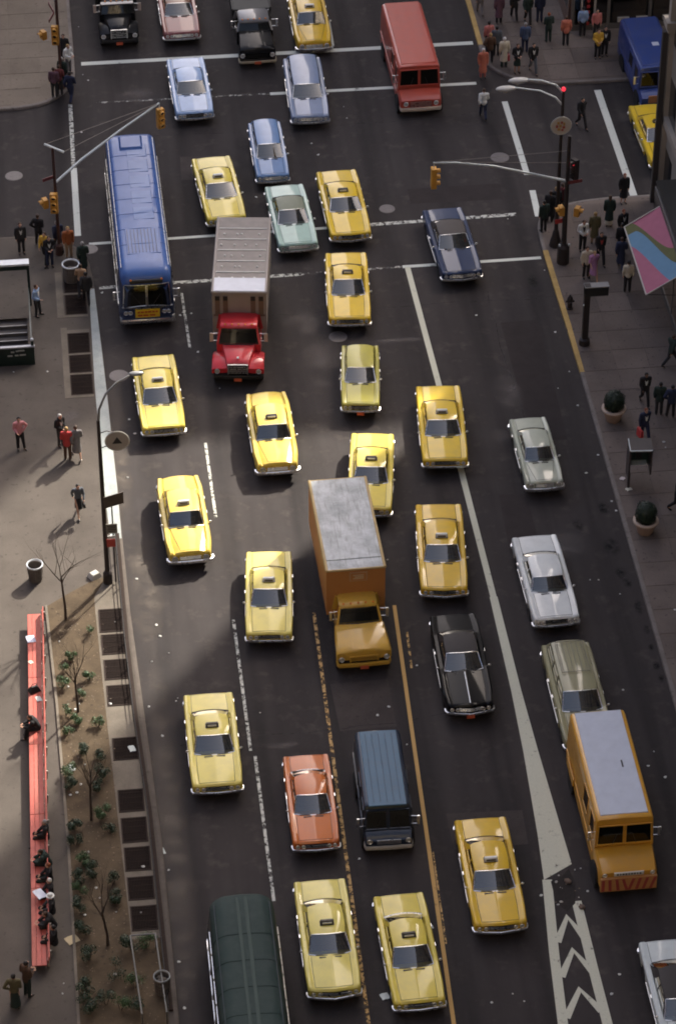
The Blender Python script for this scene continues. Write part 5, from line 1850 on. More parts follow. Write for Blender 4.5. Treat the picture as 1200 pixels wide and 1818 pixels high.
person('person in dark cape at the side street kerb', (16.25, 22.0), 10, 'stand', ('coat', 'black'), None, 'red', scale=.97)
person('person in black suit left of awning, farther one', (15.62, 18.85), 20, 'stand', ('jacket', 'black'), ('trousers', 'black'), 'red', front='white')
person('person in black coat close beside the awning edge', (15.35, 17.7), 180, 'stand', ('coat', 'black'), ('trousers', 'black'), 'black')
person('person in navy coat walking beside the striped awning', (15.12, 16.5), 170, 'walk', ('coat', 'navy'), ('trousers', 'navy'), 'brown')
person('person in cream shirt below the striped awning', (15.10, 14.6), 175, 'stand', ('shirt', 'cream'), ('trousers', 'black'), 'black')
# far right corner crowd
person('person in coral pink suit standing at far right kerb', (11.20, 34.5), 5, 'stand', ('coat', 'coral'), ('trousers', 'rose'), 'white', z=0)
person('person in white shirt walking in the street below crosswalk', (10.66, 30.6), 180, 'walk', ('shirt', 'white'), ('trousers', 'navy'), 'brown', z=0)
person('person in long white coat with red bag, far right corner', (12.40, 35.25), 185, 'stand', ('coat', 'cream'), ('trousers', 'darkgreen'), 'white')
carried_bag('red bag held by the person in long white coat', None, 'stand', 'r', (0.36, 0.06, 0.07), (.36, .14, .36), 185, 1, (12.40, 35.25))
person('person in black vest and white blouse, far right corner', (12.98, 34.6), 10, 'hold', ('jacket', 'black'), ('skirt', 'darkgreen'), 'brown', front='white')
person('person in grey trousers and dark open jacket, far right corner', (13.80, 34.55), 5, 'walk', ('jacket', 'black'), ('trousers', 'slate'), 'black', front='white')
person('grey haired person in blue jacket behind corner crowd', (13.70, 36.6), 175, 'stand', ('jacket', 'denim'), ('trousers', 'navy'), 'grey')
person('person in dark green carrying white papers by storefronts', (15.08, 37.5), 190, 'hold', ('jacket', 'darkgreen'), ('trousers', 'darkgreen'), 'red')
person('person in bright coral jacket facing the dark storefront', (15.92, 37.05), 180, 'stand', ('jacket', 'coral'), ('trousers', 'black'), 'brown')
person('person in rose top at the yellow kerb, upper right', (11.85, 36.95), 190, 'stand', ('shirt', 'rose'), ('trousers', 'black'), 'black')
person('person in brown jacket just behind the coral pink suit', (11.75, 35.75), 180, 'hip', ('jacket', 'brown'), ('trousers', 'black'), 'fair')
person('person in slate jacket right of brown jacket, upper right', (12.17, 36.4), 170, 'stand', ('jacket', 'slate'), ('trousers', 'black'), 'black')
person('person in black with gold sleeve at the side street kerb', (17.35, 35.6), 5, 'hold', ('jacket', 'gold'), ('trousers', 'black'), 'brown')
person('person in black suit next to the gold sleeve', (17.75, 35.8), 5, 'stand', ('jacket', 'black'), ('trousers', 'black'), 'black', front='white')
person('person in plum coat at upper edge near yellow kerb', (12.80, 39.7), 180, 'stand', ('coat', 'plum'), ('trousers', 'black'), 'black')
person('person in black at upper edge, left of two', (13.67, 40.0), 180, 'walk', ('jacket', 'black'), ('trousers', 'black'), 'brown')
person('person in dark green at upper edge, right of two', (14.30, 39.5), 0, 'walk', ('jacket', 'darkgreen'), ('trousers', 'black'), 'fair')
person('person in navy at upper edge by the red coral jacket', (14.95, 39.6), 180, 'stand', ('jacket', 'navy'), ('trousers', 'navy'), 'brown')
person('person in pale blue shirt by the red door sign', (16.95, 37.9), 180, 'stand', ('shirt', 'blue'), ('trousers', 'black'), 'black')
person('person in rose shirt beside the red door sign', (17.62, 37.6), 10, 'stand', ('shirt', 'rose'), ('trousers', 'black'), 'black')
person('person in grey at top edge near yellow kerb', (11.95, 40.7), 180, 'walk', ('jacket', 'grey'), ('trousers', 'grey'), 'white')
# bench and lower left
BENCH_RZ = -90.0
def sitter(label, y, top, bottom, hair, kind='sit', scale=.97, front=None, turn=0, z=-.03, **kw):
    x = -13.27 + (-6.0 - y) * .0215
    return person(label, (x, y), BENCH_RZ + turn, kind, top, bottom, hair, scale=scale, z=.14 + z, front=front, group='people sitting on the red bench', **kw)
sitter('person in black sitting alone halfway along the red bench', -12.75, ('jacket', 'black'), ('trousers', 'black'), 'brown', 'sit_lean')
sitter('white haired person in black on bench, farthest of lower group', -18.7, ('jacket', 'black'), ('trousers', 'black'), 'grey', 'sit')
sitter('person in dark green coat on bench with brown hair', -20.15, ('coat', 'darkgreen'), ('trousers', 'black'), 'brown', 'sit_lean', turn=-8)
sitter('person in black with red cap, middle of bench group', -20.95, ('jacket', 'black'), ('trousers', 'darkgreen'), 'red', 'sit')
sitter('white haired person on bench reading a pale paper', -21.75, ('jacket', 'black'), ('trousers', 'black'), 'white', 'sit', turn=10)
sitter('person with white cap and pink face on the bench', -22.55, ('jacket', 'charcoal'), ('trousers', 'black'), 'fair', 'sit', hat='white')
sitter('person in black coat second from near end of bench', -23.3, ('coat', 'black'), ('trousers', 'black'), 'brown', 'sit_lean')
sitter('person in black nearest the near end of bench', -24.1, ('jacket', 'black'), ('trousers', 'black'), 'black', 'sit', turn=-12)
person('person in olive patterned top and dark skirt, lower left', (-14.36, -26.75), 175, 'hip', ('shirt', 'olive'), ('long_skirt', 'darkgreen'), 'black')
person('person in dark brown coat standing at the lower left', (-13.92, -26.2), 130, 'hold', ('jacket', 'brown'), ('trousers', 'darkgreen'), 'black')
# side street
person('person in black walking across the side street', (15.42, 29.25), 20, 'walk', ('jacket', 'black'), ('trousers', 'black'), 'black', z=0)

# ------------------------------------------------------------------ subway entrance
GREEN_M = simple('dark_green_enamel', (0.010, 0.022, 0.018), .35)
STEP = simple('worn_step', (0.10, 0.09, 0.085), .85)
NOSE = simple('step_nosing', (0.42, 0.41, 0.39), .5)
WHITE_M = simple('white_enamel', (0.62, 0.66, 0.70), .45)
sub = thing('subway_entrance', 'dark green subway stair entrance with white beam at left edge', 'subway entrance', (-12.72, 13.7, .14))
def sb(mb, x, y, z, sx, sy, sz):
    return mb.box(x + 12.72, y - 13.7, z - .14, sx, sy, sz)
for i in range(11):
    y = HY1 - .16 - i * .33
    sb(MB(), -15.16, y, -.05 - .18 * i - .9, 4.86, .33, .9).build('step', STEP, sub)
    sb(MB(), -15.16, y - .15, -.05 - .18 * i, 4.80, .05, .006).build('step_nosing', NOSE, sub)
w = MB()
sb(w, -12.70, 13.72, -2.2, .05, 3.55, 2.33)
sb(w, -15.16, 11.93, -2.2, 4.9, .05, 2.33)
w.build('stair_wall', STEP, sub)
pn = sb(MB(), -15.0, 11.86, .14, 5.1, .07, .98).build('front_panel', GREEN_M, sub)
sb(MB(), -15.0, 11.84, 1.12, 5.16, .14, .07).build('panel_cap', simple('pale_cap', (0.36, 0.38, 0.42), .4), sub)
LET = simple('pale_lettering', (0.42, 0.44, 0.42), .6)
for (x, z, w_) in ((-13.42, .86, .16), (-13.22, .90, .12), (-13.04, .92, .30), (-13.55, .66, .22), (-13.25, .67, .16), (-12.98, .68, .28)):
    sb(MB(), x, 11.815, z, w_, .012, .07).build('panel_letter', LET, sub)
rl = MB()
for z in (.55, 1.15):
    rl.bar((-12.56 + 12.72, 11.9 - 13.7, z - .14), (-12.56 + 12.72, 16.5 - 13.7, z - .14), .06, .05)
rl.build('side_rail', GREEN_M, sub)
for i in range(14):
    sb(MB(), -12.56, 12.05 + i * .34, .14, .03, .03, 1.0).build('baluster', GREEN_M, sub)
for y, hgt in ((11.88, 1.3), (16.5, 2.35)):
    sb(MB(), -12.52, y, .14, .12, .12, hgt).build('post', GREEN_M, sub)
MB().ell((.20, 11.88 - 13.7, 1.34), .08, .08, .08, 10, 7).build('post_finial', WHITE_M, sub)
sb(MB(), -15.0, 16.5, 2.49, 5.1, .42, .10).build('beam_top', WHITE_M, sub)
sb(MB(), -15.0, 16.5, 2.24, 5.0, .34, .25).build('beam', GREEN_M, sub)

# ------------------------------------------------------------------ pavement gratings
GRATE_D = simple('grating_pit_shade', (0.010, 0.007, 0.006), .95, 0, .2, 3, .05)  # flat near-black sheet, paints the shade below the bars
GRATE_B = simple('grating_bars', (0.040, 0.030, 0.026), .9, 0, .3, 6, .08)
GMESH = {}
def grating(cx, cy, sx, sy, label, z=.156):
    t = thing('grating', label, 'grating', (cx, cy, z), 0, 'pavement gratings')
    key = (round(sx, 2), round(sy, 2))
    if key not in GMESH:
        pit_shade = MB().quad((-sx / 2, -sy / 2, .003), (sx / 2, -sy / 2, .003), (sx / 2, sy / 2, .003), (-sx / 2, sy / 2, .003))
        bars = MB()
        n = int(sx / .055)
        for i in range(n):
            bars.box(-sx / 2 + (i + .5) * sx / n, 0, .004, .014, sy, .016)
        for i in range(4):
            bars.box(0, -sy / 2 + (i + .5) * sy / 4, .004, sx, .012, .019)
        fr_ = MB()
        for s in (-1, 1):
            fr_.box(s * sx / 2, 0, 0, .05, sy + .05, .022)
            fr_.box(0, s * sy / 2, 0, sx - .05, .05, .022)
        GMESH[key] = (pit_shade.mesh('pit_shade', GRATE_D), bars.mesh('bars', GRATE_B), fr_.mesh('frame', GRATE_B))
    a, b, c = GMESH[key]
    obj('pit_shade', a, t)
    o = obj('bars', b, t)
    o['kind'] = 'stuff'
    obj('frame', c, t)
rows = [(-5.42, -6.94), (-7.0, -8.31), (-8.54, -9.83), (-10.08, -11.38), (-13.15, -14.5), (-16.07, -17.37), (-17.6, -19.02), (-19.18, -20.51), (-20.74, -22.01), (-22.23, -23.56)]
names = ['first', 'second', 'third', 'fourth', 'fifth, set apart,', 'sixth', 'seventh', 'eighth', 'ninth', 'tenth']
for (ya, yb), nme in zip(rows, names):
    ym_ = (ya + yb) / 2
    cx = -9.975 + (-ym_ - 5) * .0215
    grating(cx, ym_, .93, abs(yb - ya) - .14, '%s iron grating from the far end of planted strip path' % nme)
band = MB()
for x0, x1, y0, y1 in ((-11.22, -10.93, 9.1, 14.5), (-10.93, -9.92, 14.02, 14.3), (-10.93, -9.92, 9.1, 9.3), (-10.93, -9.92, 12.32, 12.46), (-10.93, -9.92, 10.82, 10.96),
                       (-11.32, -11.0, 15.3, 19.0), (-11.0, -9.9, 15.3, 15.5), (-11.0, -9.9, 17.1, 17.25)):
    band.box((x0 + x1) / 2, (y0 + y1) / 2, .138, x1 - x0, y1 - y0, .018)
structure(band.build('grating_border', CONC))
for (ya, yb, nme) in ((12.46, 14.02, 'far grating of the three in pale border by white kerb'), (10.96, 12.32, 'middle grating of the three in pale border by white kerb'), (9.3, 10.82, 'near grating of the three in pale border by white kerb'),
                     (15.5, 17.1, 'grating under walkers feet, nearer of two at left corner'), (17.25, 18.9, 'grating beside wire basket, farther of two at left corner')):
    grating(-10.43, (ya + yb) / 2, .96, yb - ya - .04, nme, .142)

# ------------------------------------------------------------------ red bench
RED_B = simple('red_bench_paint', (0.42, 0.072, 0.046), .55, 0, .25, 5)
RED_D = simple('red_bench_worn', (0.38, 0.095, 0.066), .65, 0, .25, 7)
bench = thing('bench', 'very long red bench beside the planted strip', 'bench', (-13.0, -15.6, .14), -rad(1.23))
BL = 19.3
for k, (x, wd) in enumerate(((-.43, .17), (-.25, .17), (-.07, .17))):
    for i in range(5):
        MB().box(x, -BL / 2 + BL * (i + .5) / 5, .42, wd, BL / 5 - .015, .04, bev=.006).build('seat_plank', RED_B if (i + k) % 3 else RED_D, bench)
for z in (.60, .78):
    for i in range(5):
        MB().bar((.07 + (z - .6) * .3, -BL / 2 + BL * i / 5 + .01, z), (.07 + (z - .6) * .3, -BL / 2 + BL * (i + 1) / 5 - .01, z), .035, .13).build('back_plank', RED_B, bench)
for i in range(15):
    y = -BL / 2 + .35 + i * (BL - .7) / 14
    m = MB()
    m.box(-.40, y, 0, .08, .07, .42)
    m.box(.08, y, 0, .08, .07, .42)
    m.box(-.16, y, .36, .58, .06, .06)
    m.build('leg', simple('pale_bench_leg', (0.34, 0.30, 0.26), .7), bench)
    MB().bar((.13, y, .40), (.18, y, .84), .06, .05).build('back_support', simple('pale_bench_leg', (0.34, 0.30, 0.26), .7), bench)
def paper(label, x, y, z, sx, sy, rgb, rz, cat='paper'):
    m = MB()
    g = []
    for i in range(4):
        g.append([((k / 3 - .5) * sx, (i / 3 - .5) * sy, .012 + .02 * math.sin(i * 2.1 + k * 1.7)) for k in range(4)])
    m.loft(g, 0, caps=False, closed=False)
    return tag(m.build('paper', simple('paper_%d' % int(rgb[2] * 100), rgb, .8), loc=(x, y, z), rz=rz, smooth=60), label, cat)
paper('lilac newspaper lying near far end of red bench', -13.22, -7.5, .61, .34, .42, (0.55, 0.55, 0.66), .2)
paper('small cream paper on red bench below the newspaper', -13.26, -8.9, .61, .16, .2, (0.60, 0.55, 0.45), .6)
paper('pale paper on bench beside a black bag', -13.02, -11.1, .61, .2, .3, (0.60, 0.62, 0.60), .3)
paper('open white newspaper held by bench reader', -13.32, -21.95, .86, .34, .5, (0.60, 0.64, 0.72), .5)
bg_ = MB().box(0, 0, 0, .46, .30, .24, tx=.7, ty=.6, bev=.05)
bg_.tube([(-.14, 0, .24), (-.08, 0, .36), (.08, 0, .36), (.14, 0, .24)], .014, 5)
tag(bg_.build('bag', simple('black_bag', (0.012, 0.012, 0.012), .6), loc=(-13.17, -10.6, .605), rz=.4, smooth=40), 'black bag left on the red bench near its far end', 'bag')
paper('crumpled cream bag hanging behind the bench back', -12.25, -23.7, .17, .45, .4, (0.52, 0.42, 0.25), .5)

# ------------------------------------------------------------------ low rail beside the planted strip
rail = thing('low_rail', 'low dark rail along kerb of the planted strip', 'railing', (-9.3, -14, .14))
pts = [(-9.50, -.7), (-9.47, -7.7), (-9.36, -12.3), (-9.14, -17.5), (-9.0, -27.5)]
for a, b in zip(pts[:-1], pts[1:]):
    for z in (.18, .36):
        MB().tube([(a[0] + 9.3, a[1] + 14, z), (b[0] + 9.3, b[1] + 14, z)], .022, 6).build('rail_bar', IRON, rail)
    MB().bar((a[0] + 9.3 + .10, a[1] + 14, .05), (b[0] + 9.3 + .10, b[1] + 14, .05), .14, .10).build('plinth', GRATE_B, rail)
    n = int(abs(b[1] - a[1]) / 1.5)
    for i in range(n):
        u = i / n
        MB().box(a[0] + (b[0] - a[0]) * u + 9.3, a[1] + (b[1] - a[1]) * u + 14, 0, .045, .045, .40).build('rail_post', IRON, rail)
gd = thing('rail_guard', 'rectangular pipe guard round the near end of planted strip', 'railing', (-9.5, -26.6, .14))
MB().tube([(-.65, 2.2, 0), (-.65, 2.2, .75), (.25, 2.2, .75), (.25, 2.2, 0)], .03, 6).build('hoop', simple('grey_pipe', (0.13, 0.13, 0.12), .5), gd)
MB().tube([(-.65, 2.2, .75), (-.45, -1.6, .75), (-.45, -1.6, 0)], .03, 6).build('side_pipe', simple('grey_pipe', (0.13, 0.13, 0.12), .5), gd)
MB().tube([(.25, 2.2, .75), (.42, -1.6, .75), (.42, -1.6, 0)], .03, 6).build('side_pipe', simple('grey_pipe', (0.13, 0.13, 0.12), .5), gd)

# ------------------------------------------------------------------ baskets
WIRE = simple('grey_wire', (0.16, 0.145, 0.13), .6, .2)
RIMW = simple('white_rim', (0.66, 0.70, 0.74), .5)
def basket(label, x, y, r, h, rubbish=True, z=.14, rim=None):
    t = thing('litter_basket', label, 'litter basket', (x, y, z), 0, 'wire litter baskets')
    m = MB()
    n = 20
    for i in range(n):
        a = 2 * math.pi * i / n
        m.tube([(r * .82 * math.cos(a), r * .82 * math.sin(a), 0), (r * math.cos(a), r * math.sin(a), h)], .010, 4)
    for k in range(5):
        zz = .04 + k * (h - .08) / 4
        rr = r * (.82 + .18 * zz / h)
        m.tube([(rr * math.cos(2 * math.pi * i / 18), rr * math.sin(2 * math.pi * i / 18), zz) for i in range(19)], .010, 4)
    o = m.build('mesh_side', WIRE, t)
    MB().lathe([(r * .78, .01), (r * .93, h * .93)], 18, caps=False).build('liner', simple('basket_liner', (0.14, 0.12, 0.105), .8), t, smooth=60)
    MB().lathe([(r * .90, h - .03), (r * 1.04, h - .03), (r * 1.06, h + .03), (r * .98, h + .05), (r * .90, h + .03), (r * .90, h - .03)], 24, caps=False).build('rim', rim or RIMW, t, smooth=50)
    if rubbish:
        g = MB()
        rr = random.Random(int(x * 10))
        for i in range(7):
            g.ell((rr.uniform(-.4, .4) * r, rr.uniform(-.4, .4) * r, h * .72 + rr.uniform(0, .08)), .13, .11, .07, 7, 5)
        g.build('rubbish', simple('rubbish', (0.10, 0.085, 0.07), .9, 0, .5, 12), t)
    else:
        MB().lathe([(r * .76, .03), (.01, .04)], 16, caps=False).build('floor', UNDER, t)
    return t
basket('white rimmed round litter basket alone on the sunny plaza', -12.91, -3.25, .33, .80, False)
basket('large wire litter basket at the left street corner', -10.55, 18.3, .40, .92)
basket('litter basket inside the pipe guard at bottom', -9.15, -26.55, .29, .8, True, rim=simple('grey_rim', (0.3, 0.32, 0.32), .6))

# ------------------------------------------------------------------ trees, bushes, planters
BARK = simple('grey_bark', (0.060, 0.044, 0.034), .95, 0, .3, 20)
def bare_tree(label, x, y, h, seed, lean=(0, 0), spread=1.0):
    rr = random.Random(seed)
    t = thing('bare_tree', label, 'tree', (x, y, .15), 0, 'bare young trees in the planted strip')
    trunk, crown = MB(), MB()
    fork = h * .40
    top = Vector((lean[0] * .5, lean[1] * .5, fork))
    trunk.tube([(0, 0, -.05), (.01, .01, fork * .3), (lean[0] * .2, lean[1] * .2, fork * .6), tuple(top)], [.06, .052, .046, .038], 8)
    def grow(p, d, ln, r, lv):
        q = p
        pts, rs = [tuple(p)], [r]
        dd = d.copy()
        for i in range(3):
            dd = (dd + Vector((rr.uniform(-.16, .16), rr.uniform(-.16, .16), rr.uniform(-.02, .14)))).normalized()
            q = q + dd * ln / 3
            pts.append(tuple(q))
            rs.append(r * (1 - .20 * (i + 1)))
        crown.tube(pts, rs, 5 if lv < 2 else 4)
        if lv < 4:
            for k in range(2 if lv else 3):
                i = 3 if k == 0 else rr.choice((1, 2))
                b = Vector(pts[i])
                nd = (dd + Vector((rr.uniform(-.8, .8) * spread, rr.uniform(-.8, .8) * spread, rr.uniform(-.15, .5)))).normalized()
                grow(b, nd, ln * rr.uniform(.58, .80), rs[i] * .72, lv + 1)
    for k in range(4):
        a = k * math.pi / 2 + rr.uniform(-.5, .5)
        grow(top - Vector((0, 0, .12 * k)), Vector((math.cos(a) * .55 * spread, math.sin(a) * .55 * spread, .85)).normalized(), h * .26, .028, 0)
    trunk.build('trunk', BARK, t, smooth=60)
    crown.build('crown', BARK, t, smooth=60)
    return t
bare_tree('tall bare tree with spreading twigs at the far end of planted strip', -11.78, -5.9, 5.6, 3, (-.12, 0), 1.15)
bare_tree('second bare tree from the far end of planted strip', -11.52, -11.5, 4.3, 5, (-.05, 0), .6)
bare_tree('third bare tree from the far end of planted strip', -11.27, -17.6, 4.6, 8, (.1, 0), .6)
bare_tree('nearest bare tree of the planted strip', -10.98, -24.1, 4.4, 13, (-.25, 0), .6)

def leaf_mat(name, a, b):
    m, nt, bs = new_mat(name)
    g = N(nt, 'ShaderNodeNewGeometry')
    c = mixc(nt, g.outputs['Random Per Island'], a, b)
    nt.links.new(c, bs.inputs['Base Color'])
    bs.inputs['Roughness'].default_value = .55
    return m
LEAF = leaf_mat('bush_leaf', (0.020, 0.055, 0.020), (0.065, 0.125, 0.040))
LEAF_D = leaf_mat('dark_bush_leaf', (0.010, 0.026, 0.014), (0.030, 0.060, 0.026))
LEAF_T = leaf_mat('clipped_leaf', (0.008, 0.018, 0.010), (0.020, 0.040, 0.018))
def leaf_cloud(mb, rr, c, r, n, size, shell=.35):
    for _ in range(n):
        d = Vector((rr.gauss(0, 1), rr.gauss(0, 1), rr.gauss(0, 1))).normalized()
        k = (shell + (1 - shell) * rr.random() ** .5)
        p = Vector(c) + Vector((d.x * r[0], d.y * r[1], d.z * r[2])) * k
        a = Vector((rr.gauss(0, 1), rr.gauss(0, 1), rr.gauss(0, 1))).normalized()
        u = d.cross(a)
        if u.length < .1:
            continue
        u = u.normalized() * size * rr.uniform(.6, 1.2)
        w = (u.cross(d) * .9 + d * rr.uniform(-.4, .6) * u.length).normalized() * u.length * .6
        mb.quad(tuple(p - u), tuple(p - w), tuple(p + u), tuple(p + w))
BUSH = [[-11.65, -8.36], [-12.03, -9.0], [-12.05, -10.0], [-12.01, -11.65], [-11.92, -12.81], [-11.63, -12.2], [-11.5, -13.98], [-10.78, -12.45], [-10.76, -14.38], [-10.8, -15.32], [-10.89, -16.08], [-12.0, -15.16], [-12.0, -15.79], [-11.9, -18.1], [-10.84, -17.47], [-10.64, -18.4],
        [-11.93, -18.85], [-11.66, -19.91], [-11.31, -20.55], [-11.84, -20.77], [-11.83, -21.35], [-10.6, -21.06], [-10.61, -21.92], [-11.86, -22.21], [-11.81, -23.34], [-10.12, -24.37], [-9.55, -24.35], [-11.67, -24.75], [-10.8, -25.67], [-11.84, -26.36], [-11.17, -26.98], [-10.13, -26.29], [-11.88, -27.16], [-9.99, -27.38], [-10.68, -27.3], [-11.0, -9.6], [-11.3, -10.6], [-10.9, -6.9]]
BUSH.sort(key=lambda p: -p[1])
ORD = 'first second third fourth fifth sixth seventh eighth ninth tenth eleventh twelfth thirteenth fourteenth fifteenth sixteenth seventeenth eighteenth nineteenth twentieth'.split()
side_n = {'bench': 0, 'grating': 0}
for i, (x, y) in enumerate(BUSH):
    sd_ = 'bench' if x < -11.25 else 'grating'
    side_n[sd_] += 1
    rr = random.Random(100 + i)
    big = y < -13
    t = thing('bush', '%s bush from the far end on %s side of planted strip' % (ORD[side_n[sd_] - 1] if side_n[sd_] <= 20 else 'nearest', sd_), 'bush', (x, y, .15), rr.uniform(0, 6), 'low bushes in the planted strip')
    s = rr.uniform(.20, .28) if not big else rr.uniform(.26, .36) + (.07 if y < -23.5 else 0)
    m, st_ = MB(), MB()
    for k in range(rr.randint(3, 5)):
        a = rr.uniform(0, 6.28)
        q = (math.cos(a) * s * .6, math.sin(a) * s * .6, s * rr.uniform(.7, 1.5))
        leaf_cloud(m, rr, q, (s * .62, s * .62, s * .55), 95 if not big else 140, rr.choice((.028, .034, .042)))
        st_.tube([(0, 0, -.05), q], [.014, .006], 4)
    m.build('foliage', LEAF if not big or i % 4 == 0 else LEAF_D, t)
    st_.build('stems', BARK, t)

ll = MB()
rr = random.Random(77)
for _ in range(900):
    y = rr.uniform(-28.5, -5.2)
    x = rr.uniform(-12.2, -10.2 if y > -23.9 else -9.1)
    a, sz = rr.uniform(0, 6.28), rr.uniform(.018, .05)
    dx, dy = math.cos(a) * sz, math.sin(a) * sz
    z = .162 + rr.uniform(0, .012)
    ll.quad((x - dx, y - dy, z), (x + dy * .5, y - dx * .5, z + .006), (x + dx, y + dy, z + .012), (x - dy * .5, y + dx * .5, z + .004))
lo_ = ll.build('leaf_litter', leaf_mat('dead_leaf', (0.05, 0.03, 0.015), (0.20, 0.14, 0.075)))
lo_['kind'] = 'stuff'
lo_['label'] = 'dead leaves scattered over the bare soil of planted strip'
TERRA = simple('planter_terracotta', (0.36, 0.255, 0.19), .8, 0, .15, 3)
RIMP = simple('planter_rim', (0.46, 0.36, 0.28), .75)
for (x, y, lab, seed) in ((12.72, 4.95, 'round planter with clipped dark shrub, farther up the pavement', 1), (12.68, -2.9, 'round planter with clipped dark shrub, next to telephone kiosk', 2)):
    t = thing('planter', lab, 'planter', (x, y, .155), 0, 'planters on the right pavement')
    MB().lathe([(.30, 0), (.33, .05), (.47, .55), (.49, .56), (.49, .60), (.40, .60), (.38, .50), (.02, .50)], 28).build('pot', TERRA, t, smooth=40)
    MB().lathe([(.40, .56), (.52, .56), (.545, .60), (.54, .66), (.50, .69), (.43, .68), (.40, .62), (.40, .56)], 28, caps=False).build('rim', RIMP, t, smooth=50)
    rr = random.Random(seed)
    m = MB()
    leaf_cloud(m, rr, (0, 0, 1.02), (.47, .47, .56), 1500, .042, .80)
    for q in range(9):
        a = rr.uniform(0, 6.28)
        leaf_cloud(m, rr, (math.cos(a) * .30, math.sin(a) * .30, rr.uniform(.75, 1.40)), (.20, .20, .20), 90, .040, .5)
    m.ell((0, 0, .99), .39, .39, .48, 14, 9)
    m.build('shrub', LEAF_T, t)

# ------------------------------------------------------------------ street lights, signals and signs
STEEL = simple('dark_street_steel', (0.035, 0.028, 0.027), .55, .3)
RUSTY = simple('rust_brown_steel', (0.07, 0.036, 0.03), .6, .2)
SILV = simple('silver_street_paint', (0.55, 0.60, 0.60), .45, .2)
SIGY = simple('signal_yellow', (0.50, 0.25, 0.04), .6)
REDLIT = None
def lit(name, rgb, s):
    m, nt, b = new_mat(name)
    b.inputs['Base Color'].default_value = (*rgb, 1)
    b.inputs['Emission Color'].default_value = (*rgb, 1)
    b.inputs['Emission Strength'].default_value = s
    return m
REDLIT = lit('red_signal_lit', (0.7, 0.03, 0.05), .45)
LENSD = simple('dark_lens', (0.03, 0.028, 0.025), .2)
def signal(parent, x, y, z, rz=0.0, lit_red=False, m=None, lenses=3):
    """three-lens head hanging below z"""
    o = MB().box(0, 0, -1.05 if lenses == 3 else -.45, .34, .24, 1.05 if lenses == 3 else .45, bev=.02).build('signal_head', m or SIGY, parent, (x, y, z), rz)
    for i in range(lenses if lenses == 3 else 1):
        zz = -.18 - i * .34
        MB().disc((0, -.125, zz), .11, 12, 'y', 0, .02).build('lens', REDLIT if (lit_red and i == 0) else LENSD, o)
        v = MB()
        pts = [(.13 * math.cos(a), .13 * math.sin(a)) for a in [math.pi * k / 8 for k in range(9)]]
        v.loft([[(px, -.12, zz + pz) for px, pz in pts], [(px, -.30, zz + pz * .95) for px, pz in pts]], 0, caps=False, closed=False)
        v.build('visor', m or SIGY, o)
    return o

# left lamp post with hanging signs
lp = thing('lamp_post', 'tall lamp post with triangle disc sign beside white kerb', 'lamp post', (-9.95, -3.75, .15))
MB().lathe([(.20, 0), (.19, .5), (.13, .6), (.11, .62)], 12).build('base', STEEL, lp)
MB().tube([(0, 0, .5), (0, 0, 4.5), (0, 0, 8.4)], [.105, .09, .07], 10).build('pole', STEEL, lp, smooth=60)
MB().tube([(0, 0, 8.3), (.06, .05, 8.9), (.35, .3, 9.45), (.8, .6, 9.75), (1.35, .9, 9.85)], [.06, .05, .045, .04, .035], 8).build('arm', simple('grey_lamp_arm', (0.22, 0.22, 0.21), .4, .5), lp, smooth=60)
MB().ell((1.62, 1.05, 9.82), .32, .14, .08, 12, 7).build('lamp_head', simple('grey_lamp_arm', (0.22, 0.22, 0.21), .4, .5), lp, smooth=60)
for z in (7.0, 7.75):
    MB().tube([(0, 0, z), (.30, -.02, z + .12), (.62, -.02, z + .02)], .022, 6).build('sign_bracket', STEEL, lp)
ds = MB().disc((.70, -.02, 7.35), .47, 28, 'y', 0, .04).build('disc_sign', simple('disc_cream', (0.34, 0.31, 0.26), .6), lp)
MB().tube([(.70 + .47 * math.cos(a), -.045, 7.35 + .47 * math.sin(a)) for a in [2 * math.pi * k / 28 for k in range(29)]], .03, 5).build('disc_rim', simple('disc_rim', (0.48, 0.46, 0.40), .5), ds)
tri = MB()
tri.loft([[(.70 - .20, -.063, 7.24), (.70 + .20, -.063, 7.24), (.70, -.063, 7.56)], [(.70 - .20, -.075, 7.24), (.70 + .20, -.075, 7.24), (.70, -.075, 7.56)]])
tri.build('disc_triangle', DARK_TRIM, ds)
def plate(parent, x, y, z, w, h, m, rz=0.0, nm='sign_plate'):
    return MB().box(0, 0, -h / 2, w, .03, h).build(nm, m, parent, (x, y, z), rz)
plate(lp, .42, -.05, 4.35, .86, .58, simple('brown_sign', (0.085, 0.065, 0.05), .5), .35)
pl = plate(lp, .28, -.14, 2.95, .46, .50, simple('grey_sign', (0.20, 0.19, 0.16), .5))
for k in range(4):
    MB().box(0, -.02, .13 - k * .09, .36 - .06 * (k % 2), .012, .035).build('sign_letter', BLACKP, pl)
plate(lp, .22, -.14, 2.20, .34, .40, simple('red_sign', (0.42, 0.06, 0.045), .5))
plate(lp, .24, -.14, 2.50, .30, .16, simple('white_sign', (0.6, 0.6, 0.57), .5))
MB().tube([(.33, -.1, .1), (.33, -.1, 4.1)], .03, 6).build('side_pole', STEEL, lp)
tb = MB().box(.30, .25, .0, .5, .4, .22, tx=.7, ty=.7, bev=.03)
tag(tb.build('rubbish_bag', simple('pale_bag', (0.5, 0.49, 0.44), .8), loc=(-10.6, -3.7, .15), rz=.6), 'pale rubbish bag at the foot of left lamp post', 'rubbish bag')

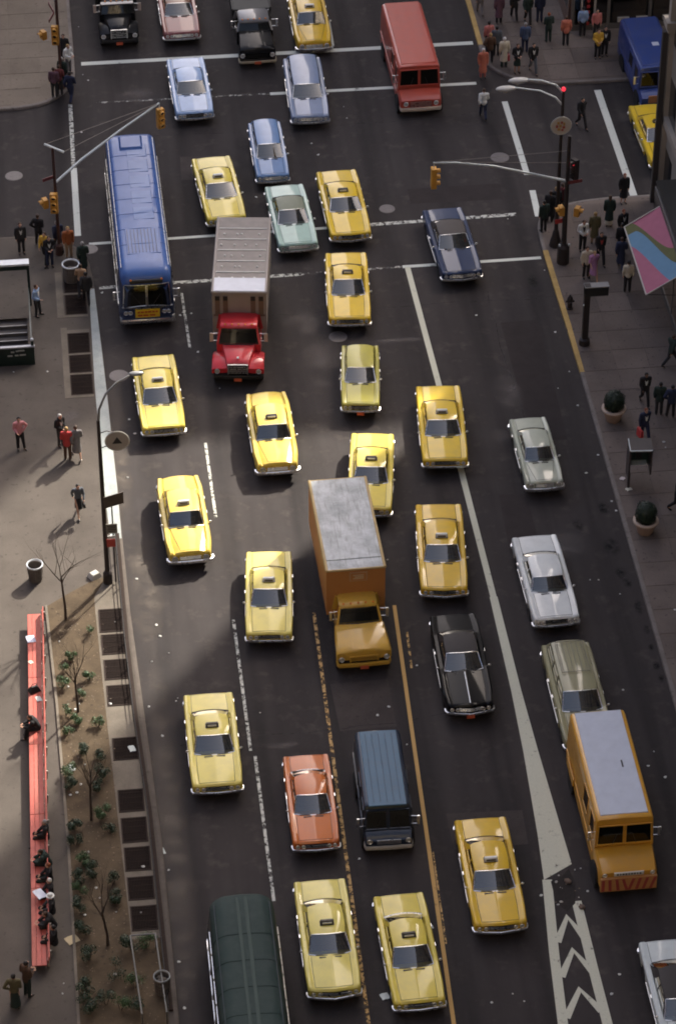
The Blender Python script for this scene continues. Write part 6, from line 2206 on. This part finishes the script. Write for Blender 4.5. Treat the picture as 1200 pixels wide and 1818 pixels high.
# left traffic mast with guy wires
ml = thing('traffic_signal', 'signal post with silver guyed mast arm at left corner', 'traffic signal', (-11.02, 20.56, .14), 0, 'traffic signals')
MB().lathe([(.20, 0), (.18, .5), (.10, .6)], 12).build('base', RUSTY, ml)
MB().tube([(0, 0, .5), (0, 0, 5.9)], [.085, .07], 8).build('pole', RUSTY, ml, smooth=60)
e = Vector((5.14, 3.46, 5.86))
MB().tube([(.05, .03, 4.0), (1.3, .88, 4.62), (3.2, 2.15, 5.3), tuple(e)], [.065, .06, .05, .045], 8).build('mast_arm', SILV, ml, smooth=60)
MB().tube([(-.36, .28, 5.95), (.50, -.26, 5.80)], .055, 8).build('cross_piece', SILV, ml)
for p in ((-.34, .27, 5.95), (.48, -.25, 5.80)):
    MB().tube([p, tuple(e)], .012, 4).build('guy_wire', simple('guy_wire', (0.25, 0.22, 0.19), .5), ml)
MB().tube([tuple(e), (e.x, e.y, e.z - .35)], .02, 5).build('hanger', SILV, ml)
signal(ml, e.x + .03, e.y, e.z - .30, rad(25))
signal(ml, -.52, -.10, 3.20, rad(-70), lenses=1)
signal(ml, -.10, -.22, 3.55, rad(-10))
plate(ml, -.32, -.10, 4.30, .55, .16, simple('red_brown_sign', (0.16, 0.035, 0.035), .5), .5)

# far left signal
mf = thing('traffic_signal', 'brown signal post behind people at far left corner', 'traffic signal', (-10.35, 35.6, .14), 0, 'traffic signals')
MB().tube([(0, 0, 0), (0, 0, 6.2)], .08, 8).build('pole', RUSTY, mf, smooth=60)
MB().lathe([(.18, 0), (.16, .4), (.09, .5)], 12).build('base', RUSTY, mf)
signal(mf, -.75, -.1, 3.45, rad(-60), lenses=1)
signal(mf, -.16, -.20, 3.75, rad(-10))
for z in (4.2, 4.75):
    plate(mf, -.28, -.06, z, .9, .18, simple('red_brown_sign', (0.16, 0.035, 0.035), .5), .2 + z)

# right mast
mr = thing('traffic_signal', 'signal post with long silver mast arm at right corner', 'traffic signal', (12.52, 17.31, .14), 0, 'traffic signals')
MB().lathe([(.30, 0), (.28, .9), (.17, 1.05), (.16, 1.1)], 12).build('base', STEEL, mr)
for s in (-1, 1):
    MB().box(s * .22, -.18, 1.05, .08, .08, .10).build('base_bolt', SILV, mr)
MB().tube([(0, 0, 1.0), (0, 0, 7.0)], [.13, .085], 10).build('pole', STEEL, mr, smooth=60)
MB().tube([(-.05, 0, 4.55), (-1.4, .03, 4.95), (-3.4, .06, 5.55), (-5.2, .08, 5.85), (-6.25, .1, 5.9)], [.07, .065, .055, .048, .04], 8).build('mast_arm', SILV, mr, smooth=60)
for z in (6.2, 5.55):
    MB().tube([(0, 0, z), (-6.2, .1, 5.93)], .012, 4).build('guy_wire', simple('guy_wire', (0.25, 0.22, 0.19), .5), mr)
MB().tube([(-6.22, .1, 5.9), (-6.22, .1, 5.6)], .02, 5).build('hanger', SILV, mr)
signal(mr, -6.22, .1, 5.62, rad(90))
signal(mr, .34, .10, 5.65, rad(-60), True, STEEL)
signal(mr, .55, -.05, 3.1, rad(60), lenses=1)
plate(mr, .35, -.1, 4.55, .7, .16, simple('red_brown_sign', (0.16, 0.035, 0.035), .5), .2)
signal(mr, -.22, -.05, 3.2, rad(-80), lenses=1)
plate(mr, -.30, -.02, 2.35, .36, .24, REDT, .2)

# right lamp post with twin heads and emblem disc
lr = thing('lamp_post', 'lamp post with twin lamps and round emblem at right corner', 'lamp post', (12.40, 18.75, .14))
MB().lathe([(.30, 0), (.26, .3), (.20, .5), (.15, .8), (.11, .9)], 12).build('base', STEEL, lr)
MB().tube([(0, 0, .8), (0, 0, 8.6)], [.10, .07], 10).build('pole', STEEL, lr, smooth=60)
for zz, dx, dy, rs in ((8.4, -2.05, .5, 0), (7.75, -2.55, .9, 0)):
    MB().tube([(0, 0, zz), (-.35, .05, zz + .42), (-1.0, dy * .4, zz + .62), (dx + .35, dy, zz + .55)], [.05, .045, .04, .035], 8).build('lamp_arm', SILV, lr, smooth=60)
    MB().ell((dx + .05, dy, zz + .50), .50, .20, .13, 14, 8).build('lamp_head', simple('lamp_grey', (0.36, 0.36, 0.35), .5), lr, smooth=60)
    MB().ell((dx + .0, dy, zz + .40), .16, .12, .10, 10, 6).build('lamp_bowl', LAMP, lr, smooth=60)
MB().ell((.0, -.02, 8.62), .10, .10, .12, 10, 7).build('red_beacon', REDLIT, lr)
em = MB().disc((-.05, -.12, 6.75), .46, 28, 'y', 0, .05).build('emblem_disc', simple('emblem_cream', (0.46, 0.41, 0.34), .6), lr)
MB().tube([(-.05 + .46 * math.cos(a), -.15, 6.75 + .46 * math.sin(a)) for a in [2 * math.pi * k / 28 for k in range(29)]], .035, 5).build('emblem_rim', simple('disc_rim', (0.48, 0.46, 0.40), .5), em)
EMR = simple('emblem_red', (0.34, 0.06, 0.04), .6)
EMG = simple('emblem_gold', (0.42, 0.24, 0.06), .6)
for i, (x, z, w, hh) in enumerate([(-.14, .16, .10, .14), (.02, .18, .10, .12), (.13, .10, .09, .16), (-.20, -.02, .10, .14), (-.04, .0, .12, .14), (.12, -.08, .12, .12), (-.10, -.18, .14, .12), (.06, -.22, .10, .10)]):
    MB().box(-.05 + x, -.18, 6.75 + z - hh / 2, w, .015, hh).build('emblem_mark', EMR if i % 2 else EMG, em)

# grey pylon, hydrant, phone kiosk
py = thing('sign_pylon', 'dark steel pylon with boxed sign head on right pavement', 'sign', (12.42, 10.72, .155))
MB().lathe([(.26, 0), (.25, .28), (.16, .34)], 14).build('base', STEEL, py)
MB().box(0, 0, .3, .26, .26, 2.95).build('pole', STEEL, py)
hd = MB().box(.40, 0, 2.72, 1.06, .34, .46, bev=.02).build('sign_head', DARK_TRIM, py)
MB().box(.40, 0, 3.18, 1.10, .38, .05).build('head_cap', simple('pylon_cap', (0.22, 0.215, 0.21), .5), hd)
MB().ell((-.13, -.08, 2.2), .05, .05, .05, 8, 6).build('bolt', SILV, py)
hy = thing('fire_hydrant', 'dark cast iron fire hydrant behind the yellow kerb', 'fire hydrant', (12.22, 13.55, .155))
MB().lathe([(.17, 0), (.17, .05), (.12, .07), (.115, .45), (.145, .47), (.145, .52), (.11, .62), (.05, .70), (.04, .76)], 14).build('barrel', STEEL, hy, smooth=40)
for s in (-1, 1):
    MB().tube([(s * .10, 0, .40), (s * .20, 0, .40)], .055, 8).build('outlet', STEEL, hy)
MB().tube([(0, -.10, .36), (0, -.20, .36)], .075, 8).build('pumper_outlet', STEEL, hy)
ph = thing('phone_kiosk', 'dark open telephone kiosk between the two planters', 'telephone kiosk', (12.95, .3, .155), rad(-4))
SHELL = simple('kiosk_shell', (0.055, 0.045, 0.043), .4)
MB().box(-.46, .0, .45, .07, .84, 1.65).build('side_panel', SHELL, ph)
MB().box(.46, .0, .85, .07, .84, 1.25).build('side_panel', SHELL, ph)
MB().box(0, .38, .85, .86, .05, 1.25).build('back_panel', simple('kiosk_green', (0.012, 0.035, 0.028), .4), ph)
MB().box(0, .0, 2.10, 1.0, .90, .07).build('roof', SHELL, ph)
MB().bar((-.47, -.43, 2.16), (-.47, .43, 2.16), .04, .05).build('roof_trim', SILV, ph)
MB().bar((-.47, -.44, 2.16), (.47, -.44, 2.16), .05, .05).build('roof_trim', SILV, ph)
MB().box(-.42, -.1, 0, .10, .30, .80).build('pedestal', SHELL, ph)
MB().box(0, .25, 1.25, .24, .16, .44, bev=.02).build('telephone', DARK_TRIM, ph)
MB().box(0, .20, 1.02, .70, .30, .04).build('shelf', SILV, ph)
paper('white cup and wrapper at the kiosk foot', 12.52, .0, .17, .26, .20, (0.66, 0.64, 0.52), .4, 'litter')
paper('pale paper ball beside the kiosk pedestal', 12.38, .75, .17, .22, .2, (0.56, 0.50, 0.48), .9, 'litter')

# ------------------------------------------------------------------ striped awning
aw = thing('awning', 'sloping awning with pink, olive and blue waves at right edge', 'awning', (15.9, 13.3, 0))
def wave_mat():
    m, nt, b = new_mat('wave_canvas')
    tc = N(nt, 'ShaderNodeTexCoord')
    sp = N(nt, 'ShaderNodeSeparateXYZ')
    nt.links.new(tc.outputs['Object'], sp.inputs[0])
    def mth(op, a, v=None):
        n = N(nt, 'ShaderNodeMath', operation=op)
        for i, q in enumerate((a, v)):
            if q is None:
                continue
            if isinstance(q, (int, float)):
                n.inputs[i].default_value = q
            else:
                nt.links.new(q, n.inputs[i])
        return n.outputs[0]
    # bands run in from the outer edge, then swing down the slope towards the near end
    u = mth('DIVIDE', mth('ADD', sp.outputs[0], .8), 1.6)               # 0 outer edge .. 1 wall
    fr2 = mth('DIVIDE', mth('SUBTRACT', 2.75, sp.outputs[1]), 5.5)      # 0 far end .. 1 near end
    def edge(u0, u1, b0, b1):
        q = N(nt, 'ShaderNodeMapRange', interpolation_type='SMOOTHSTEP')
        nt.links.new(u, q.inputs[0])
        for k, val in enumerate((u0, u1, b0, b1)):
            q.inputs[k + 1].default_value = val
        return q.outputs[0]
    pink, olive, blue = (0.40, 0.13, 0.19), (0.115, 0.115, 0.04), (0.13, 0.26, 0.38)
    c = mixc(nt, mth('GREATER_THAN', fr2, edge(.10, 1.0, -.02, .62)), pink, olive)
    c = mixc(nt, mth('GREATER_THAN', fr2, edge(.20, 1.0, .13, .84)), c, blue)
    c = mixc(nt, mth('GREATER_THAN', fr2, edge(-.1, .85, .27, 1.08)), c, pink)
    nz = noise_tex(nt, tc.outputs['Object'], 3, 4)
    c = mixc(nt, .5, c, ramp(nt, nz, [(0.2, .42), (.8, .58)]), 'OVERLAY')
    nt.links.new(c, b.inputs['Base Color'])
    b.inputs['Roughness'].default_value = .85
    return m
g = []
for i in range(9):
    y = -2.75 + 5.5 * i / 8
    g.append([(-.80 + 1.6 * k / 6, y, 2.80 + 1.05 * k / 6 - .05 * math.sin(math.pi * k / 6)) for k in range(7)])
c_ = MB().loft(g, 0, caps=False, closed=False)
lo = c_.build('canvas', wave_mat(), aw, smooth=60)
MB().loft([[(x, y, z - .03) for x, y, z in r] for r in g], 0, caps=False, closed=False).build('lining', simple('awning_lining', (0.03, 0.028, 0.026), .9), aw)
MB().tube([(-.82, -2.75, 2.79), (-.82, 2.75, 2.79)], .035, 6).build('front_bar', simple('awning_edge', (0.50, 0.47, 0.42), .5), aw)
for s in (-1, 1):
    MB().tube([(-.82, s * 2.75, 2.79), (.80, s * 2.75, 3.84)], .028, 6).build('side_bar', simple('awning_edge', (0.50, 0.47, 0.42), .5), aw)
    MB().tube([(-.82, s * 2.70, 2.78), (.80, s * 2.70, 2.6)], .02, 6).build('stay', STEEL, aw)

# ------------------------------------------------------------------ litter, stains, debris
LITTER = [[-9.23, 41.9], [-9.21, 37.01], [-8.97, 36.42], [-9.53, 31.47], [2.05, 28.11], [3.79, 32.45], [3.84, 31.36], [1.82, 29.18], [-1.34, 24.64], [-9.18, 17.33], [-4.32, 9.29], [-5.55, 15.34], [-5.17, 15.21], [-5.69, 15.13], [-5.08, 12.17], [-0.77, 0.04], [1.72, -3.38], [2.09, -10.08], [0.68, -12.38], [0.18, -12.82], [-4.4, -12.19], [1.12, -14.61], [-1.42, -20.59],
          [-8.02, -7.2], [-8.13, -6.49], [-7.74, -8.27], [-8.45, -8.71], [-8.53, -20.41], [-8.47, -25.05], [-8.42, -27.28], [-7.56, -10.99], [-7.64, -11.15], [-8.72, -11.36], [-8.76, -3.5], [-8.3, -13.1], [-9.8, -6.31], [-12.1, -7.27], [-11.85, -10.03], [-11.61, -11.38], [-10.23, -11.2], [-12.0, -14.53], [-11.38, -14.56], [-11.58, -15.64], [-11.75, -16.08], [-11.49, -11.06], [-10.59, -22.5], [-11.16, -21.72], [-11.26, -21.19], [-11.73, -22.52],
          [-10.79, -25.54], [-12.64, -25.8], [-12.7, -26.28], [-13.55, -23.39], [-12.0, -16.18], [-9.47, -20.28], [-9.69, -22.62], [-11.46, -19.3], [-8.76, 3.32], [-8.46, 7.44], [-8.27, 6.39], [10.72, 7.67], [11.43, 8.87], [11.39, 6.34], [11.67, 2.7], [10.94, 1.51], [9.89, -5.58], [10.24, -5.62], [11.69, -0.53], [11.77, -1.19], [14.63, 3.11], [14.63, 2.7], [10.96, -6.6], [10.04, -12.39], [12.98, -8.0],
          [5.03, -23.18], [6.49, -22.03], [6.71, -21.97], [6.77, -23.15], [7.21, -27.35], [6.76, -28.25], [3.26, -27.87], [3.61, -28.26], [2.45, -28.19], [10.23, -16.8], [10.76, -17.49], [10.6, -16.04], [-13.44, 11.3], [-11.93, 11.18], [7.89, 13.66], [11.29, 11.95], [11.6, 16.93], [10.53, 21.42], [-8.85, -22.11]]
LMESH = []
for k in range(5):
    rr = random.Random(k)
    m = MB()
    s = .032 + .010 * k
    pts = [(s * rr.uniform(.7, 1.2) * math.cos(a), s * rr.uniform(.7, 1.2) * math.sin(a), rr.uniform(.0, .03)) for a in [2 * math.pi * i / 7 for i in range(7)]]
    m.add(pts + [(0, 0, .05), (0, 0, .0)], [(i, (i + 1) % 7, 7) for i in range(7)] + [((i + 1) % 7, i, 8) for i in range(7)])
    LMESH.append(m.mesh('litter', simple('white_litter', (0.66, 0.66, 0.62), .8)))
def on_ground(x, y):
    if y > 22.3 or (-9.2 < x < 11.9):
        return .004
    return .165
for i, (x, y) in enumerate(LITTER):
    o = obj('litter', LMESH[i % 5], None, (x, y, on_ground(x, y)), i * 1.3)
    where = 'on the roadway' if on_ground(x, y) < .1 else 'on the planted strip or paving'
    tag(o, 'small white scrap of litter ' + where, 'litter', 'litter scraps ' + where)['kind'] = 'thing'
for (x, y, w, h, lab) in ((-8.76, -19.2, .16, .75, 'long pale strip of paper in the gutter'), (-11.9, -14.7, .22, .34, 'torn white paper among the bushes'), (-9.53, -13.87, .24, .34, 'pale green paper lying on a grating'),
                         (-1.29, -27.5, .30, .30, 'pale flattened cup between the two bottom taxis'), (.72, -24.3, .26, .26, 'pale crumpled bag against yellow line')):
    paper(lab, x, y, on_ground(x, y) + .01, w, h, (0.55, 0.60, 0.58), .3, 'litter')
STAIN = soft_spot('wet_stain', (0.008, 0.008, 0.009), 1.0, 3.0)
for i, (x, y, r) in enumerate([(11.3, -.9, .45), (11.2, -3.5, .55), (11.2, -5.2, .40), (11.4, -5.9, .35), (11.6, -7.5, .40), (11.66, -8.9, .26), (11.62, -10.0, .24), (11.66, -11.1, .30), (11.7, -11.9, .26), (9.1, 4.4, .35), (10.9, 16.1, .5), (10.0, -1.9, .4)]):
    rr = random.Random(50 + i)
    pts = [(x + min(r * rr.uniform(.7, 1.2) * math.cos(a) * .7, 11.85 - x), y + r * rr.uniform(.8, 1.5) * math.sin(a), .0035) for a in [2 * math.pi * k / 14 for k in range(14)]]
    structure(MB().poly(pts).build('wet_stain', STAIN))
PATCH = soft_spot('pale_road_patch', (0.21, 0.185, 0.17), .55, 1.3)
for i, (x, y, rx, ry) in enumerate([(0.0, 13.6, 1.2, 1.4), (.3, 11.2, 1.0, 1.2), (.2, 9.2, .6, .5), (-6.6, 34.9, 1.6, 1.0), (8.4, 7.6, .9, 1.6), (7.6, 4.6, .6, .6), (4.0, 12.1, 1.6, .3), (-3.6, -14.1, 1.4, .25), (9.4, -3.2, 1.0, 1.0), (-11.0, 7.6, .55, .8), (-7.0, 6.4, .5, 1.0)]):
    rr = random.Random(80 + i)
    pts = [(x + rx * rr.uniform(.7, 1.15) * math.cos(a), y + ry * rr.uniform(.7, 1.15) * math.sin(a), .003 + (.139 if x < -9.9 and y < 20 else 0)) for a in [2 * math.pi * k / 16 for k in range(16)]]
    structure(MB().poly(pts).build('road_patch', PATCH))
# broken-up hole at the head of the hatched gore
hole = MB().poly([(5.50, -22.5, .005), (5.52, -23.6, .005), (5.85, -24.1, .005), (6.22, -23.7, .005), (6.40, -22.7, .005), (6.28, -21.9, .005), (5.95, -22.3, .005)])
structure(hole.build('pothole', simple('broken_asphalt', (0.020, 0.016, 0.014), .95, 0, .6, 9)))
rr = random.Random(5)
RUB = [simple('rubble_pale', (0.42, 0.40, 0.36), .9), simple('rubble_brown', (0.14, 0.10, 0.075), .9)]
for i in range(18):
    x, y = rr.uniform(5.5, 6.5), rr.uniform(-24.0, -22.1)
    s = rr.uniform(.02, .06) if i > 1 else .13
    m = MB().ell((0, 0, s * .3), s * rr.uniform(.8, 1.4), s, s * .5, 6, 4)
    tag(m.build('rubble', RUB[0 if rr.random() < .5 and i > 3 else 1], loc=(x, y, .006), rz=rr.uniform(0, 3)), 'chunk of rubble at the broken head of hatched gore', 'rubble', 'rubble chunks at the gore')['kind'] = 'thing'
